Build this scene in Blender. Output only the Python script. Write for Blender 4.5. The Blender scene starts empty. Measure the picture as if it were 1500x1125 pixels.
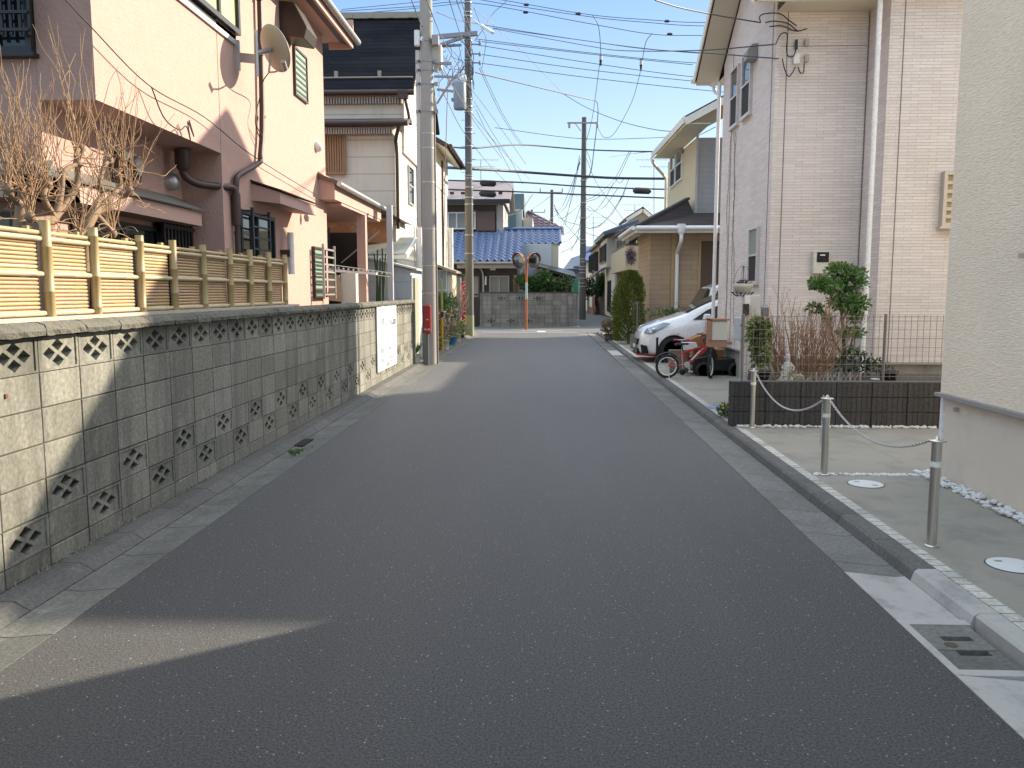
import bpy, bmesh, math, random
from mathutils import Vector, Matrix, Euler
random.seed(7)
R_ = random.Random(11)
C = bpy.context.scene.collection
PI = math.pi
# ------------------------------------------------------------------ camera maths
FPX = 1200.0
pitch = -math.atan(135.5/FPX); yaw = math.atan(45/math.hypot(FPX, 135.5))
CAM = Vector((0, 0, 1.6))
Fv = Vector((-math.sin(yaw)*math.cos(pitch), math.cos(yaw)*math.cos(pitch), math.sin(pitch)))
Rv = Vector((math.cos(yaw), math.sin(yaw), 0)); Uv = Rv.cross(Fv)
def at(px, py, X=None, Y=None, Z=None):
    d = Fv + (px-750)/FPX*Rv + (562.5-py)/FPX*Uv
    t = X/d.x if X is not None else (Y/d.y if Y is not None else (Z-1.6)/d.z)
    return CAM + d*t
# ------------------------------------------------------------------ materials
def nt(name):
    m = bpy.data.materials.new(name); m.use_nodes = True
    t = m.node_tree; b = t.nodes['Principled BSDF']
    return m, t, b
def N(t, ty, **k):
    n = t.nodes.new(ty)
    for a, v in k.items():
        if a.startswith('i_'): n.inputs[a[2:].replace('_', ' ')].default_value = v
        else: setattr(n, a, v)
    return n
def mixc(t, fac, a, b, mode='MIX'):
    n = t.nodes.new('ShaderNodeMix'); n.data_type = 'RGBA'; n.blend_type = mode
    for i, v in ((0, fac), (6, a), (7, b)):
        if hasattr(v, 'links') or hasattr(v, 'is_linked'): t.links.new(v, n.inputs[i])
        elif i == 0: n.inputs[0].default_value = v
        else: n.inputs[i].default_value = (*v[:3], 1)
    return n.outputs[2]
def ramp(t, src, p0, p1):
    n = t.nodes.new('ShaderNodeMapRange'); n.inputs[1].default_value = p0; n.inputs[2].default_value = p1
    t.links.new(src, n.inputs[0]); return n.outputs[0]
def pos(t, scale=(1, 1, 1)):
    g = t.nodes.new('ShaderNodeNewGeometry'); m = t.nodes.new('ShaderNodeVectorMath'); m.operation = 'MULTIPLY'
    t.links.new(g.outputs['Position'], m.inputs[0]); m.inputs[1].default_value = scale
    return m.outputs[0]
def uvw(t):   # (x+y, z) for axis aligned walls
    g = t.nodes.new('ShaderNodeNewGeometry'); s = t.nodes.new('ShaderNodeSeparateXYZ'); t.links.new(g.outputs['Position'], s.inputs[0])
    a = t.nodes.new('ShaderNodeMath'); t.links.new(s.outputs[0], a.inputs[0]); t.links.new(s.outputs[1], a.inputs[1])
    c = t.nodes.new('ShaderNodeCombineXYZ'); t.links.new(a.outputs[0], c.inputs[0]); t.links.new(s.outputs[2], c.inputs[1])
    return c.outputs[0]
def noise(t, vec, scale, detail=4, rough=.55):
    n = t.nodes.new('ShaderNodeTexNoise'); n.inputs['Scale'].default_value = scale; n.inputs['Detail'].default_value = detail
    n.inputs['Roughness'].default_value = rough; t.links.new(vec, n.inputs['Vector']); return n.outputs['Fac']
def addbump(t, b, h, strength, dist=.01, prev=None):
    n = t.nodes.new('ShaderNodeBump'); n.inputs['Strength'].default_value = strength; n.inputs['Distance'].default_value = dist
    t.links.new(h, n.inputs['Height'])
    if prev: t.links.new(prev, n.inputs['Normal'])
    t.links.new(n.outputs[0], b.inputs['Normal']); return n.outputs[0]
def dk(c, f): return tuple(min(1, x*f) for x in c[:3])
MATS = {}
def M(name, col, rough=.75, var=.15, scale=3, bump=0, bscale=80, metal=0, spec=.5, dirt=None, dscale=1.2, damt=.5, stretch=(1, 1, 1), bdist=.004):
    if name in MATS: return MATS[name]
    m, t, b = nt(name); p = pos(t, stretch)
    c = mixc(t, noise(t, p, scale, 5), dk(col, 1-var), dk(col, 1+var))
    c = mixc(t, ramp(t, noise(t, p, scale*14, 3), .3, .7), c, mixc(t, .5, c, dk(col, 1+var*.6)))
    if dirt:
        c = mixc(t, ramp(t, noise(t, p, dscale, 6, .7), .5, .5+.5*(1.2-damt)), c, dirt)
    t.links.new(c, b.inputs['Base Color'])
    b.inputs['Roughness'].default_value = rough; b.inputs['Metallic'].default_value = metal; b.inputs['Specular IOR Level'].default_value = spec
    if bump: addbump(t, b, noise(t, p, bscale, 4), bump, bdist)
    MATS[name] = m; return m
def brickmat(name, c1, c2, mortar, bw, bh, ms=.004, off=.5, rough=.8, bstr=.5, bdist=.006, fine=.3, streak=None, ox=0., oz=0., spec=.4):
    if name in MATS: return MATS[name]
    m, t, b = nt(name); v = uvw(t)
    ad = t.nodes.new('ShaderNodeVectorMath'); ad.operation = 'ADD'; ad.inputs[1].default_value = (ox, oz, 0); t.links.new(v, ad.inputs[0]); v = ad.outputs[0]
    br = N(t, 'ShaderNodeTexBrick', offset=off, i_Scale=1.0, i_Mortar_Size=ms, i_Mortar_Smooth=.3, i_Brick_Width=bw, i_Row_Height=bh)
    br.inputs['Color1'].default_value = (*c1, 1); br.inputs['Color2'].default_value = (*c2, 1); br.inputs['Mortar'].default_value = (*mortar, 1)
    t.links.new(v, br.inputs['Vector']); p = pos(t)
    n1 = noise(t, p, 40, 4)
    c = mixc(t, ramp(t, n1, .3, .75), br.outputs['Color'], mixc(t, fine, br.outputs['Color'], (0, 0, 0)))
    c = mixc(t, ramp(t, noise(t, p, .8, 4), .35, .75), c, mixc(t, .12, c, (.1, .08, .07)))
    if streak: c = mixc(t, ramp(t, noise(t, pos(t, (3, 3, .35)), 1.5, 5, .7), .46, .78), c, streak); c = mixc(t, ramp(t, noise(t, pos(t, (1, 1, .6)), 4.5, 6, .75), .56, .76), c, mixc(t, .45, c, (.5, .5, .45))); c = mixc(t, ramp(t, noise(t, pos(t, (5, 5, .5)), 2.2, 5, .8), .60, .80), c, mixc(t, .6, c, (.04, .045, .035)))
    t.links.new(c, b.inputs['Base Color']); b.inputs['Roughness'].default_value = rough; b.inputs['Specular IOR Level'].default_value = spec
    iv = t.nodes.new('ShaderNodeMath'); iv.operation = 'SUBTRACT'; iv.inputs[0].default_value = 1; t.links.new(br.outputs['Fac'], iv.inputs[1])
    pr = addbump(t, b, iv.outputs[0], bstr, bdist); addbump(t, b, n1, .35, .003, pr)
    MATS[name] = m; return m
def plain(name, col, rough=.5, metal=0, spec=.5, coat=0, alpha=1, trans=0):
    if name in MATS: return MATS[name]
    m, t, b = nt(name); b.inputs['Base Color'].default_value = (*col, 1); b.inputs['Roughness'].default_value = rough
    b.inputs['Metallic'].default_value = metal; b.inputs['Specular IOR Level'].default_value = spec; b.inputs['Coat Weight'].default_value = coat
    b.inputs['Transmission Weight'].default_value = trans
    if rough > .15:
        n = noise(t, pos(t), 25, 4); t.links.new(mixc(t, ramp(t, n, .3, .7), dk(col, .88), dk(col, 1.08)), b.inputs['Base Color'])
    MATS[name] = m; return m
def leafmat(name, c1, c2, rough=.5):
    if name in MATS: return MATS[name]
    m, t, b = nt(name); g = t.nodes.new('ShaderNodeNewGeometry')
    w = t.nodes.new('ShaderNodeTexWhiteNoise'); w.noise_dimensions = '1D'; t.links.new(g.outputs['Random Per Island'], w.inputs['W'])
    c = mixc(t, w.outputs['Value'], c1, c2); t.links.new(c, b.inputs['Base Color'])
    b.inputs['Roughness'].default_value = rough
    tr = t.nodes.new('ShaderNodeBsdfTranslucent'); t.links.new(c, tr.inputs['Color'])
    mx = t.nodes.new('ShaderNodeMixShader'); mx.inputs[0].default_value = .3
    t.links.new(b.outputs[0], mx.inputs[1]); t.links.new(tr.outputs[0], mx.inputs[2]); t.links.new(mx.outputs[0], t.nodes['Material Output'].inputs[0])
    MATS[name] = m; return m
# ------------------------------------------------------------------ mesh builder
class MB:
    def __init__(s): s.v = []; s.f = []; s.sm = []
    def add(s, vs, fs, smooth=False):
        o = len(s.v); s.v += [tuple(v) for v in vs]; s.f += [tuple(i+o for i in f) for f in fs]; s.sm += [smooth]*len(fs); return s
    def box(s, x0, x1, y0, y1, z0, z1):
        if x0 > x1: x0, x1 = x1, x0
        if y0 > y1: y0, y1 = y1, y0
        if z0 > z1: z0, z1 = z1, z0
        v = [(x0,y0,z0),(x1,y0,z0),(x1,y1,z0),(x0,y1,z0),(x0,y0,z1),(x1,y0,z1),(x1,y1,z1),(x0,y1,z1)]
        return s.add(v, [(0,3,2,1),(4,5,6,7),(0,1,5,4),(1,2,6,5),(2,3,7,6),(3,0,4,7)])
    def obox(s, c, ax, ay, az):   # oriented box: centre + half vectors
        c, ax, ay, az = map(Vector, (c, ax, ay, az)); v = []
        for k in (-1, 1):
            for i, j in ((-1,-1),(1,-1),(1,1),(-1,1)): v.append(c+ax*i+ay*j+az*k)
        return s.add(v, [(0,3,2,1),(4,5,6,7),(0,1,5,4),(1,2,6,5),(2,3,7,6),(3,0,4,7)])
    def bar(s, a, b, w, h=None, up=(0, 0, 1)):
        a, b = Vector(a), Vector(b); d = (b-a); h = h or w; up = Vector(up)
        if abs(d.normalized().dot(up)) > .98: up = Vector((1, 0, 0))
        sd = d.cross(up).normalized(); u = sd.cross(d).normalized()
        return s.obox((a+b)/2, sd*w/2, d/2, u*h/2)
    def tube(s, pts, r, n=8, caps=True, r2=None):
        pts = [Vector(p) for p in pts]; m = len(pts)
        rs = r if isinstance(r, (list, tuple)) else [r + ((r2-r)*i/(m-1) if r2 is not None else 0) for i in range(m)]
        vs = []; fs = []; ref = None
        for i, p in enumerate(pts):
            d = (pts[min(i+1, m-1)]-pts[max(i-1, 0)])
            d = d.normalized() if d.length > 1e-9 else Vector((0, 0, 1))
            if ref is None:
                ref = d.orthogonal().normalized()
            ref = (ref - d*ref.dot(d)); ref = ref.normalized() if ref.length > 1e-6 else d.orthogonal().normalized()
            bn = d.cross(ref)
            for k in range(n):
                a = 2*PI*k/n; vs.append(p + (ref*math.cos(a)+bn*math.sin(a))*rs[i])
        for i in range(m-1):
            for k in range(n):
                k2 = (k+1) % n; fs.append((i*n+k, i*n+k2, (i+1)*n+k2, (i+1)*n+k))
        s.add(vs, fs, True)
        if caps: s.add(vs[:n], [tuple(range(n-1, -1, -1))]); s.add(vs[-n:], [tuple(range(n))])
        return s
    def lathe(s, c, prof, n=24, axis='z', smooth=True):
        c = Vector(c); vs = []; fs = []
        for r, h in prof:
            for k in range(n):
                a = 2*PI*k/n; u, w = r*math.cos(a), r*math.sin(a)
                vs.append(c + (Vector((u, w, h)) if axis == 'z' else Vector((h, u, w)) if axis == 'x' else Vector((w, h, u))))
        m = len(prof)
        for i in range(m-1):
            for k in range(n):
                k2 = (k+1) % n; fs.append((i*n+k, i*n+k2, (i+1)*n+k2, (i+1)*n+k))
        s.add(vs, fs, smooth)
        s.add(vs[:n], [tuple(range(n-1, -1, -1))]); s.add(vs[-n:], [tuple(range(n))]); return s
    def prism(s, poly, vec, smooth=False):  # poly: 3D points, extruded by vec
        poly = [Vector(p) for p in poly]; n = len(poly); vec = Vector(vec)
        return s.add(poly+[p+vec for p in poly], [tuple(range(n-1, -1, -1)), tuple(range(n, 2*n))]+[(i, (i+1) % n, n+(i+1) % n, n+i) for i in range(n)], smooth)
    def slab(s, q, th):   # quad with thickness downwards
        q = [Vector(p) for p in q]; nrm = (q[1]-q[0]).cross(q[2]-q[0]).normalized()
        if nrm.z < 0: nrm = -nrm
        return s.prism(q, -nrm*th)
    def leaf(s, c, d, w, l, rnd, fold=.3):
        c = Vector(c); d = Vector(d).normalized(); a = Vector((rnd.uniform(-1, 1), rnd.uniform(-1, 1), rnd.uniform(-1, 1)))
        sd = d.cross(a); sd = sd.normalized() if sd.length > 1e-4 else d.orthogonal(); up = sd.cross(d)
        return s.add([c, c+d*l*.5+sd*w/2+up*l*.1, c+d*l, c+d*l*.5-sd*w/2+up*l*.1], [(0, 1, 2, 3)])
    def build(s, name, mat, parent=None, bevel=0, flat=False):
        xs = list(zip(*s.v)); c = Vector([(min(a)+max(a))/2 for a in xs]) if not parent or True else Vector()
        if parent is None: c.z = min(xs[2])
        me = bpy.data.meshes.new(name); me.from_pydata([tuple(Vector(v)-c) for v in s.v], [], s.f)
        me.materials.append(mat); 
        if not flat: me.polygons.foreach_set('use_smooth', s.sm)
        bm = bmesh.new(); bm.from_mesh(me); bmesh.ops.recalc_face_normals(bm, faces=bm.faces)
        if bevel: bmesh.ops.bevel(bm, geom=list(bm.edges), offset=bevel, segments=1, affect='EDGES', clamp_overlap=True)
        bm.to_mesh(me); bm.free(); me.update()
        o = bpy.data.objects.new(name, me); C.objects.link(o)
        if parent is not None:
            o.parent = parent; o['_w'] = tuple(c); o.location = c - Vector(wloc(parent))
        else: o.location = c
        o['_w'] = tuple(c)
        return o
WL = {}
def wloc(o): return Vector(o['_w'])
def tag(o, label, cat, group=None, kind=None):
    if label: o['label'] = label
    if cat: o['category'] = cat
    if group: o['group'] = group
    if kind: o['kind'] = kind
    return o
def thing(name, label, cat, loc=(0, 0, 0), group=None):
    o = bpy.data.objects.new(name, None); C.objects.link(o); o.location = loc; o['_w'] = tuple(loc); o.empty_display_size = .2
    return tag(o, label, cat, group)
def struct(name, mb, mat): return tag(mb.build(name, mat), None, None, kind='structure')
def copytree(o, loc=None, rz=None, parent=None, label=None, scale=None):
    c = o.copy(); C.objects.link(c)
    if parent is not None: c.parent = parent
    if loc is not None: c.location = loc; c['_w'] = tuple(loc)
    if rz is not None: c.rotation_euler.z = rz
    if scale: c.scale = scale if isinstance(scale, tuple) else (scale,)*3
    if label: c['label'] = label
    for ch in list(o.children): copytree(ch, parent=c)
    return c
def crom(pts, seg=8):
    P = [Vector(p) for p in pts]
    if len(P) < 3: return P
    P = [P[0]*2-P[1]]+P+[P[-1]*2-P[-2]]; out = []
    for i in range(1, len(P)-2):
        for k in range(seg):
            t = k/seg; a, b, c, d = P[i-1:i+3]
            out.append(.5*((2*b)+(c-a)*t+(2*a-5*b+4*c-d)*t*t+(3*b-a-3*c+d)*t**3))
    out.append(P[-2]); return out
# text as mesh on a wall facing +x / -y / -x
def text(s, name, size, loc, rot, mat, parent, ext=.001, sx=1, align='CENTER'):
    cu = bpy.data.curves.new(name, 'FONT'); cu.body = s; cu.size = size; cu.extrude = ext; cu.align_x = align
    cu.resolution_u = 2
    tmp = bpy.data.objects.new('tmp', cu); C.objects.link(tmp); bpy.context.view_layer.update()
    me = bpy.data.meshes.new_from_object(tmp.evaluated_get(bpy.context.evaluated_depsgraph_get()))
    bpy.data.objects.remove(tmp); me.materials.clear(); me.materials.append(mat)
    o = bpy.data.objects.new(name, me); C.objects.link(o); o.rotation_euler = rot; o.scale = (sx, 1, 1)
    o['_w'] = tuple(loc); o.parent = parent; o.location = Vector(loc)-wloc(parent); return o
# a window on a wall plane. ax='x': wall plane X=p, u along Y; ax='y': wall plane Y=p, u along X. out=+1/-1 outward normal sign
def pl(ax, out, p, u0, u1, z0, z1, d0, d1):
    if ax == 'x': return (p+out*d0, p+out*d1, u0, u1, z0, z1)
    return (u0, u1, p+out*d0, p+out*d1, z0, z1)
def window(parent, ax, out, p, u0, u1, z0, z1, fmat, gmat, fw=.05, mull=(), bars=(), dep=.07, name='window', sill=0, back=None):
    if u0 > u1: u0, u1 = u1, u0
    m = MB()
    for a, b, c, d in ((u0, u0+fw, z0, z1), (u1-fw, u1, z0, z1), (u0+fw, u1-fw, z0, z0+fw), (u0+fw, u1-fw, z1-fw, z1)): m.box(*pl(ax, out, p, a, b, c, d, -.01, dep))
    for q in mull: uu = u0+(u1-u0)*q; m.box(*pl(ax, out, p, uu-fw*.5, uu+fw*.5, z0+fw, z1-fw, -.01, dep*.8))
    for q in bars: zz = z0+(z1-z0)*q; m.box(*pl(ax, out, p, u0+fw, u1-fw, zz-fw*.5, zz+fw*.5, -.01, dep*.7))
    if sill: m.box(*pl(ax, out, p, u0-.03, u1+.03, z0-.035, z0-.002, -.01, dep+sill))
    f = m.build(name, fmat, parent)
    MB().box(*pl(ax, out, p, u0+fw, u1-fw, z0+fw, z1-fw, .004, .02)).build('pane', gmat, f)
    return f
# ================================================================== palette
PINK = M('pink_stucco', (.49, .315, .26), .85, .13, 9, .9, 34, dirt=(.45, .30, .25), dscale=.7, damt=.25, bdist=.008)
PINKS = M('pink_paint', (.49, .315, .262), .7, .06, 3, .1, 40)
BROWNM = M('brown_metal', (.055, .032, .025), .45, .2, 5)
BLACKM = M('black_metal', (.02, .02, .022), .4, .2, 5)
GREYM = M('grey_metal', (.30, .30, .29), .45, .15, 6, metal=.3)
STEEL = M('brushed_steel', (.62, .58, .52), .34, .12, 8, metal=1, stretch=(8, 8, .6))
GALV = M('galvanised', (.50, .51, .50), .4, .15, 9, metal=.7)
WHITEP = plain('white_paint', (.78, .78, .76), .5)
CREAMP = plain('cream_paint', (.72, .67, .56), .55)
GLASS = plain('dark_glass', (.02, .024, .026), .04, 0, .7)
SKYGL = plain('bright_glass', (.10, .12, .13), .03, .55, .9)
CURT = M('curtain_behind_glass', (.52, .50, .28), .25, .12, 1.5, stretch=(6, 6, .3))
GREENSH = M('green_shutter', (.20, .33, .25), .5, .08, 4)
SCREEN = plain('insect_screen', (.012, .012, .014), .75)
CONC = M('concrete_pale', (.28, .275, .25), .9, .16, 2.2, .4, 60, dirt=(.15, .145, .13), dscale=1.1, damt=.8)
def finemat():
    m, t, b = nt('asphalt'); p = pos(t)
    c = mixc(t, noise(t, p, 1.1, 5), (.066, .069, .073), (.092, .094, .097))
    c = mixc(t, ramp(t, noise(t, pos(t, (1.6, .22, 1)), .8, 5, .6), .42, .72), c, (.112, .114, .116))
    c = mixc(t, ramp(t, noise(t, p, 95, 5, .9), .40, .61), mixc(t, .72, c, (.0, .0, .0)), mixc(t, .55, c, (.28, .27, .265)))
    vo = N(t, 'ShaderNodeTexVoronoi', i_Scale=70.0); t.links.new(p, vo.inputs['Vector'])
    s = t.nodes.new('ShaderNodeSeparateColor'); t.links.new(vo.outputs['Color'], s.inputs[0])
    a = t.nodes.new('ShaderNodeMath'); a.operation = 'GREATER_THAN'; a.inputs[1].default_value = .92; t.links.new(s.outputs[0], a.inputs[0])
    d = t.nodes.new('ShaderNodeMath'); d.operation = 'LESS_THAN'; d.inputs[1].default_value = .28; t.links.new(vo.outputs['Distance'], d.inputs[0])
    e = t.nodes.new('ShaderNodeMath'); e.operation = 'MULTIPLY'; t.links.new(a.outputs[0], e.inputs[0]); t.links.new(d.outputs[0], e.inputs[1])
    f = t.nodes.new('ShaderNodeMath'); f.operation = 'MULTIPLY'; t.links.new(e.outputs[0], f.inputs[0]); t.links.new(s.outputs[1], f.inputs[1])
    c = mixc(t, f.outputs[0], c, (.60, .58, .54))
    # tar seams / stains
    c = mixc(t, ramp(t, noise(t, p, .55, 7, .75), .62, .80), c, mixc(t, .3, c, (.02, .02, .02)))
    t.links.new(c, b.inputs['Base Color']); b.inputs['Roughness'].default_value = .62; b.inputs['Specular IOR Level'].default_value = .6
    addbump(t, b, noise(t, p, 95, 5, .9), 1., .016); return m
ASPH = finemat()
BLOCKM = brickmat('concrete_block', (.23, .23, .19), (.345, .34, .29), (.10, .10, .09), .4, .2, .003, 0, .92, .0, fine=.5, streak=(.085, .083, .072), ox=-.04+2.8, oz=.05)
GUT = brickmat('gutter_slab', (.15, .148, .135), (.20, .195, .18), (.05, .05, .05), .6, 5, .006, 0, .88, .4, fine=.35)
def gutmat(name, a, b_, mort, per, rows=50., ofs=0.):
    m, t, b = nt(name); p = pos(t); ad = N(t, 'ShaderNodeVectorMath', operation='ADD'); ad.inputs[1].default_value = (ofs, ofs, 0)
    sw = N(t, 'ShaderNodeSeparateXYZ'); t.links.new(p, sw.inputs[0]); cb = N(t, 'ShaderNodeCombineXYZ'); t.links.new(sw.outputs[1], cb.inputs[0]); cb.inputs[1].default_value = .5
    t.links.new(cb.outputs[0], ad.inputs[0])
    br = N(t, 'ShaderNodeTexBrick', offset=0., i_Scale=1., i_Mortar_Size=.005, i_Mortar_Smooth=.2, i_Brick_Width=per, i_Row_Height=rows)
    br.inputs['Color1'].default_value = (*a, 1); br.inputs['Color2'].default_value = (*b_, 1); br.inputs['Mortar'].default_value = (*mort, 1)
    t.links.new(ad.outputs[0], br.inputs['Vector'])
    c = mixc(t, ramp(t, noise(t, p, 45, 4), .3, .75), br.outputs['Color'], mixc(t, .45, br.outputs['Color'], (0, 0, 0)))
    c = mixc(t, ramp(t, noise(t, p, 2.2, 6, .7), .48, .75), c, mixc(t, .6, c, (.05, .048, .042)))
    c = mixc(t, ramp(t, noise(t, p, 5, 6, .7), .6, .8), c, mixc(t, .35, c, (.5, .48, .45)))
    t.links.new(c, b.inputs['Base Color']); b.inputs['Roughness'].default_value = .9
    addbump(t, b, noise(t, p, 90, 4), .5, .005); return m
GUTL = gutmat('gutter_concrete', (.155, .155, .14), (.215, .21, .19), (.035, .035, .03), .6)
GUTR = gutmat('gutter_concrete_pale', (.175, .172, .162), (.235, .23, .215), (.05, .05, .045), .6)
KERBM = gutmat('kerb_concrete', (.125, .122, .112), (.165, .16, .15), (.04, .04, .04), .6, ofs=.3)
STRIPM = gutmat('cream_tile', (.55, .53, .47), (.66, .64, .57), (.16, .15, .13), .1)
DRIVE = M('driveway_concrete', (.27, .255, .215), .92, .18, 1.4, .4, 90, dirt=(.22, .205, .18), dscale=2.4, damt=.9)
NEWC = M('new_concrete', (.40, .385, .36), .9, .15, 3, .4, 80, dirt=(.2, .2, .19), dscale=3, damt=.7)
SOIL = M('soil', (.07, .055, .04), .95, .3, 6, .8, 40)
# ================================================================== setting
struct('ground', MB().box(-400, 400, -120, 900, -1.2, -.30), M('ground_earth', (.10, .095, .08), .95, .2, .3))
m = MB().add([(-2.30, -12, 0), (1.76, -12, 0), (1.76, 8, 0), (1.72, 20, 0), (1.70, 32, 0), (-2.32, 32, 0), (-2.30, 8, 0)], [(0, 1, 2, 3, 4, 5, 6)])
m.prism([(-2.3, -12, -.25), (1.7, -12, -.25), (1.7, 32, -.25), (-2.3, 32, -.25)], (0, 0, .1)); struct('road', m, ASPH)
ASPH2 = M('pale_asphalt', (.115, .118, .122), .85, .14, 1.1, .5, 140)
m = MB().box(-40, 40, 32.0, 36.9, -.2, .0); struct('cross_street', m, ASPH2)
m = MB().prism([(1.7, 36.9, -.2), (5.2, 36.9, -.2), (4.2, 50, -.2), (3.9, 69, -.2), (7.5, 100, -.2), (4, 100, -.2), (1.6, 69, -.2), (1.7, 50, -.2)], (0, 0, .2)); struct('side_street', m, ASPH2)
m = MB().box(-60, -2.30, 17.75, 31.99, -.25, -.012).box(-60, -2.99, -12, 17.75, -.25, .04); struct('left_yard_ground', m, M('yard_soil', (.16, .15, .12), .95, .25, 3, .5, 50))
m = MB().box(3.29, 60, 6.88, 9.4, -.25, .051).box(2.28, 60, 9.66, 31.9, -.25, .048); struct('right_yard_ground', m, DRIVE)
m = MB().box(-60, 1.7, 36.9, 120, -.25, .02).box(5.2, 60, 36.9, 120, -.25, .02).box(1.7, 60, 100, 200, -.25, 0.02); struct('far_yard_ground', m, CONC)
# white painted lines
PAINT = M('road_paint', (.62, .62, .60), .8, .12, 6, dirt=(.25, .25, .25), dscale=8, damt=.7)
m = MB()
m.box(-8, 1.4, 32.28, 32.38, .0, .004); struct('edge_line', m, PAINT)
m = MB().box(-.85, .85, 33.5, 33.6, 0, .004).box(3.2, 30, 32.28, 32.38, 0, .004).box(-.22, .12, 32.62, 33.3, 0, .005).box(1.3, 2.0, 30.7, 30.8, 0, .006); struct('road_marking', m, PAINT)
# left kerb + gutter (real profile)
def sweep(prof, y0, y1, step=2.0):
    n = len(prof); q = max(1, int((y1-y0)/step)); ys = [y0+(y1-y0)*i/q for i in range(q+1)]; mb = MB(); v = []; f = []
    for y in ys: v += [(x, y, z) for x, z in prof]
    for i in range(len(ys)-1):
        for k in range(n): k2 = (k+1) % n; f.append((i*n+k, i*n+k2, (i+1)*n+k2, (i+1)*n+k))
    mb.add(v, f); mb.add(v[:n], [tuple(range(n))]); mb.add(v[-n:], [tuple(range(n))]); return mb
struct('kerb', sweep([(-2.99, -.2), (-2.99, .042), (-2.67, .040), (-2.588, -.006), (-2.588, -.2)], -12, 31.9), KERBM)
struct('gutter', sweep([(-2.584, -.2), (-2.584, -.010), (-2.50, -.016), (-2.29, .004), (-2.29, -.2)], -12, 31.9), GUTL)
struct('gutter', sweep([(1.735, -.2), (1.735, .004), (2.02, -.024), (2.075, -.018), (2.075, -.2)], 4.62, 31.9), GUTR)
struct('gutter', sweep([(1.735, -.2), (1.735, .004), (2.02, -.024), (2.075, -.018), (2.075, -.2)], 3.95, 4.615), NEWC)
struct('gutter', sweep([(1.735, -.2), (1.735, .004), (2.02, -.018), (2.075, -.012), (2.075, -.2)], -12, 3.34), NEWC)
m = MB().box(1.735, 1.775, 3.345, 3.945, -.2, .003).box(1.775, 2.075, 3.345, 3.40, -.2, .0).box(1.775, 2.075, 3.88, 3.945, -.2, .0).box(1.775, 2.075, 3.4, 3.88, -.3, -.12); struct('drain_surround', m, NEWC)
kp = [(2.078, -.2), (2.078, -.015), (2.095, .035), (2.115, .05), (2.215, .05), (2.215, -.2)]
struct('kerb', sweep(kp, 4.55, 31.9), KERBM); struct('kerb', sweep(kp, 3.9, 4.545), NEWC); struct('kerb', sweep([(2.10, -.2), (2.10, .0), (2.10, .035), (2.115, .05), (2.215, .05), (2.215, -.2)], 3.3, 3.895), NEWC); struct('kerb', sweep(kp, -12, 3.295), NEWC)
tag(MB().box(1.76, 2.03, 20.6, 22.3, -.02, .006).build('gutter_cover', NEWC), 'pale concrete gutter cover slab at the right edge of the road before the conifer', 'gutter cover')
struct('tile_strip', MB().box(2.218, 2.30, -12, 31.9, -.2, .052), STRIPM)
m = MB().box(2.303, 3.6, -12, 6.92, -.2, .050).box(2.303, 3.6, 7.0, 9.40, -.2, .050); struct('driveway', m, DRIVE)
# pebbles
rnd = random.Random(3); m = MB()
def pebble(mb, x, y, z, r):
    e = [Vector((rnd.uniform(-1, 1), rnd.uniform(-1, 1), rnd.uniform(-1, 1))) for _ in range(3)]
    vs = []; 
    for i in range(3):
        for k in range(6):
            a = PI*2*k/6+i*.5; rr = (.7, 1, .62)[i]*rnd.uniform(.8, 1.1); vs.append((x+r*rr*math.cos(a)*1.15, y+r*rr*math.sin(a), z+r*(-.5, .1, .62)[i]))
    fs = [(5, 4, 3, 2, 1, 0), (12, 13, 14, 15, 16, 17)]
    for i in range(2):
        for k in range(6): k2 = (k+1) % 6; fs.append((i*6+k, i*6+k2, i*6+6+k2, i*6+6+k))
    mb.add(vs, fs)
for i in range(520): pebble(m, rnd.uniform(3.19, 3.32), rnd.uniform(2.5, 7.05), .058+rnd.uniform(0, .02), rnd.uniform(.012, .024))
for i in range(150): pebble(m, rnd.uniform(2.31, 3.3), rnd.uniform(6.93, 6.99), .048, rnd.uniform(.010, .018))
for i in range(330): pebble(m, rnd.uniform(2.25, 5.4), rnd.uniform(9.37, 9.44), .055+rnd.uniform(0, .012), rnd.uniform(.012, .022))
tag(m.build('pebbles', plain('white_stone', (.72, .71, .68), .7)), 'white pebbles filling the joints of the concrete forecourt and the foot of the walls', 'gravel', kind='stuff')
# drain cover
dr = thing('drain_cover', 'square grey concrete drain cover with two slots beside the right kerb', 'drain cover', (1.93, 3.64, 0))
m = MB().box(1.778, 2.055, 3.403, 3.545, -.06, -.004).box(1.778, 2.055, 3.595, 3.70, -.06, -.004).box(1.778, 2.055, 3.75, 3.878, -.06, -.004)
for a, b in ((3.545, 3.595), (3.70, 3.75)): m.box(1.778, 1.86, a, b, -.06, -.004).box(2.0, 2.055, a, b, -.06, -.004)
m.build('cover', GUTL, dr); MB().lathe((1.87, 3.655, -.003), [(.028, -.01), (.028, .001)], 16).build('bolt_cap', BROWNM, dr)
# small grating in left gutter
dr = tag(MB().box(-2.64, -2.50, 8.35, 8.75, -.03, .0).build('drain_slot', M('drain_hole', (.012, .012, .01), .9)), 'dark drain slot in the left gutter below the block wall', 'drain')
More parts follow.
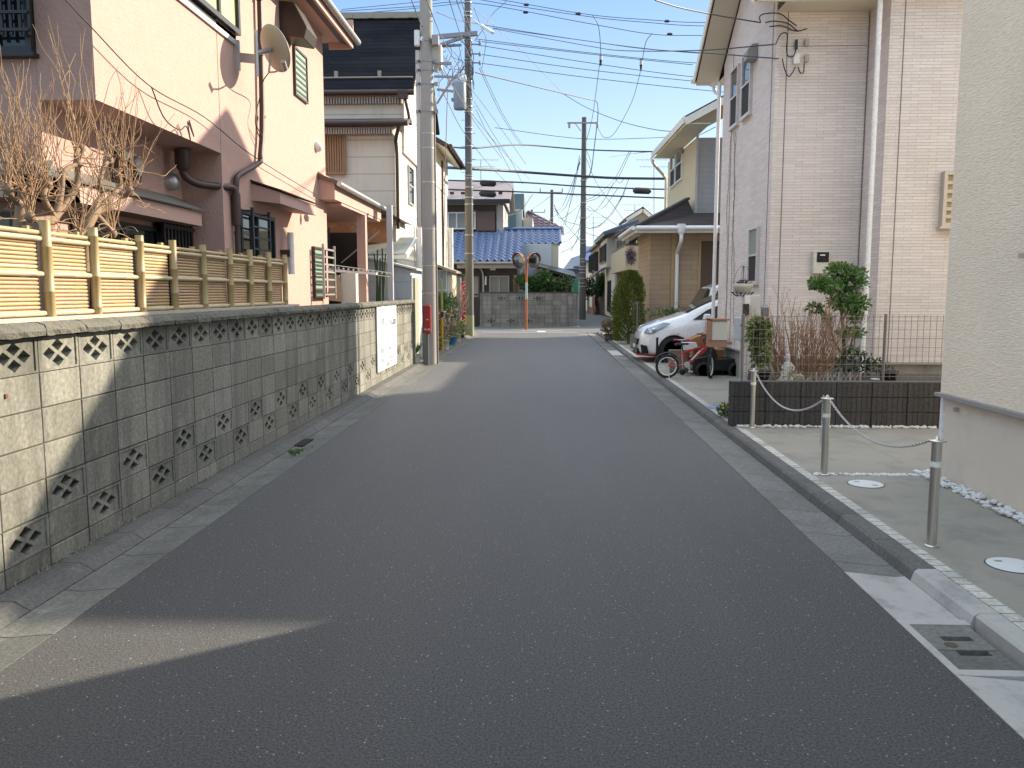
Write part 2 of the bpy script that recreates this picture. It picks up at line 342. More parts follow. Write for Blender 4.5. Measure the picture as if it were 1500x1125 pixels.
# manhole lids
for i, (x, y, r, lb) in enumerate(((2.62, 6.6, .135, 'round white manhole lid in front of the pebble joint, between two bollards'), (2.68, 4.62, .135, 'round white manhole lid nearest the camera, right of the nearest bollard'))):
    l = thing('manhole_lid', lb, 'manhole cover', (x, y, .05), 'white round lids in the forecourt')
    MB().lathe((x, y, .05), [(r, -.005), (r, .005), (r-.004, .0065), (.001, .0065)], 40).build('lid', M('lid_white', (.62, .63, .62), .7, .08, 20), l)
    MB().lathe((x, y, .05), [(r+.008, -.005), (r+.008, .003), (r+.001, .003)], 40).build('rim', BLACKM, l)
    for s in (-1, 1): MB().box(x+s*.05-.02, x+s*.05+.02, y-s*.06-.012, y-s*.06+.012, .0555, .0585).build('slot', GREYM, l)
# ================================================================== left block wall
bw = thing('block_wall', 'long grey concrete block wall with openwork blocks and rough coping along the left gutter', 'wall', (-2.85, 8, .03))
Y0, COL = 4.44, .4; Z0 = .15
MB().box(-4.28, -2.905, -8, 17.4, -.1, 1.0).build('soil_fill', SOIL, bw)  # dark soil raised behind the wall to darken its openwork holes
mort = MB(); blk = MB(); ow_cells = []
rnd = random.Random(5)
for k in range(-22, 33):
    ya = Y0+k*COL
    for r in range(-1, 6):
        za = Z0+r*.2 if r >= 0 else .04; zb = Z0+(r+1)*.2 if r >= 0 else .15
        ow = k >= -8 and (r == 5 or (r == 1 and k % 2 == 0) or (r == 0 and k % 2 == 1))
        if ow: ow_cells.append((ya, za)); continue
        mort.box(-2.893, -2.806, ya, ya+COL, za, zb)
        j = rnd.uniform(-.0015, .0015); blk.box(-2.9, -2.8+j, ya+.004, ya+COL-.004, za+.0035, zb-.0035)
mort.build('mortar', M('mortar', (.075, .073, .066), .95, .2, 10), bw)
blk.build('block_courses', BLOCKM, bw, bevel=.004)
# openwork block prototype (local: centre y, z; front x=0)
def openwork():
    bm = bmesh.new(); W, H, D = .1965, .0965, .1
    def loop(pts, x): vs = [bm.verts.new((x, a, b)) for a, b in pts]; return vs, [bm.edges.new((vs[i], vs[(i+1) % len(vs)])) for i in range(len(vs))]
    outer = [(-W, -H), (W, -H), (W, H), (-W, H)]; inner = [(-W+.022, -H+.012), (W-.022, -H+.012), (W-.022, H-.012), (-W+.022, H-.012)]
    dm = []
    for cy, cz in ((0, .045), (0, -.045), (-.085, 0), (.085, 0)):
        dm.append([(cy-.058, cz), (cy, cz-.036), (cy+.058, cz), (cy, cz+.036)])
    for x, sgn in ((-.008, 1), (-D, -1)):
        src = inner if x > -.05 else outer
        vo, eo = loop(src, x); ed = list(eo); dv = []
        for d in dm: v, e = loop(d, x); ed += e; dv.append(v)
        bmesh.ops.triangle_fill(bm, edges=ed, use_beauty=True, use_dissolve=False)
        if x > -.05: fo, fd = vo, dv
        else: bo, bd = vo, dv
    fr, _ = loop(outer, 0); fi, _ = loop(inner, 0)
    for a, b in ((fr, fi), (fi, fo)):
        for i in range(4): bm.faces.new((a[i], a[(i+1) % 4], b[(i+1) % 4], b[i]))
    for i in range(4): bm.faces.new((fr[i], fr[(i+1) % 4], bo[(i+1) % 4], bo[i]))
    for a, b in zip(fd, bd):
        for i in range(4): bm.faces.new((a[i], a[(i+1) % 4], b[(i+1) % 4], b[i]))
    bmesh.ops.recalc_face_normals(bm, faces=bm.faces)
    me = bpy.data.meshes.new('openwork_block'); bm.to_mesh(me); bm.free(); me.materials.append(BLOCKM); return me
OWM = openwork()
for ya, za in ow_cells:
    o = bpy.data.objects.new('openwork_block', OWM); C.objects.link(o); o.parent = bw
    o.location = Vector((-2.8, ya+.2, za+.1))-wloc(bw)
# coping: rough stones
cop = MB(); rnd = random.Random(9)
for k in range(-22, 33):
    ya = Y0+k*COL+.003; yb = ya+COL-.008; n = 9
    prof = [(-2.93, 1.352), (-2.93, 1.40), (-2.91, 1.425), (-2.80, 1.432), (-2.755, 1.415), (-2.738, 1.385), (-2.745, 1.356)]
    vs = []; fs = []
    for i in range(n):
        y = ya+(yb-ya)*i/(n-1)
        for x, z in prof: vs.append((x+rnd.uniform(-.006, .006)*(x > -2.8), y, z+rnd.uniform(-.004, .004)))
    q = len(prof)
    for i in range(n-1):
        for a in range(q): b = (a+1) % q; fs.append((i*q+a, i*q+b, i*q+q+b, i*q+q+a))
    fs += [tuple(range(q)), tuple(range(n*q-1, n*q-q-1, -1))]
    cop.add(vs, fs)
cop.build('coping', M('coping_stone', (.14, .135, .11), .95, .35, 8, 1.0, 55, dirt=(.06, .06, .055), dscale=2, damt=.6, bdist=.012), bw)
MB().box(-2.803, -2.792, 4.13, 4.15, 1.045, 1.068).build('red_bracket', M('rust_red', (.16, .04, .03), .6), bw)
MB().box(-2.95, -2.75, 17.645, 17.665, .04, 1.42).build('end_face', BLOCKM, bw)
MB().box(-2.93, -2.81, -4.3, 9.42, 1.433, 1.455).build('mortar_bed', M('mortar_bed', (.45, .41, .34), .9, .2, 10, .5), bw)
# weeds and crumbs at its foot
m = MB(); rnd = random.Random(21)
for i in range(260):
    y = rnd.choice((rnd.gauss(4.9, .35), rnd.gauss(6.1, .5), rnd.uniform(4, 14))); x = -2.785+rnd.uniform(0, .03); m.leaf((x, y, .05), (rnd.uniform(-.2, .6), rnd.uniform(-.5, .5), 1), .01, rnd.uniform(.012, .035), rnd)
tag(m.build('dry_weeds', leafmat('dry_weed', (.30, .28, .20), (.45, .43, .36))), None, None, kind='stuff'); bpy.data.objects['dry_weeds']['label'] = 'dry pale weeds along the foot of the left block wall'; bpy.data.objects['dry_weeds']['category'] = 'weeds'
m = MB()
for i in range(90):
    a = rnd.uniform(0, 6.3); m.leaf((-2.46+rnd.gauss(0, .04), 8.1+rnd.gauss(0, .1), -.02), (math.cos(a), math.sin(a), .6), .02, rnd.uniform(.02, .06), rnd)
tag(m.build('weed_tuft', leafmat('weed_green', (.06, .12, .02), (.12, .20, .04))), 'small green weed tuft growing in the left gutter', 'weed')
# ================================================================== bamboo fence
bf = thing('bamboo_fence', 'yellow bamboo fence with thick upright canes standing on the left block wall', 'fence', (-2.9, 6, 1.45))
BAM = M('bamboo_yellow', (.47, .345, .18), .5, .26, 5, stretch=(1, .4, 1)); BAM2 = M('bamboo_pale', (.53, .43, .27), .5, .22, 6); BAM3 = M('bamboo_pinkish', (.48, .32, .19), .5, .24, 6); BAMP = M('bamboo_post', (.40, .30, .14), .45, .12, 3, stretch=(1, 1, 3)); DKW = M('dark_wood', (.05, .018, .012), .6, .2, 6)
posts = [at(x, y, X=-2.86) for x, y in ((65, 330), (135, 338), (202, 345), (252, 352), (296, 358), (335, 365), (365, 370), (392, 375), (416, 380))]
ys = [p.y for p in posts]; d0 = ys[1]-ys[0]
ys = [ys[0]-d0*i for i in range(12, 0, -1)] + ys
def cane(mb, p0, p1, r, rnd, nodes=.35):
    p0, p1 = Vector(p0), Vector(p1); L = (p1-p0).length; pts = [p0]; rs = [r]; s = rnd.uniform(0, nodes)
    d = (p1-p0)/L
    while s < L:
        for ds, rr in ((-.004, 1), (0, 1.1), (.004, 1)): pts.append(p0+d*min(L-.001, max(.0005, s+ds+.005))); rs.append(r*rr)
        s += nodes*rnd.uniform(.8, 1.2)
    pts.append(p1); rs.append(r); mb.tube(pts, rs, 8)
rnd = random.Random(2)
for i, y in enumerate(ys):
    mb = MB(); cane(mb, (-2.855, y, 1.435), (-2.855+rnd.uniform(-.004, .004), y+rnd.uniform(-.008, .008), 2.0+rnd.uniform(-.01, .01)), .03, rnd, .22)
    mb.build('upright_cane', BAMP, bf)
    MB().box(-2.93, -2.90, y-.10, y-.05, 1.45, 1.97).build('back_post', BAMP, bf)
    if i % 3 == 2 or i == len(ys)-1: MB().box(-2.945, -2.885, y-.09, y-.035, 1.44, 1.95).build('dark_post', DKW, bf)
mbs = [MB(), MB(), MB()]
for i in range(len(ys)-1):
    a, b = ys[i]+.02, ys[i+1]-.045
    if i == len(ys)-2: b = ys[i+1]-.03
    nrow = 19
    for k in range(nrow):
        z = 1.485+k*.0232+.0; sel = (0 if rnd.random() < .55 else 1 if rnd.random() < .4 else 2) if k > 8 else (0 if rnd.random() < .35 else 2)
        cane(mbs[sel], (-2.89, a, z), (-2.89, b, z), .0108, rnd, .4)
    for z in (1.475, 1.70, 1.90): cane(mbs[1], (-2.868, ys[i], z), (-2.868, ys[i+1]-.02, z), .015, rnd, .4)
    cane(mbs[0], (-2.875, ys[i], 1.935), (-2.875, ys[i+1]-.03, 1.935), .013, rnd, .4)
    MB().box(-2.905, -2.898, b+.005, b+.02, 1.47, 1.92).build('batten', DKW, bf)
for mb, mt in zip(mbs, (BAM, BAM2, BAM3)): mb.build('bamboo_rails', mt, bf)
# ================================================================== pink house
ph = thing('pink_house', 'two storey pink stucco house with a balcony box, behind the bamboo fence', 'house', (-6, 10, 0))
MB().box(-12, -4.292, 7.06, 14.0, 0, 7.3).build('wall', PINK, ph)                    # recessed body
MB().box(-4.60, -3.8, 9.78, 14.5, 0, 6.45).build('wall', PINK, ph)
MB().box(-12, -4.5, 14.0, 14.5, 0, 6.45).build('wall', PINK, ph)
bal = MB().box(-4.291, -3.8, 7.05, 9.779, 3.22, 4.60).build('balcony', PINK, ph)
z0 = at(258, 4, X=-3.78).z
MB().box(-3.83, -3.77, 7.05, 10.45, 4.602, 4.66).box(-4.0, -3.79, 10.4, 10.45, 4.60, 4.68).build('handrail', GALV, bal)
MB().box(-3.825, -3.80, 7.1, 10.4, 4.68, 4.73).build('rail_cap', BLACKM, bal)
# balcony wall continuing & big balcony door with curtain
MB().box(-4.25, -3.795, 9.775, 9.782, 3.225, 4.6).build('balcony_end', PINK, bal)
MB().box(-4.30, -3.802, 9.9, 10.42, 4.61, 6.3).build('balcony_recess', PINKS, ph)
window(ph, 'x', 1, -3.80, 8.5, 10.42, 4.74, 6.6, BLACKM, CURT, .06, (.35, .68), (), .06, 'balcony_window')
# eaves
ev = MB(); ev.slab([(-3.35, 2, 6.0), (-3.35, 15.0, 6.0), (-8, 15.0, 7.9), (-8, 2, 7.9)], .12)
ev.build('roof', M('roof_dark', (.06, .06, .065), .6, .2, 4), ph)
MB().box(-4.3, -3.39, 2, 14.95, 5.97, 6.0).box(-3.40, -3.36, 2, 14.97, 5.86, 6.05).box(-3.8, -3.36, 14.92, 14.97, 5.86, 6.35).build('soffit', PINKS, ph)
MB().tube([(-3.30, 2, 6.0), (-3.30, 15.05, 6.0)], .055, 8).build('roof_gutter', GREYM, ph)
# front facade window upper left and its grille
w = window(ph, 'y', -1, 7.06, at(-60, 0, Y=7.06).x, at(51, 40, Y=7.06).x, at(40, 80, Y=7.06).z, 4.6, BLACKM, GLASS, .05, (.5,), (), .07, 'upper_window', .03)
m = MB(); xa, xb = at(-60, 0, Y=7).x, at(50, 40, Y=7).x
for i in range(9): x = xa+(xb-xa)*i/8; m.box(x-.012, x+.012, 6.93, 6.95, 3.72, 4.25)
for z in (3.76, 3.9, 4.05, 4.2): m.box(xa, xb, 6.915, 6.93, z-.012, z+.012)
m.build('window_grille', BLACKM, ph)
# wrap-around lean-to hood over ground windows (front and side)
hd = MB().box(-3.99, -4.289, 6.6, 9.6, 2.36, 2.52).box(-12, -3.99, 6.6, 7.055, 2.36, 2.52).build('window_hood', PINKS, ph)
MB().slab([(-3.95, 6.55, 2.535), (-3.95, 9.63, 2.535), (-4.30, 9.63, 2.70), (-4.30, 6.8, 2.70)], .015).slab([(-12, 6.55, 2.535), (-3.95, 6.55, 2.535), (-4.2, 7.05, 2.72), (-12, 7.05, 2.72)], .014).build('hood_roof', M('hood_metal', (.17, .17, .15), .5, .15, 5), hd)
window(ph, 'x', 1, -4.29, 7.4, 9.2, 1.0, 2.3, BLACKM, GLASS, .05, (.5,), (), .05, 'ground_window')
window(ph, 'y', -1, 7.06, -8.6, -4.55, .9, 2.28, BLACKM, GLASS, .05, (.25, .5, .75), (), .05, 'ground_window')
# round vents
v = at(246, 266, X=-4.29)
MB().lathe((-4.29, v.y, v.z), [(.10, -.01), (.10, .06), (.075, .11), (.03, .13)], 20, 'x').build('round_vent', GALV, ph)
v = at(172, 246, X=-4.29); MB().box(-4.3, -4.13, v.y-.16, v.y+.16, v.z-.12, v.z+.14).build('vent_box', BLACKM, ph)
v = at(174, 246, X=-4.29); MB().lathe((-4.13, v.y, v.z), [(.12, -.02), (.12, .03), (.08, .06)], 16, 'x').build('vent_hood', BLACKM, ph)
# dark lattice beside recess
m = MB(); ya = at(232, 300, X=-4.2).y; yb = 9.76
for i in range(9): y = ya+(yb-ya)*(i+.5)/9; m.box(-4.2, -4.16, y-.02, y+.02, .8, 2.62)
m.box(-4.16, -4.15, ya, yb, .9, .95).box(-4.16, -4.15, ya, yb, 2.3, 2.34).box(-4.25, -4.24, ya+.02, yb-.02, .8, 2.58); m.build('lattice_screen', BLACKM, ph)
# downpipes
dp = MB(); px = -3.74
dp.tube(crom([(px, 11.16, 5.95), (px, 11.1, 4.0), (px, 10.98, 3.4), (px, 10.9, 3.28), (px, 10.3, 3.07), (px, 10.12, 3.0), (px, 10.06, 2.9), (px, 10.05, 2.5), (px, 10.05, .1)], 4), .036, 8)
dp.tube(crom([(-4.1, 9.4, 3.05), (-4.1, 9.42, 2.92), (-4.0, 9.55, 2.84), (-3.82, 9.84, 2.84), (-3.75, 9.98, 2.84), (-3.74, 10.02, 2.74), (-3.74, 10.03, 2.5)], 4), .042, 8)
dp.lathe((-4.1, 9.4, 3.02), [(.045, -.06), (.085, .0), (.085, .18)], 12).lathe((-3.74, 10.04, 2.55), [(.05, -.15), (.055, 0), (.055, .22), (.045, .25)], 12)
for z in (1.9, 2.3, 3.9, 4.7, 5.4): dp.lathe((px, 11.12 if z > 3.5 else 10.05, z), [(.042, 0), (.042, .03)], 10)
dp.build('downpipe', BROWNM, ph)
# oval green shuttered window, hood vent, spot light
window(ph, 'x', 1, -3.8, 12.75, 13.42, 4.58, 5.30, BROWNM, GREENSH, .03, (), (.12, .24, .36, .48, .6, .72, .84), .04, 'upper_window')
m = MB(); m.prism([(-3.8, 12.15, 5.75), (-3.8, 12.15, 5.28), (-3.45, 12.15, 5.22), (-3.40, 12.15, 5.38), (-3.58, 12.15, 5.72)], (0, .55, 0)); m.build('range_hood_vent', M('hood_bronze', (.06, .045, .035), .45, .15, 5, metal=.4), ph, bevel=.01)
v = at(463, 215, X=-3.8); MB().lathe((-3.8, v.y, v.z), [(.08, -.01), (.09, .04), (.06, .09), (.02, .11)], 14, 'x').build('vent_cap', WHITEP, ph)
v = at(442, 318, X=-3.8); MB().lathe((-3.72, v.y, v.z+.05), [(.03, -.12), (.05, -.05), (.03, .02)], 10).build('spot_light', GREYM, ph)
# small awning over window
aw = MB().prism([(-3.8, 10.75, 2.78), (-3.8, 10.75, 3.00), (-3.42, 10.75, 2.885), (-3.42, 10.75, 2.74)], (0, 1.75, 0)).build('awning', PINKS, ph)
MB().slab([(-3.80, 10.72, 3.045), (-3.38, 10.72, 2.91), (-3.38, 12.53, 2.91), (-3.80, 12.53, 3.045)], .02).build('awning_roof', BROWNM, aw)
window(ph, 'x', 1, -3.8, 10.2, 11.5, 1.2, 2.62, BLACKM, GLASS, .05, (.5,), (.45,), .06, 'side_window')
m = MB()
for z in [1.3+i*.14 for i in range(10)]: m.box(-3.66, -3.645, 10.35, 10.98, z-.012, z+.012)
m.box(-3.67, -3.64, 10.33, 10.37, 1.2, 2.65).box(-3.67, -3.64, 10.96, 11.0, 1.2, 2.65); m.box(-3.8, -3.64, 10.34, 10.36, 2.60, 2.62).box(-3.8, -3.64, 10.97, 10.99, 2.6, 2.62); m.build('window_grille', BLACKM, ph)
window(ph, 'x', 1, -3.8, 13.50, 14.22, 1.5, 2.34, BROWNM, GREENSH, .035, (), (.16, .32, .48, .64, .8), .05, 'side_window')
m = MB()
for z in [1.55+i*.125 for i in range(7)]: m.box(-3.63, -3.61, 13.55, 14.25, z-.014, z+.014)
for y in (13.53, 14.25): m.box(-3.635, -3.60, y-.02, y+.02, 1.48, 2.38).box(-3.8, -3.6, y-.012, y+.012, 2.3, 2.32).box(-3.8, -3.6, y-.012, y+.012, 1.55, 1.57)
m.build('window_grille', GREYM, ph)
wl = MB().box(-3.8, -3.66, 11.86, 11.94, 2.10, 2.20).build('wall_lamp', BROWNM, ph); MB().tube([(-3.66, 11.92, 1.85), (-3.66, 11.92, 2.45)], .045, 12).build('lamp_tube', plain('lamp_glass', (.75, .75, .72), .3), wl)
# porch (pink canopy with column)
pc = MB().prism([(-3.8, 14.0, 3.15), (-3.8, 14.0, 3.62), (-3.52, 14.0, 3.42), (-3.52, 14.0, 3.15)], (0, 4.0, 0)).build('porch_beam', PINKS, ph)
MB().slab([(-4.9, 13.95, 4.0), (-3.45, 13.95, 3.45), (-3.45, 18.1, 3.45), (-4.9, 18.1, 4.0)], .06).build('porch_roof', M('porch_tile', (.10, .085, .075), .6, .2, 5), ph)
m = MB(); m.tube([(-3.43, 13.95, 3.40), (-3.43, 18.1, 3.38)], .045, 8)
m.build('porch_gutter', GALV, ph)
MB().box(-4.9, -3.53, 14.5, 17.9, 3.10, 3.14).build('porch_ceiling', PINKS, ph)
cx = at(531, 380, Y=16.35).x
MB().box(cx-.085, cx+.085, 16.27, 16.43, 0, 3.1).build('porch_column', PINKS, ph)
tag(MB().box(-6.5, -4.7, 16.5, 18.2, 0, 3.0).box(-6.5, -3.9, 18.3, 18.36, 0, 2.9).build('porch_shade_screen', M('porch_void_shade', (.035, .03, .028), .9, .2)), 'dark screen coloured in for the shade at the back of the pink porch', 'screen')  # dark boxes paint in the shaded void under the porch
# cable along the pink wall
def wire(name, label, pts, r, mat, group='overhead wires', cat='wire', seg=8, n=5):
    return tag(MB().tube(crom(pts, seg), r, n).build(name, mat), label, cat, group)
CAB = plain('cable_black', (.015, .015, .018), .6)
pts = [at(x, y, X=-3.72) for x, y in ((60, -40), (130, 36), (218, 125), (300, 172), (370, 228), (470, 290))]
tag(MB().tube(crom(pts, 6), .006, 5).tube(crom([at(x, y, X=-3.71) for x, y in ((222, 128), (240, 172), (262, 190), (273, 185), (279, 205), (275, 178), (284, 200), (277, 176))], 6), .007, 5).build('wall_cable', CAB), 'thin black cable with a small coil slung across the pink house wall', 'cable', 'house cables')
# ================================================================== satellite dish
sd = thing('satellite_dish', 'grey round satellite dish on a bracket at the end of the pink balcony', 'satellite dish', (-3.5, 10.2, 4.5))
c = at(398, 72, X=-3.38); ax = Vector((.62, .72, .36)).normalized(); u = ax.orthogonal().normalized(); w_ = ax.cross(u)
vs = []; fs = []; n = 28
for i in range(7):
    r = .27*i/6; h = .06*(i/6)**2
    for k in range(n): a = 2*PI*k/n; vs.append(c+u*r*math.cos(a)+w_*r*1.1*math.sin(a)+ax*h)
for i in range(7):
    r = .27*i/6; h = .06*(i/6)**2-.008
    for k in range(n): a = 2*PI*k/n; vs.append(c+u*r*math.cos(a)+w_*r*1.1*math.sin(a)+ax*h)
for s in (0, 7):
    for i in range(6):
        for k in range(n): k2 = (k+1) % n; fs.append(((s+i)*n+k, (s+i)*n+k2, (s+i+1)*n+k2, (s+i+1)*n+k))
for k in range(n): k2 = (k+1) % n; fs.append((6*n+k, 6*n+k2, 13*n+k2, 13*n+k))
MB().add(vs, fs, True).build('dish', M('dish_grey', (.34, .32, .27), .45, .08, 5), sd)
mp = at(376, 78, X=-3.5); m = MB(); m.tube([mp+Vector((0, 0, -.27)), mp+Vector((0, 0, .27))], .022, 10); m.build('mast', GALV, sd)
e = at(349, 84, X=-3.75); m = MB(); m.bar(e, mp+Vector((0, 0, -.07)), .02, .11).box(e.x-.05, e.x+.02, e.y-.02, e.y+.02, e.z-.16, e.z+.2); m.build('bracket', GALV, sd)
lnb = at(417, 98, X=-3.1); bt = c - w_*.0; low = at(394, 106, X=-3.38)
m = MB(); m.tube([mp, c-ax*.02], .03, 8).tube(crom([low, (low+lnb)/2+Vector((0, 0, -.02)), lnb], 4), .011, 6).tube([low, c-ax*.01], .014, 6); m.build('feed_arm', GREYM, sd)
MB().tube([lnb+Vector((0, .03, -.02)), lnb+Vector((0, -.06, .05))], .03, 10).build('receiver', GREYM, sd)
m = MB(); m.tube(crom([low, at(385, 120, X=-3.5), at(380, 145, X=-3.7), at(374, 178, X=-3.72), at(383, 208, X=-3.72), at(386, 205, X=-3.72), at(376, 185, X=-3.72)], 6), .007, 5); m.build('dish_cable', CAB, sd)
# ================================================================== right: cream house, nearest
RIP = None
def ripple():
    m, t, b = nt('rippled_siding'); p = pos(t)
    ds = N(t, 'ShaderNodeTexNoise', i_Scale=3.0, i_Detail=3.0); t.links.new(pos(t, (1, 1, 2.5)), ds.inputs['Vector'])
    n = noise(t, pos(t, (19, 19, 100)), 1.0, 3, .5)
    c = mixc(t, ramp(t, n, .35, .65), (.82, .695, .53), (.91, .79, .63)); c = mixc(t, ramp(t, noise(t, p, 1.2, 4), .3, .7), c, mixc(t, .12, c, (.3, .25, .2)))
    t.links.new(c, b.inputs['Base Color']); b.inputs['Roughness'].default_value = .85; addbump(t, b, n, .8, .008); return m
RIPM = ripple()
ch = thing('cream_house', 'cream rippled siding house with bare concrete plinth, nearest on the right', 'house', (6, 0, 0))
MB().box(3.33, 12, -7, 6.84, 0, .735).build('plinth', M('plinth_concrete', (.64, .57, .48), .85, .10, 1.6, .25, 60, dirt=(.45, .42, .36), dscale=1.6, damt=.6), ch)
MB().box(3.30, 12, -7, 6.87, .77, 6.2).build('wall', RIPM, ch)
MB().box(3.265, 12.03, -7, 6.905, .738, .768).build('flashing', M('flashing', (.34, .33, .34), .4, .1, 5, metal=.3), ch)
MB().lathe((3.29, 6.62, .66), [(.018, 0), (.018, .03)], 10, 'x').build('spigot', GALV, ch)
window(ch, 'x', -1, 3.30, 4.5, 5.73, 1.86, 2.95, M('window_alu', (.45, .42, .38), .4, .08, 4, metal=.3), GLASS, .05, (.5,), (), .05, 'window', .02)
m = MB(); m.tube([(3.36, 6.92, .1), (3.36, 6.92, 6.0)], .03, 8); m.build('downpipe', WHITEP, ch)
ev = MB().box(2.95, 12, -7, 7.15, 6.2, 6.35).build('eave', CREAMP, ch)
# ================================================================== R2 grey pink brick-siding house
BS = brickmat('brick_siding', (.70, .64, .605), (.79, .73, .695), (.53, .48, .45), .30, .045, .003, .37, .85, .7, .006, .12)
rh = thing('brick_siding_house', 'tall pale pinkish grey brick siding house with white downpipes, behind the mesh fence', 'house', (6, 14, 0))
MB().box(3.54, 8, 13.1, 16.8, .56, 6.0).prism([(3.54, 13.1, 6.0), (3.54, 16.8, 6.0), (3.54, 14.95, 7.2)], (4.5, 0, 0)).build('wall', BS, rh)
MB().box(4.92, 12, 12.33, 16.7, .56, 5.99).build('wall', BS, rh)
m = MB().box(3.565, 8, 13.13, 16.77, 0, .53).box(4.95, 12, 12.36, 16.6, 0, .53); m.build('plinth', CONC, rh)
m = MB().box(3.50, 4.92, 13.06, 16.84, .532, .558).box(4.88, 12, 12.29, 13.0, .532, .558); m.build('flashing', GREYM, rh)
# joints in the siding
JT = M('joint_sealant', (.20, .17, .155), .8, .1, 5); m = MB()
for x in (3.70,): m.box(x-.006, x+.006, 13.094, 13.1, .56, 5.84)
m.box(4.905, 4.918, 13.085, 13.099, .56, 5.84); m.box(5.12-.006, 5.12+.006, 12.324, 12.33, .56, 6.0)
m.box(3.532, 3.54, 15.98, 15.992, .56, 6).box(3.532, 3.54, 13.3, 13.312, .56, 6)
m.box(3.54, 4.9, 13.095, 13.1, 5.30, 5.306)
m.build('sealing_joints', JT, rh)
# corner trims
m = MB().box(3.532, 3.60, 13.088, 13.10, .56, 5.85).box(3.528, 3.54, 13.09, 13.16, .56, 5.9); m.build('corner_trim', BS, rh)
rs = .62
def gable(parent, x0, x1, ya, yb, ze, zr, over, mt, mt2, th=.10, name='roof'):
    ym = (ya+yb)/2; m = MB()
    m.slab([(x0, ya, ze), (x1, ya, ze), (x1, ym, zr), (x0, ym, zr)], th); m.slab([(x0, yb, ze), (x1, yb, ze), (x1, ym, zr), (x0, ym, zr)], th)
    r = m.build(name, mt, parent); m = MB(); d = Vector((0, ym-ya, zr-ze)).normalized()
    for (a, b) in (((x0-.012, ya, ze-.02), (x0-.012, ym, zr-.02)), ((x0-.012, yb, ze-.02), (x0-.012, ym, zr-.02))): m.bar(Vector(a)+Vector((0, 0, -th*.7)), Vector(b)+Vector((0, 0, -th*.7)), .022, th*1.7)
    m.build('bargeboard', mt2, r); return r
ROOFD = M('roof_slate_brown', (.05, .04, .038), .7, .2, 6, .3, 30)
gable(rh, 3.06, 9, 12.55, 17.35, 5.93, 7.42, .5, ROOFD, CREAMP)
# soffits (sloped rake) cream
m = MB()
m.slab([(3.09, 12.6, 5.80), (3.53, 12.6, 5.80), (3.53, 14.95, 7.25), (3.09, 14.95, 7.25)], .012); m.slab([(3.09, 17.3, 5.80), (3.53, 17.3, 5.80), (3.53, 14.95, 7.25), (3.09, 14.95, 7.25)], .012)
m.box(3.54, 4.95, 12.6, 13.09, 5.80, 5.815).box(3.54, 8, 16.81, 17.3, 5.79, 5.81); m.build('soffit', M('soffit_cream', (.66, .62, .50), .7, .05, 2), rh)
MB().box(3.09, 4.9, 12.57, 12.6, 5.79, 5.94).box(3.09, 9, 17.3, 17.33, 5.75, 5.93).build('fascia', CREAMP, rh)
m = MB().tube([(3.02, 12.50, 5.90), (4.95, 12.50, 5.88)], .055, 8).tube([(3.0, 17.38, 5.86), (9, 17.38, 5.88)], .055, 8); m.build('roof_gutter', WHITEP, rh)
m = MB().box(4.35, 12, 11.95, 12.6, 5.88, 6.04); m.build('eave', CREAMP, rh)
MB().box(4.95, 12, 12.34, 16.6, 6.0, 6.05).build('roof_deck', ROOFD, rh)
x = at(1279, 270, Y=12.2).x
m = MB().tube(crom([(4.75, 12.35, 5.98), (4.72, 12.3, 5.86), (x, 12.27, 5.72), (x, 12.26, 5.55), (x, 12.26, .1)], 4), .036, 10)
for z in (1, 2, 3, 4, 5): m.lathe((x, 12.26, z), [(.042, 0), (.042, .035)], 10)
m.lathe((4.75, 12.35, 5.9), [(.06, 0), (.09, .06), (.09, .2)], 12); m.build('downpipe', WHITEP, rh)
m = MB().tube(crom([(3.42, 17.3, 5.82), (3.45, 17.2, 5.6), (3.47, 16.9, 5.48), (3.47, 16.88, 5.3), (3.47, 16.88, .1)], 4), .036, 10); m.lathe((3.42, 17.34, 5.74), [(.05, 0), (.08, .05), (.08, .14)], 12); m.build('downpipe', WHITEP, rh)
ALU = plain('window_frame_pinkish', (.62, .57, .54), .4)
def sash(u0, u1, z0, z1, gl=None):
    w = MB(); fw = .035
    for a, b, c, d in ((u0, u0+fw, z0, z1), (u1-fw, u1, z0, z1), (u0+fw, u1-fw, z0, z0+fw), (u0+fw, u1-fw, z1-fw, z1), (u0+fw, u1-fw, (z0+z1)/2-.015, (z0+z1)/2+.015)): w.box(3.545, 3.485, a, b, c, d)
    w.box(3.545, 3.47, u0-.02, u1+.02, z0-.03, z0-.003)
    f = w.build('window', ALU, rh); MB().box(3.53, 3.515, u0+fw, u1-fw, (z0+z1)/2+.015, z1-fw).build('pane', gl or SKYGL, f); MB().box(3.53, 3.505, u0+fw, u1-fw, z0+fw, (z0+z1)/2-.015).build('screen', SCREEN, f)
sash(15.42, 16.0, 4.62, 5.68); sash(14.5, 15.12, 4.62, 5.70); sash(13.68, 14.26, 1.74, 2.66, M('frosted_green', (.20, .26, .20), .35, .2, 3))
for y, z in ((14.33, 5.55),):
    MB().prism([(3.54, y-.12, z-.13), (3.54, y-.12, z+.13), (3.44, y-.12, z+.12), (3.36, y-.12, z+.02), (3.36, y-.12, z-.13)], (0, .24, 0)).build('vent_hood', GREYM, rh, bevel=.01)
m = MB().lathe((3.47, 13.07, 2.3), [(.02, 0), (.02, .02)]); 
v0, v1 = at(1380, 252, Y=12.3), at(1396, 332, Y=12.3)
window(rh, 'y', -1, 12.33, v0.x, v0.x+.75, v1.z, v0.z, M('window_alu', (.45, .42, .38)), M('yellow_blind', (.42, .36, .22), .5, .1, 3), .05, (), (.18, .32, .48, .64, .8), .12, 'window', .02)
v0, v1 = at(1189, 368, Y=13.1), at(1211, 401, Y=13.1)
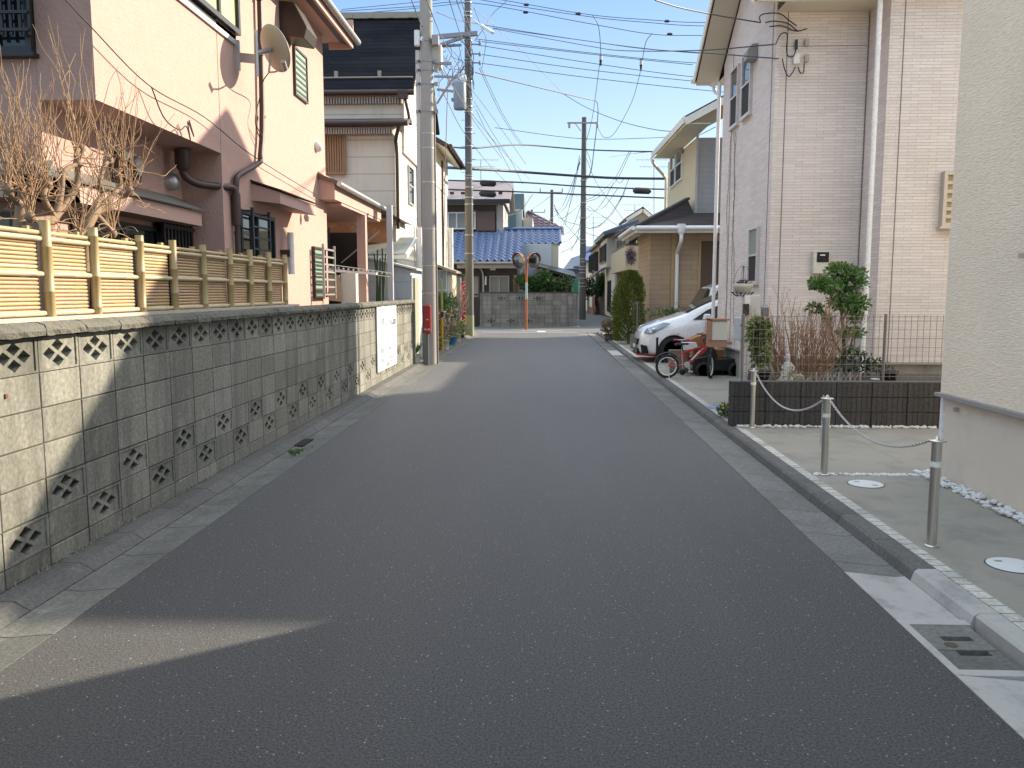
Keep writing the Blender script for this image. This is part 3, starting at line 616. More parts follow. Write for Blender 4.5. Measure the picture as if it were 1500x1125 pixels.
mt = MB().box(v0.x, v1.x, 12.98, 13.1, v1.z, v0.z).build('electric_meter', plain('meter_beige', (.62, .60, .54), .5), rh, bevel=.008)
MB().box(v0.x+.045, v1.x-.02, 12.972, 12.979, (v0.z+v1.z)/2, v0.z-.02).build('meter_glass', SCREEN, mt); MB().box(v0.x+.09, v1.x-.08, 12.968, 12.9715, v0.z-.075, v0.z-.055).build('meter_dial', WHITEP, mt)
for (x, y, w, h, mt_, nm) in ((1166, 87, 12, 14, WHITEP, 'junction_box'), (1181, 63, 8, 10, M('box_beige', (.40, .36, .31), .6, .1, 8), 'junction_box'), (1181, 86, 8, 10, M('box_beige', (.4, .36, .31)), 'junction_box'), (1166, 66, 4, 14, BLACKM, 'cable_anchor')):
    v = at(x, y, Y=13.08); k = 13.1/1200; MB().box(v.x-w*k/2*.7, v.x+w*k/2*.7, 13.03, 13.1, v.z-h*k/2, v.z+h*k/2).build(nm, mt_, rh, bevel=.01)
m = MB(); Yb = 13.05
for pp in (((1136, 65), (1144, 50), (1153, 50), (1152, 70), (1154, 82), (1162, 82), (1166, 72)), ((1146, 86), (1149, 100), (1155, 112), (1161, 106), (1165, 98)), ((1169, 98), (1172, 106), (1177, 106), (1178, 92)), ((1114, 33), (1113, 24), (1122, 20), (1142, 20), (1156, 30), (1167, 38)), ((1121, 33), (1135, 31), (1155, 35), (1168, 45), (1182, 42)), ((1127, 39), (1145, 38), (1160, 44), (1170, 46))):
    m.tube(crom([at(x, y, Y=Yb-.04) for x, y in pp], 5), .009, 5)
m.build('service_cables', CAB, rh)
# bare ivy creeping on the side wall
m = MB(); rnd = random.Random(4)
for y0 in (16.1, 15.6, 15.2):
    z = .6; y = y0; pts = []
    while z < 4.5: pts.append((3.53, y, z)); y += rnd.uniform(-.04, .04); z += .06; 
    m.tube(pts, .004, 4)
    for p in pts[::1]: m.tube([p, (3.525, p[1]+rnd.uniform(-.07, .07), p[2]+rnd.uniform(0, .05))], .003, 3, caps=False)
tag(m.build('bare_creeper', M('creeper_stem', (.22, .15, .10), .8, .2, 10)), 'thin bare creeper climbing the side wall of the brick siding house', 'creeper')
# ================================================================== dark split block wall
def splitmat():
    m, t, b = nt('split_block'); v = uvw(t); p = pos(t)
    br = N(t, 'ShaderNodeTexBrick', offset=.0, i_Scale=1., i_Mortar_Size=.006, i_Mortar_Smooth=.4, i_Brick_Width=.058, i_Row_Height=5.)
    br.inputs['Color1'].default_value = (.035, .033, .032, 1); br.inputs['Color2'].default_value = (.062, .058, .056, 1); br.inputs['Mortar'].default_value = (.014, .013, .013, 1)
    t.links.new(v, br.inputs['Vector']); c = mixc(t, ramp(t, noise(t, p, 60, 5, .7), .4, .8), br.outputs['Color'], (.12, .113, .108))
    t.links.new(c, b.inputs['Base Color']); b.inputs['Roughness'].default_value = .95
    iv = N(t, 'ShaderNodeMath', operation='SUBTRACT'); iv.inputs[0].default_value = 1; t.links.new(br.outputs['Fac'], iv.inputs[1])
    pr = addbump(t, b, iv.outputs[0], .8, .012); addbump(t, b, noise(t, p, 50, 5, .7), 1., .02, pr); return m
SPL = splitmat()
dw = thing('dark_block_wall', 'low charcoal split-face block wall of three courses below the mesh fence', 'wall', (3.6, 9.5, .05))
m = MB(); rnd = random.Random(8)
for r in range(3):
    za = .052+r*.172; x = 2.17+(0 if r != 1 else -.0)
    for k in range(9):
        xa = 2.17+k*.4+.003; m.box(xa, xa+.394, 9.45+rnd.uniform(-.002, .002), 9.58, za+.002, za+.169)
m.build('block_courses', SPL, dw, bevel=.004)
MB().box(2.172, 5.765, 9.455, 9.578, .568, .574).build('cap', M('wall_cap', (.13, .125, .12), .9, .2, 10, .5), dw)
MB().box(2.31, 5.765, 9.585, 10.05, .05, .50).box(2.78, 5.765, 10.05, 11.15, .05, .50).build('soil_fill', SOIL, dw)
# ================================================================== mesh fence
def meshfence(name, label, P0, P1, z0, z1, posts, group=None):
    f = thing(name, label, 'fence', P0, group); P0, P1 = Vector(P0), Vector(P1); L = (P1-P0).length; d = (P1-P0)/L
    m = MB(); n = int(L/.07)
    for i in range(n+1): q = P0+d*(L*i/n); m.tube([(q.x, q.y, z0), (q.x, q.y, z1)], .0032, 4, caps=False)
    m.build('vertical_wires', GALV2, f); m = MB(); off = Vector((-d.y, d.x, 0))*.006
    zs = [z0+.03, z0+.07]+[z0+.07+(z1-z0-.14)*i/6 for i in range(1, 6)]+[z1-.07, z1-.02]
    for z in zs: m.tube([Vector((P0.x, P0.y, z))-off, Vector((P1.x, P1.y, z))-off], .0035, 4, caps=False)
    m.build('horizontal_wires', GALV2, f)
    for s in posts: q = P0+d*L*s; MB().tube([(q.x, q.y+.02, z0-.1), (q.x, q.y+.02, z1+.01)], .017, 10).build('post', GALV2, f)
    return f
GALV2 = M('fence_grey', (.22, .205, .19), .5, .1, 10, metal=.4)
meshfence('mesh_fence', 'grey wire mesh fence on the charcoal block wall in front of the brick siding house', (2.28, 9.51, .57), (5.76, 9.51, .57), .60, 1.335, (.008, .47, .99))
g = meshfence('mesh_fence', 'grey wire mesh fence with a post between the conifer and the white hatchback', (2.50, 22.6, 0), (5.5, 22.6, 0), .45, 1.33, (.03, .6), None)
MB().box(2.42, 5.6, 22.52, 22.66, 0, .44).build('block_base', M('grey_block', (.16, .16, .15), .9, .2, 5, .4), g)
# ================================================================== bollards and chains
tops = []
labs = ('steel bollard nearest the camera, end of the chain on the forecourt', 'middle steel bollard carrying both chains beside the cream tile strip', 'farthest steel bollard, standing in front of the charcoal block wall')
proto = None
for i, (x, y) in enumerate(((2.385, 4.97), (2.40, 6.94), (2.40, 9.36))):
    if proto is None:
        b = thing('bollard', labs[0], 'bollard', (x, y, .05), 'steel bollards along the forecourt')
        MB().tube([(x, y, .05), (x, y, .70)], .030, 20).build('tube', STEEL, b)
        MB().tube([(x, y, .545), (x, y, .578)], .0315, 20).build('reflective_band', plain('band_white', (.80, .80, .72), .3), b)
        MB().lathe((x, y, .70), [(.03, -.004), (.052, 0), (.052, .008), (.046, .011), (.012, .012), (.012, .03), (.008, .034)], 24).build('cap', STEEL, b)
        MB().lathe((x, y, .052), [(.042, 0), (.042, .006), (.030, .010)], 20).build('base_ring', STEEL, b); proto = b
    else:
        b = copytree(proto, loc=(x, y, .05), label=labs[i])
    tops.append(Vector((x, y, .725)))
def chain(a, b, sag, label, n=None):
    L = (b-a).length; m = MB(); pts = []
    N_ = 60
    for i in range(N_+1): s = i/N_; pts.append(a.lerp(b, s)+Vector((0, 0, -sag*4*s*(1-s))))
    tot = sum((pts[i+1]-pts[i]).length for i in range(N_)); k = int(tot/.0235); 
    def P(dist):
        for i in range(N_):
            l = (pts[i+1]-pts[i]).length
            if dist <= l: return pts[i].lerp(pts[i+1], dist/l), (pts[i+1]-pts[i]).normalized()
            dist -= l
        return pts[-1], (pts[-1]-pts[-2]).normalized()
    for q in range(k):
        c, d = P((q+.5)*tot/k); s = d.cross(Vector((0, 0, 1))).normalized(); u = s.cross(d)
        if q % 2: s = u
        ring = []
        for t_ in range(9): an = 2*PI*t_/8; ring.append(c+d*.0165*math.cos(an)+s*.0085*math.sin(an))
        m.tube(ring, .0028, 5, caps=False)
    return tag(m.build('chain', M('chain_steel', (.6, .6, .58), .35, .1, 30, metal=.6)), label, 'chain', 'chains between the bollards')
chain(tops[2]+Vector((0, -.01, 0)), tops[1], .27, 'thin steel chain hanging between the farthest and the middle bollard')
chain(tops[1], tops[0], .20, 'thin steel chain hanging between the middle and the nearest bollard')
chain(tops[1]+Vector((-.03, .01, 0)), tops[1]+Vector((-.036, .005, -.42)), 0, 'short loose chain end dangling beside the middle bollard')
# ================================================================== plants in the bed
def stem(m, p, d, L, r, rnd, depth, spread=.5, n=4, tips=None, kids=3, wob=.12, shrink=.62, up=.15):
    p = Vector(p); d = Vector(d).normalized(); pts = [p]; st = L/n; dd = d
    for i in range(n):
        dd = (dd+Vector((rnd.uniform(-wob, wob), rnd.uniform(-wob, wob), rnd.uniform(-wob, wob)+up*.2))).normalized(); pts.append(pts[-1]+dd*st)
    m.tube(pts, r, 5 if r > .006 else 4, r2=r*.6, caps=False)
    if tips is not None: tips.append((pts[-1], dd, depth)); 
    if depth <= 0: return
    for k in range(kids):
        q = pts[rnd.randint(1, n)] if k else pts[-1]
        a = Vector((rnd.uniform(-1, 1), rnd.uniform(-1, 1), rnd.uniform(-.4, 1)))*spread
        stem(m, q, dd+a+Vector((0, 0, up)), L*shrink*rnd.uniform(.75, 1.2), r*.62, rnd, depth-1, spread, n, tips, kids, wob, shrink, up)
rnd = random.Random(14)
bs = thing('bare_shrub', 'brown leafless twiggy shrub behind the mesh fence in front of the brick siding house', 'shrub', (3.2, 10.3, .5))
m = MB(); tips = []
for i in range(84):
    a = rnd.uniform(0, 6.28); rr = rnd.uniform(0, .3); s = rnd.uniform(.25, .95)
    stem(m, (3.2+rr*math.cos(a), 10.25+rr*math.sin(a), .5), (math.cos(a)*s, math.sin(a)*s*.7, 1), rnd.uniform(.36, .56), .008, rnd, 2, .55, 4, tips, 2, .14, .62, .35)
m.build('stems', M('twig_brown', (.27, .15, .085), .8, .2, 15), bs)
m = MB()
for p, d, k in tips:
    if rnd.random() < .55: m.leaf(p, d, .012, .03, rnd)
m.build('dead_leaves', leafmat('dead_leaf', (.22, .12, .06), (.32, .2, .11)), bs)
def foliage(m, c, rad, n, size, rnd, tilt=0, shell=.5, sq=1):
    for i in range(n):
        v = Vector((rnd.gauss(0, 1), rnd.gauss(0, 1), rnd.gauss(0, 1))).normalized(); r = rnd.uniform(shell, 1)
        p = Vector(c)+Vector((v.x*rad[0], v.y*rad[1], v.z*rad[2]))*r
        d = v+Vector((rnd.uniform(-.6, .6), rnd.uniform(-.6, .6), rnd.uniform(-.6, .5)+tilt)); s = size*rnd.uniform(.6, 1.3); m.leaf(p, d, s*.55*sq, s, rnd)
gt = thing('green_shrub', 'small evergreen tree in layered green tiers beside the white downpipe, behind the mesh fence', 'shrub', (4.0, 10.7, .5))
m = MB(); T = (4.0, 10.6)
def px3(x, y, Y): return at(x, y, Y=Y)
base = px3(1238, 556, 10.6); base.z = .5
top = px3(1228, 400, 10.6)
m.tube(crom([base, px3(1236, 500, 10.6), px3(1232, 450, 10.6), top], 5), .028, 7, r2=.012)
m.tube(crom([px3(1234, 520, 10.6), px3(1222, 500, 10.6), px3(1213, 470, 10.6), px3(1200, 445, 10.6)], 5), .016, 6, r2=.008)
m.tube(crom([px3(1233, 470, 10.6), px3(1250, 440, 10.5), px3(1255, 415, 10.5)], 5), .014, 6, r2=.008)
m.tube(crom([px3(1236, 530, 10.6), px3(1245, 510, 10.5), px3(1250, 490, 10.5)], 5), .014, 6, r2=.008)
m.build('trunk', M('bark_dark', (.10, .08, .06), .9, .25, 12, .5), gt)
m = MB()
for x, y, rx, rz, n in ((1232, 398, .20, .10, 330), (1210, 418, .20, .09, 300), (1245, 415, .22, .13, 380), (1236, 443, .20, .10, 300), (1255, 445, .16, .13, 260), (1200, 414, .11, .06, 110), (1193, 452, .08, .07, 90), (1246, 487, .17, .05, 190), (1212, 465, .05, .04, 40), (1252, 465, .10, .06, 110), (1250, 515, .12, .05, 80), (1228, 428, .14, .06, 120), (1258, 400, .08, .07, 90)):
    foliage(m, px3(x, y, 10.6+rnd.uniform(-.15, .15)), (rx, .2, rz), int(n*1.5), .055, rnd, .1, .2)
m.build('foliage', leafmat('leaf_green', (.05, .12, .025), (.15, .26, .07)), gt)
sh = tag(MB().build('x', SOIL) if False else None, None, None) if False else None
# low dark undergrowth
m = MB(); foliage(m, (3.95, 10.5, .68), (.4, .35, .14), 260, .06, rnd, .2, .3); foliage(m, (4.2, 10.6, .62), (.25, .3, .10), 130, .05, rnd, .2, .3)
tag(m.build('undergrowth', leafmat('leaf_dark', (.015, .035, .012), (.05, .08, .03))), 'dark low greenery at the foot of the small evergreen', 'undergrowth', kind='stuff')
m = MB()
for i in range(60): a = rnd.uniform(0, 6.3); m.leaf((3.0+rnd.uniform(-.15, .15), 9.85+rnd.uniform(-.1, .1), .5), (math.cos(a)*.8, math.sin(a)*.6, .8), .02, rnd.uniform(.12, .26), rnd)
tag(m.build('grass_clump', leafmat('straw', (.40, .34, .20), (.50, .46, .30))), 'straw coloured clump of grass at the foot of the bare shrub', 'grass')
# little white lattice edging
wf = thing('garden_edging', 'small white criss-cross garden edging behind the charcoal wall', 'edging', (3.45, 9.72, .55)); m = MB()
for i in range(9):
    x = 3.22+i*.052; m.bar((x, 9.72, .52), (x+.07, 9.72, .63), .006, .006)
    m.bar((x+.07, 9.725, .52), (x, 9.725, .63), .005, .005)
m.build('lattice', M('edging_grey', (.38, .37, .34), .7, .1, 9), wf)
for x in (3.22, 3.35, 3.48, 3.61, 3.73): MB().box(x-.008, x+.008, 9.705, 9.715, .5, .66).build('stake', MATS['edging_grey'], wf)
for x, lb, mt_, r in ((3.92, 'small white flowerpot on the charcoal wall, right of the white edging', WHITEP, .045), (4.07, 'black flowerpot on the charcoal wall beside the white downpipe', BLACKM, .10)):
    p = thing('flower_pot', lb, 'flowerpot', (x, 9.75, .5)); MB().lathe((x, 9.75, .5), [(r*.7, 0), (r, r*1.5), (r*1.1, r*1.5), (r*1.1, r*1.8), (r*.9, r*1.8), (r*.85, r*1.5)], 18).build('pot', mt_, p); MB().lathe((x, 9.75, .5+r*1.5), [(r*.84, -.01), (r*.8, .0)], 14).build('soil', SOIL, p)
# potted variegated plant in black pot
pv = thing('potted_plant', 'variegated yellow-green leafy plant in a black pot at the left end of the mesh fence', 'potted plant', (2.62, 9.95, .5))
MB().lathe((2.62, 9.95, .5), [(.09, 0), (.125, .13), (.135, .13), (.135, .16), (.11, .155)], 20).build('pot', BLACKM, pv)
m = MB(); m.tube([(2.62, 9.95, .6), (2.60, 9.95, .8), (2.61, 9.95, 1.2)], .014, 6).tube([(2.60, 9.95, .75), (2.52, 9.9, 1.0)], .008, 5); m.build('stem', MATS['bark_dark'], pv)
m = MB(); foliage(m, (2.61, 9.95, 1.10), (.13, .14, .16), 260, .085, rnd, -.2, .2, 1.1); foliage(m, (2.63, 9.95, .86), (.10, .12, .16), 190, .08, rnd, -.2, .2, 1.1); foliage(m, (2.58, 9.95, 1.22), (.10, .1, .06), 90, .08, rnd, 0, .2, 1.1)
m.build('foliage', leafmat('leaf_variegated', (.04, .09, .02), (.32, .34, .10)), pv)
# little statue group (white)
st = thing('garden_statue', 'small weathered white garden statue behind the mesh fence', 'statue', (2.95, 9.9, .5))
WST = M('white_stone_worn', (.62, .60, .56), .85, .2, 12, .3, dirt=(.25, .24, .22), dscale=12, damt=.8)
MB().box(2.97, 3.13, 9.80, 9.96, .50, .535).box(2.99, 3.11, 9.82, 9.94, .535, .61).build('pedestal', WST, st)
m = MB(); m.lathe((2.90, 9.88, .5), [(.10, 0), (.09, .04), (.045, .09), (.05, .13), (.038, .16)], 12); m.lathe((2.93, 9.88, .64), [(.042, 0), (.055, .05), (.048, .10), (.022, .14), (.03, .155), (.034, .18), (.028, .205), (.01, .222)], 12)
m.tube([(2.96, 9.88, .75), (3.0, 9.85, .70), (2.98, 9.83, .66)], .013, 6, r2=.009).tube([(2.90, 9.88, .75), (2.86, 9.86, .69), (2.89, 9.83, .67)], .013, 6, r2=.009)
m.tube([(2.91, 9.85, .60), (2.85, 9.82, .60), (2.84, 9.82, .52)], .018, 6, r2=.012).tube([(2.95, 9.86, .60), (2.97, 9.82, .57), (2.98, 9.82, .50)], .018, 6, r2=.012)
m.build('figure', WST, st)
# gate pillar with mailbox, plate and hanging bowl on top
gp = thing('gate_pillar', 'white gate pillar with a grey box and intercom before the brick siding house', 'gate pillar', (2.62, 11.2, 0))
xl, xr = at(1089, 500, Y=11.2).x, at(1110, 500, Y=11.2).x; zt = at(1100, 432, Y=11.2).z
MB().box(xl, xr, 11.15, 11.38, 0.04, zt).build('pillar', M('pillar_pinkwhite', (.62, .57, .53), .8, .08, 6, .2), gp, bevel=.008)
x0, x1 = at(1068, 480, Y=11.2).x, at(1090, 480, Y=11.2).x
mb_ = MB().box(x1-.10, xl-.002, 11.1, 11.36, at(0+1080, 498, Y=11.2).z, at(1080, 465, Y=11.2).z).build('mailbox', plain('mailbox_grey', (.50, .54, .58), .4), gp, bevel=.01)
MB().box(x1-.07, xl-.05, 11.09, 11.099, at(1080, 478, Y=11.2).z, at(1080, 474, Y=11.2).z).build('slot', SCREEN, mb_)
MB().box(xl-.04, xl+.03, 11.06, 11.148, at(1080, 462, Y=11.1).z, at(1080, 445, Y=11.1).z).build('intercom', BLACKM, gp, bevel=.006)
MB().box(xr+.05, xr+.14, 11.2, 11.3, at(1100, 463, Y=11.2).z, at(1100, 450, Y=11.2).z).build('lantern', M('lantern_blue', (.16, .20, .25), .4, .1, 5), gp, bevel=.01)
MB().box(xl-.02, xl+.05, 11.09, 11.148, at(1080, 450, Y=11.1).z+.02, at(1080, 436, Y=11.1).z+.03).build('name_plate', WHITEP, gp)
hb = thing('hanging_bowl_planter', 'round beige planter bowl with a wire arch standing on the white gate pillar', 'planter', (2.62, 11.2, zt)); v = at(1087, 430, Y=11.2)
m = MB(); r = .125; zb = at(1087, 431, Y=11.2).z
m.lathe((v.x+.02, 11.25, zb), [(.05, 0), (.10, .03), (r, .09), (r+.012, .135), (r-.01, .14), (r-.015, .11)], 24); m.build('bowl', M('bowl_beige', (.48, .45, .38), .8, .12, 8, .3), hb)
MB().lathe((v.x+.02, 11.25, zb+.11), [(r-.014, 0), (r-.02, .01)], 16).build('soil', SOIL, hb)
m = MB()
for a in (0, PI/2): m.tube([(v.x+.02+.12*math.cos(a)*math.cos(t_*PI/12), 11.25+.12*math.sin(a)*math.cos(t_*PI/12), zb+.13+.25*math.sin(t_*PI/12)) for t_ in range(13)], .003, 4)
m.tube([(v.x+.02, 11.25, zb+.12), (v.x+.02, 11.25, zb+.38)], .006, 5)
for k in range(14): a = k*2*PI/14; m.tube([(v.x+.02+.08*math.cos(a), 11.25+.08*math.sin(a), zb-.03), (v.x+.02+.15*math.cos(a+.3), 11.25+.15*math.sin(a+.3), zb+.03)], .006, 4)
m.build('wire_arch', BLACKM, hb)
m = MB(); foliage(m, (v.x+.02, 11.25, zb+.15), (.09, .09, .04), 120, .035, rnd, .3, .2); m.build('plant', leafmat('leaf_purple', (.10, .06, .06), (.22, .16, .14)), hb)
# beige utility panel and terracotta wicker box
up = thing('parcel_box', 'beige square parcel box in a terracotta frame, left of the white gate pillar', 'parcel box', (2.45, 11.6, .5))
a, b = at(1042, 500, Y=12.2), at(1066, 470, Y=12.2)
cz = (at(1050, 499, Y=12.2).z, at(1050, 470, Y=12.2).z)
MB().box(a.x, b.x, 12.2, 12.45, cz[0], cz[1]).build('door', M('cabinet_beige', (.56, .53, .46), .7, .08, 5), up, bevel=.01)
MB().box(a.x-.02, b.x+.0, 12.21, 12.5, cz[0]-.10, cz[0]-.005).box(b.x-.05, b.x+.12, 12.4, 12.44, cz[0]-.07, cz[0]-.03).box(a.x-.025, a.x-.004, 12.18, 12.46, cz[0], cz[1]+.02).box(a.x-.025, b.x+.02, 12.18, 12.5, cz[1]+.004, cz[1]+.03).build('frame', M('terracotta_wood', (.33, .17, .10), .75, .15, 8, .3), up)
wb = thing('wicker_box', 'orange brown wicker trunk with a sloping lid between the bicycle and the white hatchback', 'box', (3.2, 15.6, 0))
v = [at(1008, 498, Y=15.8), at(1045, 484, Y=15.8), at(1045, 510, Y=15.8), at(1014, 512, Y=15.8)]
WK = brickmat('wicker', (.46, .19, .07), (.56, .26, .10), (.2, .07, .03), .05, .025, .003, .5, .7, .9, .01)
MB().prism([(p.x, 15.7, p.z) for p in v], (0, .5, 0)).build('lid', WK, wb); xa = at(1014, 512, Y=15.8).x
MB().box(xa+.02, xa+.6, 15.72, 16.15, .04, v[3].z).build('body', WK, wb)
# steps / small flower bed with ground kerb
m = MB(); foliage(m, (2.28, 10.15, .13), (.09, .2, .07), 240, .05, rnd, .2, .2); fb = tag(m.build('flower_bed_plants', leafmat('leaf_mid', (.05, .10, .03), (.13, .18, .06))), 'small green bedding plants at the left end of the charcoal wall', 'plants')
m = MB()
for i in range(9): m.lathe((2.22+rnd.uniform(-.05, .1), 10.0+rnd.uniform(-.1, .25), .17+rnd.uniform(0, .04)), [(.004, 0), (.022, .01), (.004, .018)], 6)
m.build('yellow_flowers', plain('flower_yellow', (.75, .62, .08), .6), fb)
tag(MB().box(2.72, 3.0, 10.75, 10.95, 0.045, .056).build('water_meter_lid', plain('lid_blue', (.16, .28, .42), .5)), 'blue rectangular water meter lid in the driveway left of the charcoal wall', 'meter lid') if False else None
l = at(1052, 597, Z=.05); tag(MB().box(l.x-.13, l.x+.1, l.y-.12, l.y+.12, .046, .058).build('water_meter_lid', plain('lid_blue', (.16, .28, .42), .5)), 'blue rectangular water meter lid in the driveway left of the charcoal wall', 'meter lid')
# ================================================================== pollarded bare trees behind the bamboo fence
TW = M('twig_gold', (.36, .22, .12), .7, .2, 15); BARK = M('bark_pale', (.24, .16, .10), .85, .25, 10, .6, 40)
rnd = random.Random(31)
def pollard(label, trunk, heads, seed, L=(.35, .75)):
    rnd = random.Random(seed); base = Vector(trunk[0]); t = thing('bare_tree', label, 'tree', base, 'pollarded bare trees behind the bamboo fence')
    m = MB(); m.tube(crom(trunk, 5), .042, 8, r2=.034)
    for h in heads:
        m.tube(crom([trunk[-1]]+h, 6), .026, 7, r2=.015); m.lathe(h[-1], [(.015, -.035), (.034, -.01), (.03, .02), (.01, .04)], 8)
    m.build('trunk', BARK, t); m = MB()
    for h in heads:
        for hh in (h[-1], h[len(h)//2]):
            n = 6 if hh is h[-1] else 2
            for i in range(n):
                a = rnd.uniform(0, 6.28); s = rnd.uniform(.1, .55)
                stem(m, Vector(hh)+Vector((rnd.uniform(-.02, .02), rnd.uniform(-.03, .03), 0)), (math.cos(a)*s*.7, math.sin(a)*s, 1), rnd.uniform(*L), .0040, rnd, 1, .6, 7, None, 2, .18, .55, .25)
            for i in range(3):
                a = rnd.uniform(0, 6.28); stem(m, hh, (math.cos(a)*.7, math.sin(a), rnd.uniform(-.3, .3)), rnd.uniform(.2, .4), .005, rnd, 1, .7, 6, None, 2, .35, .6, .1)
    m.build('twigs', TW, t); return t
def q(x, y, X): return at(x, y, X=X)
pollard('bare pollarded tree with a short straight trunk, leftmost of the three behind the bamboo fence', [q(26, 470, -3.4), q(27, 350, -3.4), q(31, 300, -3.4)], [[q(20, 290, -3.4), q(12, 278, -3.4)], [q(40, 282, -3.38), q(45, 272, -3.38)], [q(30, 285, -3.45), q(28, 268, -3.45)]], 5, (.3, .62))
pollard('bare pollarded tree with twisted limbs, middle of the three behind the bamboo fence', [q(70, 470, -3.3), q(68, 340, -3.3), q(80, 320, -3.3)], [[q(68, 300, -3.3), q(64, 285, -3.3), q(70, 272, -3.3)], [q(86, 300, -3.3), q(90, 275, -3.3), q(92, 255, -3.3), q(100, 246, -3.3), q(114, 240, -3.3)], [q(110, 278, -3.3), q(114, 255, -3.3), q(112, 225, -3.3), q(118, 217, -3.3)], [q(52, 322, -3.3), q(44, 318, -3.3)]], 6, (.25, .6))
pollard('bare pollarded tree with a leaning forked trunk, rightmost of the three behind the bamboo fence', [q(122, 470, -3.3), q(125, 350, -3.3), q(138, 312, -3.3)], [[q(140, 300, -3.3), q(150, 285, -3.3), q(146, 270, -3.3), q(152, 245, -3.3), q(160, 235, -3.3)], [q(160, 305, -3.3), q(180, 292, -3.3), q(190, 280, -3.25)], [q(175, 275, -3.3), q(172, 255, -3.3), q(180, 246, -3.3)], [q(128, 335, -3.3), q(116, 345, -3.3)], [q(160, 335, -3.25), q(165, 342, -3.25)]], 8, (.25, .6))
# ================================================================== beige siding house with black roof (left, beyond)
def lapmat(name, c, line, pitch_):
    if name in MATS: return MATS[name]
    m, t, b = nt(name); g = N(t, 'ShaderNodeNewGeometry'); s = N(t, 'ShaderNodeSeparateXYZ'); t.links.new(g.outputs['Position'], s.inputs[0])
    a = N(t, 'ShaderNodeMath', operation='DIVIDE'); a.inputs[1].default_value = pitch_; t.links.new(s.outputs[2], a.inputs[0])
    f = N(t, 'ShaderNodeMath', operation='FRACT'); t.links.new(a.outputs[0], f.inputs[0])
    k = ramp(t, f.outputs[0], .0, .05); p = pos(t)
    cc = mixc(t, noise(t, p, 1.5, 4), dk(c, .92), dk(c, 1.06)); cc = mixc(t, ramp(t, noise(t, pos(t, (3, 3, .4)), 1.2, 5, .7), .5, .85), cc, dk(c, .75))
    cc = mixc(t, k, line, cc); t.links.new(cc, b.inputs['Base Color']); b.inputs['Roughness'].default_value = .7
    addbump(t, b, f.outputs[0], .6, .02); MATS[name] = m; return m
LAP = lapmat('beige_lap_siding', (.74, .69, .58), (.16, .13, .10), .40)
bh = thing('beige_siding_house', 'beige siding house with steep black slate roof behind the concrete utility pole', 'house', (-6, 22, 0))
XB = -3.55
c1 = at(577, 190, Y=20.0)
Xa = at(579, 250, Y=20.0).x
MB().box(-12, Xa, 20.0, 26.5, 0, at(500, 185, Y=20).z).build('wall', LAP, bh)
zc = at(500, 183, Y=20).z
m = MB().slab([(-12, 19.7, zc), (Xa+.25, 19.7, zc), (Xa+.25, 21.0, zc+.35), (-12, 21.0, zc+.35)], .10); m.build('lower_roof', BROWNM, bh)
m = MB().tube([(-12, 19.62, zc-.02), (Xa+.38, 19.62, zc-.04)], .07, 8); m.tube(crom([(Xa+.16, 19.66, zc-.1), (Xa+.05, 19.85, zc-.4), (Xa+.06, 19.93, zc-.7), (Xa+.06, 19.93, 3.1)], 4), .045, 8); m.build('gutter_pipe', BROWNM, bh)
m = MB()
for i in range(60): x = Xa-.02-i*.06; m.box(x-.018, x+.018, 19.72, 19.995, zc-.26, zc-.11)
m.build('slatted_soffit', M('slat_pale', (.45, .40, .34), .7, .15, 8), bh)
ze = at(500, 137, Y=21).z; zr = at(540, 28, Y=23.3).z; xr = at(606, 130, Y=21).x
MB().box(-12, xr-.25, 21.0, 30.5, zc-.5, ze).build('wall', LAP, bh)
SL = brickmat('black_slate', (.010, .012, .016), (.018, .020, .026), (.003, .003, .004), 1.8, .13, .006, .5, .9, .8, .01, .3, spec=.08)
m = MB().slab([(-12, 20.8, ze), (xr, 20.8, ze), (xr, 23.3, zr), (-12, 23.3, zr)], .1); m.slab([(-12, 23.3, zr), (xr, 23.3, zr), (xr, 26.2, ze), (-12, 26.2, ze)], .1); m.build('roof', SL, bh)
MB().prism([(xr-.25, 21.0, ze-.1), (xr-.25, 25.9, ze-.1), (xr-.25, 23.3, zr-.15)], (-.1, 0, 0)).build('gable', LAP, bh)
m = MB(); 
for i in range(7): x = xr-.4-i*.55; m.box(x-.05, x+.05, 23.2, 23.28, zr+.0, zr+.10)
m.box(-12, xr, 23.22, 23.45, zr-.0, zr+.16); m.build('ridge_vent', M('ridge_pale', (.30, .27, .22), .6, .15, 6), bh)
zs = at(500, 111, Y=21.3).z; m = MB().tube([(-12, 21.15, ze+.42), (xr-.05, 21.15, ze+.42)], .022, 6); 
for i in range(5): m.box(xr-.9-i*1.1-.04, xr-.9-i*1.1+.04, 21.2, 21.3, ze+.42, ze+.6)
m.build('snow_guard', M('ridge_pale', (.3, .27, .22)), bh)
m = MB().tube([(-12, 20.72, ze-.03), (xr+.05, 20.72, ze-.05)], .07, 8); m.tube(crom([(xr-.2, 20.75, ze-.1), (xr-.12, 20.85, ze-.5), (xr-.08, 20.9, ze-.8), (xr-.08, 20.9, zc+.3)], 4), .04, 8); m.box(xr-.35, xr-.1, 20.66, 20.8, ze-.2, ze); m.build('gutter_pipe', BROWNM, bh)
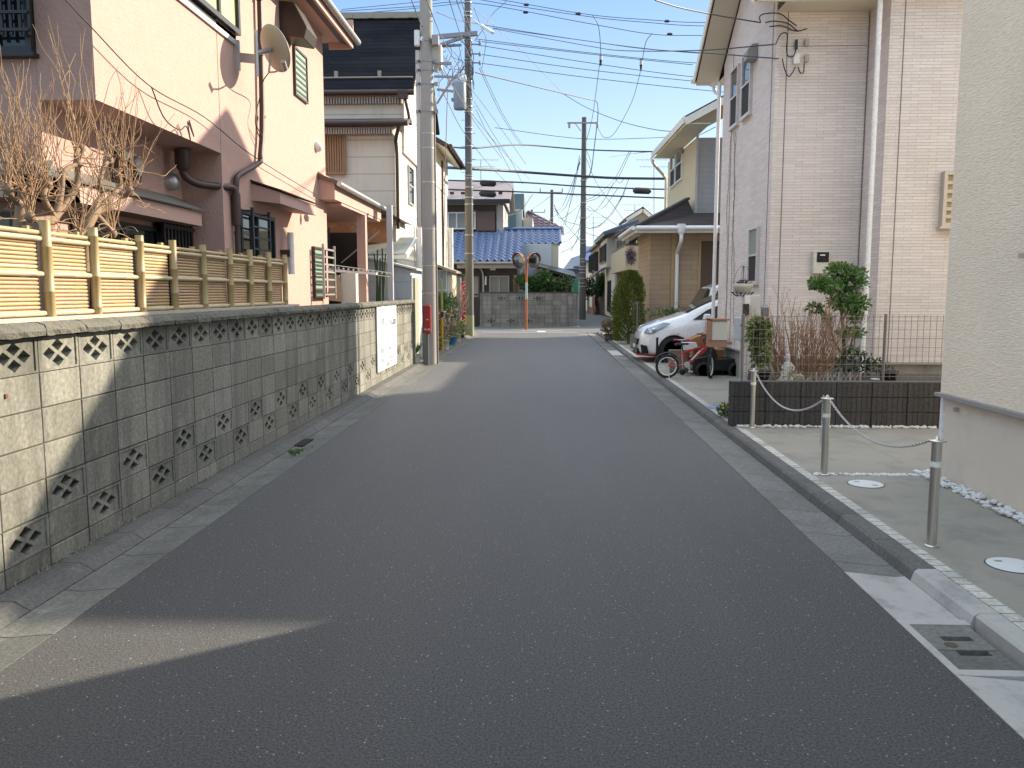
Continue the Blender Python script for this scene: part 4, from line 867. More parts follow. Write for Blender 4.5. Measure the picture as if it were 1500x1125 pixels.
# eave soffit slats upper
m = MB()
for i in range(60): x = xr-.3-i*.07; m.box(x-.02, x+.02, 20.85, 20.995, ze-.28, ze-.12)
m.build('slatted_soffit', MATS['slat_pale'], bh)
v0, v1 = at(472, 196, Y=20), at(506, 253, Y=20)
lw = MB().box(v0.x, v1.x, 19.96, 20.0, v1.z, v0.z).build('lattice_window', M('brown_timber', (.16, .075, .05), .6, .2, 6), bh)
m = MB(); k = 9
for i in range(k): x = v0.x+(v1.x-v0.x)*(i+.5)/k; m.box(x-.022, x+.022, 19.91, 19.958, v1.z, v0.z)
m.box(v0.x-.03, v1.x+.03, 19.90, 19.955, v0.z, v0.z+.05).box(v0.x-.03, v1.x+.03, 19.90, 19.955, v1.z-.05, v1.z).box(v1.x, v1.x+.04, 19.9, 19.955, v1.z, v0.z); m.build('slats', M('tan_timber', (.34, .19, .10), .6, .2, 6), lw)
# far part along the street
Xc = at(655, 330, Y=30.4).x
zt = at(650, 225, Y=29).z
MB().box(-12, Xc, 26.51, 30.4, 0, zt+.05).build('wall', LAP, bh)
m = MB().slab([(-5.5, 26.3, zt+1.3), (-5.5, 31.0, zt+1.3), (Xc+.55, 31.0, zt-.15), (Xc+.55, 26.3, zt-.15)], .12); m.build('side_roof', BROWNM, bh)
m = MB().slab([(-5.5, 26.35, zt+1.16), (-5.5, 30.9, zt+1.16), (Xc+.5, 30.9, zt-.28), (Xc+.5, 26.35, zt-.28)], .03); m.build('soffit', MATS['soffit_cream'], bh)
m = MB().tube([(Xc+.6, 26.3, zt-.2), (Xc+.6, 31.0, zt-.2)], .06, 8); m.tube(crom([(Xc+.05, 28.6, zt-.3), (Xc+.06, 28.6, 3), (Xc+.06, 28.6, .2)], 3), .04, 8); m.build('gutter_pipe', BROWNM, bh)
m = MB().box(XB-.06+.2, XB-.06+.55, 21.5, 21.55, 1, 1.1)
window(bh, 'x', 1, Xa, 21.8, 22.6, 3.9, 4.9, M('window_alu', (.45, .42, .38)), GLASS, .04, (), (.5,), .05, 'window')
window(bh, 'x', 1, Xa, 23.4, 25.6, 2.6, 5.6, BROWNM, M('dark_timber_panel', (.12, .09, .07), .7, .25, 5), .12, (.5,), (), .18, 'bay_window')
m = MB(); m.tube([(Xa+.12, 22.9, 3.4), (Xa+.12, 22.9, 2.0)], .09, 10).tube([(Xc+.14, 30.2, 3.9), (Xc+.14, 30.2, 1.2)], .10, 10); m.build('duct_cover', WHITEP, bh)
# bottom brown awning + downpipe along front of it (orange rusty panel)
m = MB(); z1 = at(590, 330, Y=19.0).z
m.slab([(-6, 18.75, 3.62), (-4.0, 18.75, 3.62), (-3.35, 18.75, 3.3), (-3.35, 21.5, 3.3), (-6, 21.5, 3.7)][0:4], .08); m.build('awning', BROWNM, bh)
MB().box(-6, -3.45, 18.95, 19.0, 2.72, 3.2).build('rusty_panel', M('rust_orange', (.34, .15, .06), .7, .35, 4, dirt=(.5, .42, .33), dscale=2, damt=.8), bh)
# bay with cream roof near pole 2
m = MB(); v = at(665, 392, Y=26.5); m.box(Xc+.02, Xc+.45, 26.6, 29.5, .5, v.z-.1); m.build('ground_bay', M('bay_cream', (.50, .44, .34), .7, .12, 4), bh)
window(bh, 'y', -1, 26.6, Xc+.05, Xc+.42, 1.0, 2.3, WHITEP, M('frosted_glass', (.32, .38, .36), .3, .1, 6), .03, (), (.5,), .04, 'bay_glass')
MB().slab([(Xc, 26.4, v.z+.15), (Xc+.6, 26.4, v.z-.08), (Xc+.6, 29.7, v.z-.08), (Xc, 29.7, v.z+.15)], .07).build('bay_roof', M('bay_roof_tan', (.40, .33, .25), .6, .1, 5), bh)
# corrugated lean-to
ct = thing('corrugated_lean_to', 'pale corrugated sheet lean-to roof between the pink porch and the shed', 'lean-to', (-4.2, 18.8, 2.6))
m = MB(); P = [at(478, 374, Y=18.5), at(594, 372, Y=18.5), at(608, 347, Y=20.6), at(500, 350, Y=20.6)]
nn = 70; vs = []; fs = []
for i in range(nn*4+1):
    s = i/(nn*4); a = P[0].lerp(P[1], s); b = P[3].lerp(P[2], s); w = .018*math.cos(i*PI/2)
    vs += [a+Vector((0, 0, w)), b+Vector((0, 0, w))]
for i in range(nn*4): fs.append((2*i, 2*i+2, 2*i+3, 2*i+1))
m.add(vs, fs, True); m.build('sheet', M('corrugated_pale', (.46, .46, .40), .5, .12, 3, dirt=(.25, .22, .17), dscale=2, damt=.6), ct)
MB().bar(P[0]-Vector((0, -.03, .06)), P[1]-Vector((0, -.03, .06)), .05, .08).bar(P[1]+Vector((.02, 0, -.05)), P[2]+Vector((.02, 0, -.05)), .05, .10).build('frame', WHITEP, ct)
MB().box(P[1].x-.25, P[1].x-.15, 18.8, 18.9, .0, 2.2).build('post', WHITEP, ct)
tag(MB().box(-5.6, -3.95, 20.0-.12, 20.0-.05, .0, 2.5).build('house_back_panel', M('panel_grey', (.33, .32, .28), .8, .15, 3)), 'grey panelled fence behind the tall green plant', 'panel')
# shed
sx0, sx1 = at(570, 450, Y=17.9).x, at(601, 450, Y=17.9).x
shd = thing('shed', 'small blue grey shed with a sheet roof and sliding door, behind the concrete pole', 'shed', (sx0-.2, 18.5, 0))
za, zb = at(576, 388, Y=17.9).z, at(600, 395, Y=17.9).z
SHM = lapmat('shed_siding', (.44, .50, .53), (.2, .23, .25), .36)
MB().prism([(sx0-.5, 17.9, 0), (sx1, 17.9, 0), (sx1, 17.9, zb), (sx0-.5, 17.9, za+.15)], (0, 1.75, 0)).build('wall', SHM, shd)
MB().slab([(sx0-.6, 17.82, za+.22), (sx1+.12, 17.82, zb+.03), (sx1+.12, 19.8, zb+.03), (sx0-.6, 19.8, za+.22)], .04).build('roof', M('sheet_pale', (.55, .55, .52), .5, .1, 5), shd)
d = MB().box(sx1+.003, sx1+.03, 18.0, 18.05, 0, 1.95).box(sx1+.003, sx1+.03, 19.0, 19.06, 0, 1.95).box(sx1+.003, sx1+.03, 18.05, 19.0, 1.90, 1.97).build('door_frame', WHITEP, shd)
MB().box(sx1+.003, sx1+.02, 18.05, 18.5, 0.02, 1.9).build('door', M('dark_gap', (.03, .03, .03), .6), shd)
MB().box(sx1+.006, sx1+.035, 18.38, 18.98, 0.02, 1.89).build('sliding_door', M('door_olive', (.34, .34, .24), .5, .1, 4), shd)
# grey steel carport post
p = at(572, 400, Y=16.9); tag(MB().box(p.x-.055, p.x+.055, 16.85, 16.96, .0, 3.35).build('carport_post', M('post_blue_grey', (.40, .43, .46), .5, .08, 4)), 'blue grey square steel post rising behind the wall next to the shed', 'post')
# tall cactus-like plant
cp = thing('tall_green_plant', 'tall dark green upright stems behind the block wall beside the blue grey post', 'plant', (-3.7, 17.2, 0)); m = MB(); rnd = random.Random(2)
for x, y in ((548, 372), (553, 366), (560, 364), (565, 372), (551, 385), (557, 378)):
    t_ = at(x, y, Y=17.3); b_ = at(557+rnd.uniform(-4, 4), 445, Y=17.3); b_.z = .3; m.tube([b_, b_.lerp(t_, .5)+Vector((rnd.uniform(-.03, .03), 0, 0)), t_], .030, 7, r2=.016)
m.build('stems', M('cactus_green', (.045, .085, .03), .6, .25, 6), cp)
# tarp and boards behind the wall
tp = tag(MB().prism([at(480, 440, Y=15.6), at(500, 442, Y=15.6), at(497, 403, Y=15.6), at(481, 402, Y=15.6)], (0, .06, 0)).build('canvas_sheet', M('canvas_tan', (.42, .33, .22), .9, .2, 5, .6, 12)), 'tan canvas sheet hanging behind the wall under the pink porch', 'sheet')
m = MB(); a, b = at(500, 445, Y=15.7), at(521, 400, Y=15.7); m.box(a.x, b.x, 15.7, 15.9, .9, b.z); tag(m.build('white_cabinet', M('cabinet_white', (.66, .66, .58), .6, .08, 4)), 'white panelled cabinet standing behind the wall under the pink porch', 'cabinet')
m = MB(); a, b = at(478, 396, Y=15.0), at(552, 401, Y=15.0); m.bar(a, b, .12, .04); tag(m.build('white_board', WHITEP), 'long white board lying across the front of the pink porch column', 'board')
m = MB(); a, b = at(480, 391, Y=15.3), at(572, 402, Y=16.7)
m.bar(a+Vector((0, 0, .05)), b+Vector((0, 0, .03)), .015, .012).bar(a-Vector((0, 0, .02)), b-Vector((0, 0, .05)), .015, .012)
for i in range(14): q_ = a.lerp(b, i/13.); m.lathe(q_+Vector((0, 0, 0)), [(.02, -.02), (.024, 0), (.02, .02)], 8, 'y')
tag(m.build('drying_rack', GREYM), 'grey metal rack with round holes reaching from the pink column to the grey post', 'rack')
m = MB().tube([at(500, 385, Y=17.5), at(556, 338, Y=17.5)], .015, 6); tag(m.build('diagonal_brace', GALV), 'thin grey diagonal brace pipe under the pink porch roof', 'pipe')
# ================================================================== sign panel
sp = thing('sign_panel', 'white sign panel with rows of faint printed text fixed to the block wall', 'sign', (-2.78, 14.6, .8))
MB().box(-2.79, -2.772, 13.67, 15.49, .235, 1.36).build('panel', plain('sign_white', (.60, .63, .69), .45), sp, bevel=.003)
INK = plain('ink_navy', (.06, .07, .16), .6); INKG = plain('ink_grey', (.36, .38, .45), .6)
rt = (PI/2, 0, PI/2)
def T(s, size, y, z, mt, sx=1, al='LEFT', nm='lettering'): text(s, nm, size, (-2.770, y, z), rt, mt, sp, .0006, sx, al)
T('国際アート', .15, 13.98, 1.02, INKG, 1.15); T('A.Camp', .20, 14.85, 1.0, INK, .85); T('中高生 アートレッスン', .12, 13.95, .76, INKG, 1.2); T('個展・企画', .15, 13.92, .53, INKG, 1.3); T('お問い合わせ・お申込みは', .075, 13.95, .385, INKG, 1.4); T('美術研究所 へ', .12, 14.3, .27, INKG, 1.2)
# ================================================================== utility poles
CP = M('pole_concrete', (.34, .32, .29), .85, .12, 2, .25, 60, dirt=(.22, .20, .18), dscale=1, damt=.5, stretch=(1, 1, .3))
CPD = M('pole_dark', (.15, .14, .14), .8, .2, 2, .2, 60, stretch=(1, 1, .3))
def pole(label, x, y, h, r0, r1, mat, steps=0):
    t = thing('utility_pole', label, 'utility pole', (x, y, 0), 'utility poles'); m = MB(); m.tube([(x, y, -.1), (x, y, h)], r0, 24, r2=r1); m.build('pole', mat, t)
    for i in range(steps):
        z = 2.2+i*.45; r = r0+(r1-r0)*z/h; s = 1 if i % 2 else -1; MB().tube([(x+s*r, y-.02, z), (x+s*(r+.13), y-.02, z)], .009, 5).build('step_bolt', GREYM, t)
    return t
b = at(630, 533, Z=0); P1x, P1y = b.x, b.y
p1 = pole('thick pale concrete utility pole beside the red extinguisher box', P1x, P1y, 13, .152, .120, CP, 0)
for y in (165, 197, 218, 268, 336, 390, 430):
    z = at(628, y, Y=P1y).z; r = .152-.032*z/13; MB().tube([(P1x, P1y, z), (P1x, P1y, z+.02)], r+.004, 20).build('band', GALV, p1)
for y in (62, 92, 105, 125, 165):
    m = MB(); z = at(628, y, Y=P1y).z; m.tube([(P1x, P1y, z), (P1x, P1y, z+.05)], .146, 20).box(P1x-.21, P1x+.21, P1y-.03, P1y+.03, z, z+.05); m.obox((P1x+.21, P1y-.02, z+.02), (.035, 0, 0), (0, .03, 0), (0, 0, .04)); m.obox((P1x-.21, P1y-.02, z+.02), (.03, 0, 0), (0, .03, 0), (0, 0, .03)); m.build('clamp', GREYM, p1)
def pxz(x, y, Y): v = at(x, y, Y=Y); return v
m = MB(); a, b = at(607, 45, Y=P1y-.1), at(615, 67, Y=P1y-.1); m.tube([((a.x+b.x)/2, P1y-.1, b.z), ((a.x+b.x)/2, P1y-.1, a.z)], .062, 12); m.build('antenna', WHITEP, p1)
m = MB(); v = at(620, 56, Y=P1y-.1); m.bar((v.x-.06, P1y-.1, v.z), (P1x, P1y-.1, v.z-.05), .05, .08); m.build('antenna_arm', WHITEP, p1)
a, b = at(613, 74, Y=P1y), at(620, 330, Y=P1y); MB().box(P1x-.235, P1x-.15, P1y-.03, P1y+.09, 3.0, a.z).build('cable_duct', M('duct_pale', (.55, .54, .52), .5, .1, 3), p1)
a, b = at(636, 66, Y=P1y+.1), at(645, 100, Y=P1y+.1); MB().box(P1x+.14, b.x+.03, P1y, P1y+.3, b.z, a.z).build('equipment_box', M('box_beige2', (.50, .47, .36), .6, .1, 4), p1, bevel=.01)
a, b = at(633, 52, Y=P1y-.12), at(643, 67, Y=P1y-.12); MB().box(a.x, b.x, P1y-.2, P1y-.05, b.z, a.z).build('bracket_box', GREYM, p1, bevel=.01)
m = MB().tube([(P1x+.17, P1y+.02, 0), (P1x+.15, P1y+.02, at(0, 145, Y=P1y).z)], .022, 8); m.build('riser_pipe', M('riser_brown', (.25, .20, .18), .6, .1, 4), p1)
b = at(688, 492, Z=0); P2x, P2y = b.x, b.y
p2 = pole('dark utility pole with transformer, lamp and many bands, beside the red banner', P2x, P2y, 14, .140, .11, CPD, 14)
MB().tube([(P2x, P2y, 0), (P2x, P2y, 5.2)], .150, 20, r2=.143).build('sleeve', M('pole_khaki', (.15, .14, .115), .8, .15, 2), p2)
MB().tube([(P2x, P2y, .0), (P2x, P2y, .75)], .160, 20).build('green_guard', M('guard_green', (.26, .28, .16), .7, .15, 4), p2)
for y in [5, 19, 25, 60, 88, 120, 146, 157, 165, 188, 195, 215, 240, 258, 262, 275, 290, 300, 345, 372, 467]:
    z = at(690, y, Y=P2y).z; MB().tube([(P2x, P2y, z), (P2x, P2y, z+.03)], .155 if z < 5.2 else .143, 16).build('band', GALV, p2)
# crossarms P1-P2 (arms carried by poles)
def arm(par, x0, y0, x1, y1, Ya, Yb, w, mt, nm='crossarm'): return MB().bar(at(x0, y0, Y=Ya), at(x1, y1, Y=Yb), w, w).build(nm, mt, par)
ARM = M('arm_galv', (.30, .28, .30), .5, .1, 5, metal=.3)
arm(p2, 640, 54, 700, 49, P2y-.2, P2y-.2, .14, ARM); arm(p2, 645, 66, 685, 52, P2y-.2, P2y-.2, .10, ARM); arm(p2, 630, 69, 676, 66, P2y-.1, P2y-.1, .07, ARM)
arm(p1, 638, 93, 662, 93, P1y, P1y, .055, ARM); arm(p1, 636, 112, 672, 113, P1y, P1y, .045, ARM); arm(p1, 640, 131, 665, 134, P1y, P1y, .045, ARM); arm(p1, 640, 152, 664, 114, P1y, P1y, .04, ARM)
tf = thing('transformer', 'grey cylindrical transformer hanging beside the dark utility pole', 'transformer', tuple(at(674, 160, Y=P2y-.5)))
a, b = at(664, 119, Y=P2y-.5), at(683, 159, Y=P2y-.5); xm = (a.x+b.x)/2; r = (b.x-a.x)/2
MB().lathe((xm, P2y-.5, 0), [(r*.9, b.z-.03), (r, b.z+.03), (r, a.z-.08), (r*.97, a.z-.03), (r*.6, a.z)], 24).build('tank', M('tank_grey', (.33, .35, .38), .5, .08, 4), tf)
m = MB(); 
for dx in (-.1, .1, .2): m.lathe((xm+dx, P2y-.55, a.z-.02), [(.03, 0), (.06, .03), (.03, .06), (.055, .1), (.03, .13), (.02, .22)], 10)
m.build('bushings', WHITEP, tf); MB().box(xm-r-.07, xm-r+.01, P2y-.56, P2y-.44, b.z+.25, b.z+.35).build('lug', GREYM, tf)
# lamp on pole 2
m = MB(); a, b = at(694, 30, Y=P2y-.2), at(722, 48, Y=P2y-.9); lm = thing('street_lamp', 'white street lamp on an arm on the dark utility pole', 'street lamp', tuple(a)); m.tube([a, a.lerp(b, .5)], .03, 8).build('lamp_arm', WHITEP, lm); MB().bar(a.lerp(b, .4), b, .16, .09).build('lamp_head', plain('lamp_white', (.75, .75, .70), .4), lm, bevel=.02)
# insulators & tangled jumpers around P2 / P1
m = MB(); rnd = random.Random(77)
for y in (62, 79, 92): 
    for x in (684, 703): v = at(x, y, Y=P2y-.15); m.lathe(v, [(.02, -.08), (.05, -.05), (.03, -.02), (.055, .01), (.03, .04), (.02, .08)], 10)
for y in (65, 79, 92): m.bar(at(690, y, Y=P2y-.15), at(704, y, Y=P2y-.15), .04)
m.build('insulators', M('porcelain', (.30, .27, .28), .4), p2)
m = MB()
for i in range(26):
    x = rnd.uniform(645, 684); y = rnd.uniform(50, 118); pts = [at(x, y, Y=P2y-.3)]
    for k in range(3): x += rnd.uniform(-11, 13); y += rnd.uniform(2, 22); pts.append(at(min(690, max(643, x)), y, Y=P2y-.3+rnd.uniform(-.3, .2)))
    m.tube(crom(pts, 5), .011, 4, caps=False)
for i in range(10):
    x = rnd.uniform(684, 692); y = rnd.uniform(55, 120); pts = [at(x, y, Y=P2y-.25)]
    for k in range(3): x += rnd.uniform(-4, 4); y += rnd.uniform(8, 26); pts.append(at(x, y, Y=P2y-.25))
    m.tube(crom(pts, 5), .018, 4, caps=False)
tag(m.build('jumper_cables', M('cable_grey', (.12, .115, .12), .6)), 'tangle of grey jumper cables between the two left utility poles', 'cables')
b = at(853, 468, Z=0); P3x, P3y = b.x, b.y
z3 = at(853, 172, Y=P3y).z
p3 = pole('dark utility pole with a crossarm at its top, at the entrance of the side street', P3x, P3y, z3, .20, .13, M('pole_brown', (.11, .10, .095), .8, .2, 2), 10)
for y in [265, 298, 320, 352, 357, 380, 384, 391, 395, 400, 408, 415, 420]: z = at(853, y, Y=P3y).z; MB().tube([(P3x, P3y, z), (P3x, P3y, z+.035)], .205, 16).build('band', GALV, p3)
arm(p3, 831, 180, 876, 180, P3y-.15, P3y-.15, .08, ARM); arm(p3, 842, 180, 851, 192, P3y-.15, P3y-.15, .04, ARM, 'brace')
for x in (834, 875): m = MB(); m.lathe(at(x, 184, Y=P3y-.15), [(.03, -.14), (.08, -.08), (.05, 0), (.09, .06), (.04, .14)], 10); m.build('insulator', M('porcelain', (.3, .27, .28)), p3)
for (x, yt, yb, Y, w, lb) in ((808.5, 278, 470, 72, 19, 'thin brown utility pole rising behind the blue tiled house'), (779, 307, 470, 95, 24, 'small far utility pole with a crossarm, left of the thin brown one')):
    a = at(x, yt, Y=Y); t = thing('utility_pole', lb, 'utility pole', (a.x, Y, 0), 'utility poles'); MB().tube([(a.x, Y, 0), (a.x, Y, a.z)], .17, 12, r2=.13).build('pole', MATS['pole_brown'], t)
    l, r = at(x-w*.9, yt+4, Y=Y), at(x+w*.8, yt+4, Y=Y); MB().bar(l, r, .1).build('crossarm', ARM, t)
    for q_ in (l, r): MB().tube([q_, q_+Vector((0, 0, .35))], .06, 6).build('insulator', MATS['porcelain'], t)
# red box on a post
rb = thing('red_box', 'tall narrow red extinguisher box on a grey post in front of the concrete pole', 'extinguisher box', (P1x-.05, P1y-.3, 0))
Yb = P1y-.3; a, b = at(620, 447, Y=Yb), at(632, 488, Y=Yb)
MB().box(a.x, b.x, Yb-.13, Yb+.05, b.z, a.z).build('box', plain('box_red', (.26, .012, .015), .35), rb, bevel=.02)
MB().tube([((a.x+b.x)/2, Yb, 0), ((a.x+b.x)/2, Yb, b.z+.01)], .030, 10).build('post', M('post_grey', (.14, .15, .16), .5), rb)
text('消火器', 'lettering', .045, ((a.x+b.x)/2+.005, Yb-.132, b.z+.07), (PI/2, 0, 0), WHITEP, rb)
MB().box((a.x+b.x)/2-.005, (a.x+b.x)/2+.045, Yb-.135, Yb-.131, (a.z+b.z)/2-.02, (a.z+b.z)/2+.01).build('label_plate', plain('plate_pale', (.6, .3, .3), .5), rb)
# yellow and black guy cover
gy = thing('guy_wire_guard', 'yellow and black striped guard pipe of a guy wire among the pots', 'guy wire guard', tuple(at(648, 515, Z=0)))
v = at(648, 515, Z=0); v2 = at(650, 384, Y=v.y)
MB().tube([v, (v.x, v.y, 1.02)], .035, 10).build('lower_guard', plain('guard_yellow', (.60, .34, .02), .5), gy)
MB().tube([(v.x, v.y, .92), (v.x, v.y, 1.06)], .044, 10).build('clasp', BLACKM, gy)
MB().tube([(v.x, v.y, 1.06), (v.x, v.y, 1.95)], .03, 8).build('upper_guard', M('guard_olive', (.34, .28, .08), .6, .2, 5), gy)
MB().tube([(v.x, v.y, 1.95), (v2.x, v2.y, v2.z), tuple(at(652, 250, Y=v.y)), tuple(at(656, 120, Y=v.y+.3))], .012, 6).build('guy_wire', M('wire_brown', (.18, .13, .11), .6), gy)
# red banner
bn = thing('banner', 'narrow red nobori banner with white vertical lettering on a pole beside the dark utility pole', 'banner', tuple(at(677, 488, Z=0))); Yn = P2y+.25
a, b = at(676, 413, Y=Yn), at(690, 481, Y=Yn)
MB().box(a.x, a.x+.33, Yn-.006, Yn+.006, b.z, a.z).build('cloth', plain('banner_red', (.50, .02, .03), .7), bn)
MB().tube([(a.x-.03, Yn, 0), (a.x-.03, Yn, a.z+.15)], .014, 8).tube([(a.x-.03, Yn, a.z), (a.x+.33, Yn, a.z)], .008, 6).build('pole', WHITEP, bn)
hh = (a.z-b.z)
for i, chh in enumerate('クリーニング'):
    if chh == 'ー': text('|', 'lettering', .2, (a.x+.15, Yn-.009, a.z-(i+.95)*hh/6), (PI/2, 0, 0), WHITEP, bn); continue
    text(chh, 'lettering', .26, (a.x+.15, Yn-.009, a.z-(i+.9)*hh/6), (PI/2, 0, 0), WHITEP, bn)
# ================================================================== potted plants along the beige house
rnd = random.Random(55)
kinds = [((.06, .14, .03), (.16, .26, .05)), ((.10, .20, .03), (.34, .40, .06)), ((.05, .11, .04), (.12, .18, .07)), ((.28, .22, .14), (.45, .36, .26))]
TER = M('terracotta', (.42, .20, .12), .85, .15, 8, .2); pmats = [TER, WHITEP, M('pot_brown', (.14, .06, .03), .5, .1, 5), plain('pot_yellow', (.55, .42, .04), .5), BLACKM]
desc = ['lush green', 'yellow green', 'dark green', 'dry straw coloured']; pd = ['terracotta pot', 'white pot', 'brown pot', 'yellow pot', 'black pot']
pos_ = []
for i in range(22):
    y = 19.8+i*.42; x = -2.72-rnd.uniform(0, .14) if i % 2 else -3.0-rnd.uniform(0, .12)
    pos_.append((x, y))
for i, (x, y) in enumerate(pos_):
    k = i % 4; pmi = (i*3) % 5; s = rnd.uniform(.75, 1.25); h = (.2+.6*(rnd.random() < .5) if not i % 2 else 0)
    lb = '%s plant in a %s' % (desc[k], pd[pmi])
    t = thing('potted_plant', '%s, %s along the beige house from the shed' % (lb, ['1st','2nd','3rd'][i] if i < 3 else '%dth' % (i+1)), 'potted plant', (x, y, 0), 'potted plants before the beige house')
    if h > .1: MB().box(x-.13, x+.13, y-.13, y+.13, h-.03, h).box(x-.12, x-.09, y-.12, y-.09, 0, h-.03).box(x+.09, x+.12, y-.12, y-.09, 0, h-.03).box(x+.09, x+.12, y+.09, y+.12, 0, h-.03).box(x-.12, x-.09, y+.09, y+.12, 0, h-.03).build('stand', MATS['brown_timber'], t)
    r = .10*s; MB().lathe((x, y, h), [(r*.7, 0), (r, r*1.5), (r*1.12, r*1.5), (r*1.12, r*1.85), (r*.9, r*1.85), (r*.9, r*1.6)], 14).build('pot', pmats[pmi], t)
    m = MB(); hh = r*1.8+h
    if k == 3:
        for q_ in range(14): a = rnd.uniform(0, 6.3); stem(m, (x, y, hh), (math.cos(a)*.4, math.sin(a)*.4, 1), .32*s, .006, rnd, 1, .5, 4, None, 2)
    foliage(m, (x, y, hh+.22*s), (.21*s, .21*s, .27*s), 260, .085, rnd, .4, .1)
    m.build('foliage', leafmat('leaf_kind_%s' % desc[k].replace(' ', '_'), *kinds[k]), t)
for i, (y, c, nm) in enumerate(((22.5, (.7, .68, .66), 'white'), (24.2, (.05, .25, .5), 'blue'), (25.8, (.72, .7, .65), 'pale grey'))):
    t = tag(MB().lathe((-2.68, y, .0), [(.09, 0), (.12, .26), (.125, .26), (.1, .24)], 16).build('bucket', plain('bucket_%s' % nm.replace(' ', '_'), c, .5)), '%s plastic bucket standing among the pots before the beige house' % nm, 'bucket', 'buckets among the pots')
# bright dressing of flowers
m = MB()
for i in range(260):
    y = rnd.uniform(20, 28.8); m.lathe((-2.85+rnd.uniform(-.35, .16), y, rnd.uniform(.25, 1.0)), [(.004, 0), (.028, .012), (.004, .022)], 5)
tag(m.build('flowers', plain('flower_pale', (.75, .62, .60), .7)), 'pale pink and white flowers among the pots before the beige house', 'flowers', kind='stuff')
sf = thing('plant_rack', 'rusty brown stepped plant rack behind the guy wire guard', 'rack', (-3.15, 22.4, 0))
for z in (.55, .95): MB().box(-3.4, -2.9, 21.6, 23.4, z, z+.03).build('shelf', M('rust_brown', (.22, .10, .06), .8, .2, 6), sf)
for x, y in ((-3.38, 21.65), (-2.92, 21.65), (-3.38, 23.35), (-2.92, 23.35)): MB().box(x-.015, x+.015, y-.015, y+.015, 0, .98).build('leg', MATS['rust_brown'], sf)
for i in range(7):
    x, y, z = -3.15+rnd.uniform(-.15, .15), 21.75+i*.25, .98; t = thing('potted_plant', 'small %s plant on the rusty rack, %s from the near end' % (desc[i % 3], ['first','second','third','fourth','fifth','sixth','seventh'][i]), 'potted plant', (x, y, z), 'pots on the rusty rack'); MB().lathe((x, y, z), [(.05, 0), (.075, .12), (.06, .11)], 12).build('pot', pmats[i % 3], t); m = MB(); foliage(m, (x, y, z+.24), (.12, .12, .16), 90, .06, rnd, .4, .1); m.build('foliage', MATS['leaf_kind_%s' % desc[i % 3].replace(' ', '_')], t)
# bare bush by the banner
t = thing('bare_shrub', 'pale bare twiggy shrub between the pots and the red banner', 'shrub', (-3.1, 28, 0)); m = MB()
for i in range(24): a = rnd.uniform(0, 6.3); stem(m, (-3.05, 28.0, .1), (math.cos(a)*.3, math.sin(a)*.3, 1), .9, .016, rnd, 2, .5, 4, None, 3)
m.build('stems', M('twig_pale', (.40, .33, .26), .8, .2, 10), t)
# white pot with green plant by the shed door
t = thing('potted_plant', 'grassy green plant in a white bucket at the foot of the shed door', 'potted plant', (-2.78, 17.95, 0)); MB().lathe((-2.80, 17.95, .03), [(.09, 0), (.13, .2), (.135, .2), (.11, .18)], 16).build('pot', WHITEP, t); m = MB()
for i in range(110): a = rnd.uniform(0, 6.3); m.leaf((-2.80, 17.95, .22), (math.cos(a)*.6, math.sin(a)*.6, 1), .02, rnd.uniform(.15, .34), rnd)
m.build('foliage', MATS['leaf_kind_lush_green'], t)
# ================================================================== far block wall across the crossing
FB = brickmat('far_concrete_block', (.24, .23, .21), (.34, .33, .295), (.08, .078, .07), .4, .2, .006, 0, .92, .2, fine=.4, streak=(.06, .058, .055), ox=.1, oz=.0)
Yw = 37.0
fw = thing('far_block_wall', 'grey concrete block wall with openwork blocks across the crossing, behind the orange mirror pole', 'wall', (-.6, Yw, 0))
xl, xr = at(703, 470, Y=Yw).x, at(800, 470, Y=Yw).x
pathp = [(xl, Yw)]+[(xl+(xr-xl)*i/6, Yw) for i in range(1, 7)]+[(1.0, 37.1), (1.35, 37.3), (1.58, 37.65), (1.66, 38.2), (1.66, 41.5)]
m = MB(); cap = MB(); H = 1.52
for i in range(len(pathp)-1):
    a, b = Vector((*pathp[i], 0)), Vector((*pathp[i+1], 0)); d = (b-a); n = Vector((d.y, -d.x, 0)).normalized()
    m.prism([a, b, b-n*.12, a-n*.12], (0, 0, H)); cap.prism([a+n*.015+Vector((0, 0, H)), b+n*.015+Vector((0, 0, H)), b-n*.14+Vector((0, 0, H)), a-n*.14+Vector((0, 0, H))], (0, 0, .06))
m.build('block_courses', FB, fw); cap.build('coping', M('coping_dark', (.07, .068, .06), .9, .3, 6, .5), fw)
DH = M('hole_dark', (.01, .01, .01), .9)
for y_, xs_ in ((437.0, (735, 761, 787)), (470, (720, 748, 774))):
    for x_ in xs_:
        c = at(x_, y_, Y=Yw-.02); o = MB().box(c.x-.195, c.x+.195, Yw-.012, Yw-.002, c.z-.095, c.z+.095).build('openwork_block', FB, fw)
        h = MB()
        for dx, dz in ((-.12, 0), (0, .04), (0, -.04), (.12, 0)): h.prism([(c.x+dx-.06, Yw-.016, c.z+dz), (c.x+dx, Yw-.016, c.z+dz-.035), (c.x+dx+.06, Yw-.016, c.z+dz), (c.x+dx, Yw-.016, c.z+dz+.035)], (0, .003, 0))
        h.build('holes', DH, o)
tag(MB().box(xl-.38, xl-.02, Yw, Yw+.1, 0, 1.35).build('gate', M('gate_black', (.015, .015, .018), .5)), 'narrow black gate at the left end of the far block wall', 'gate')
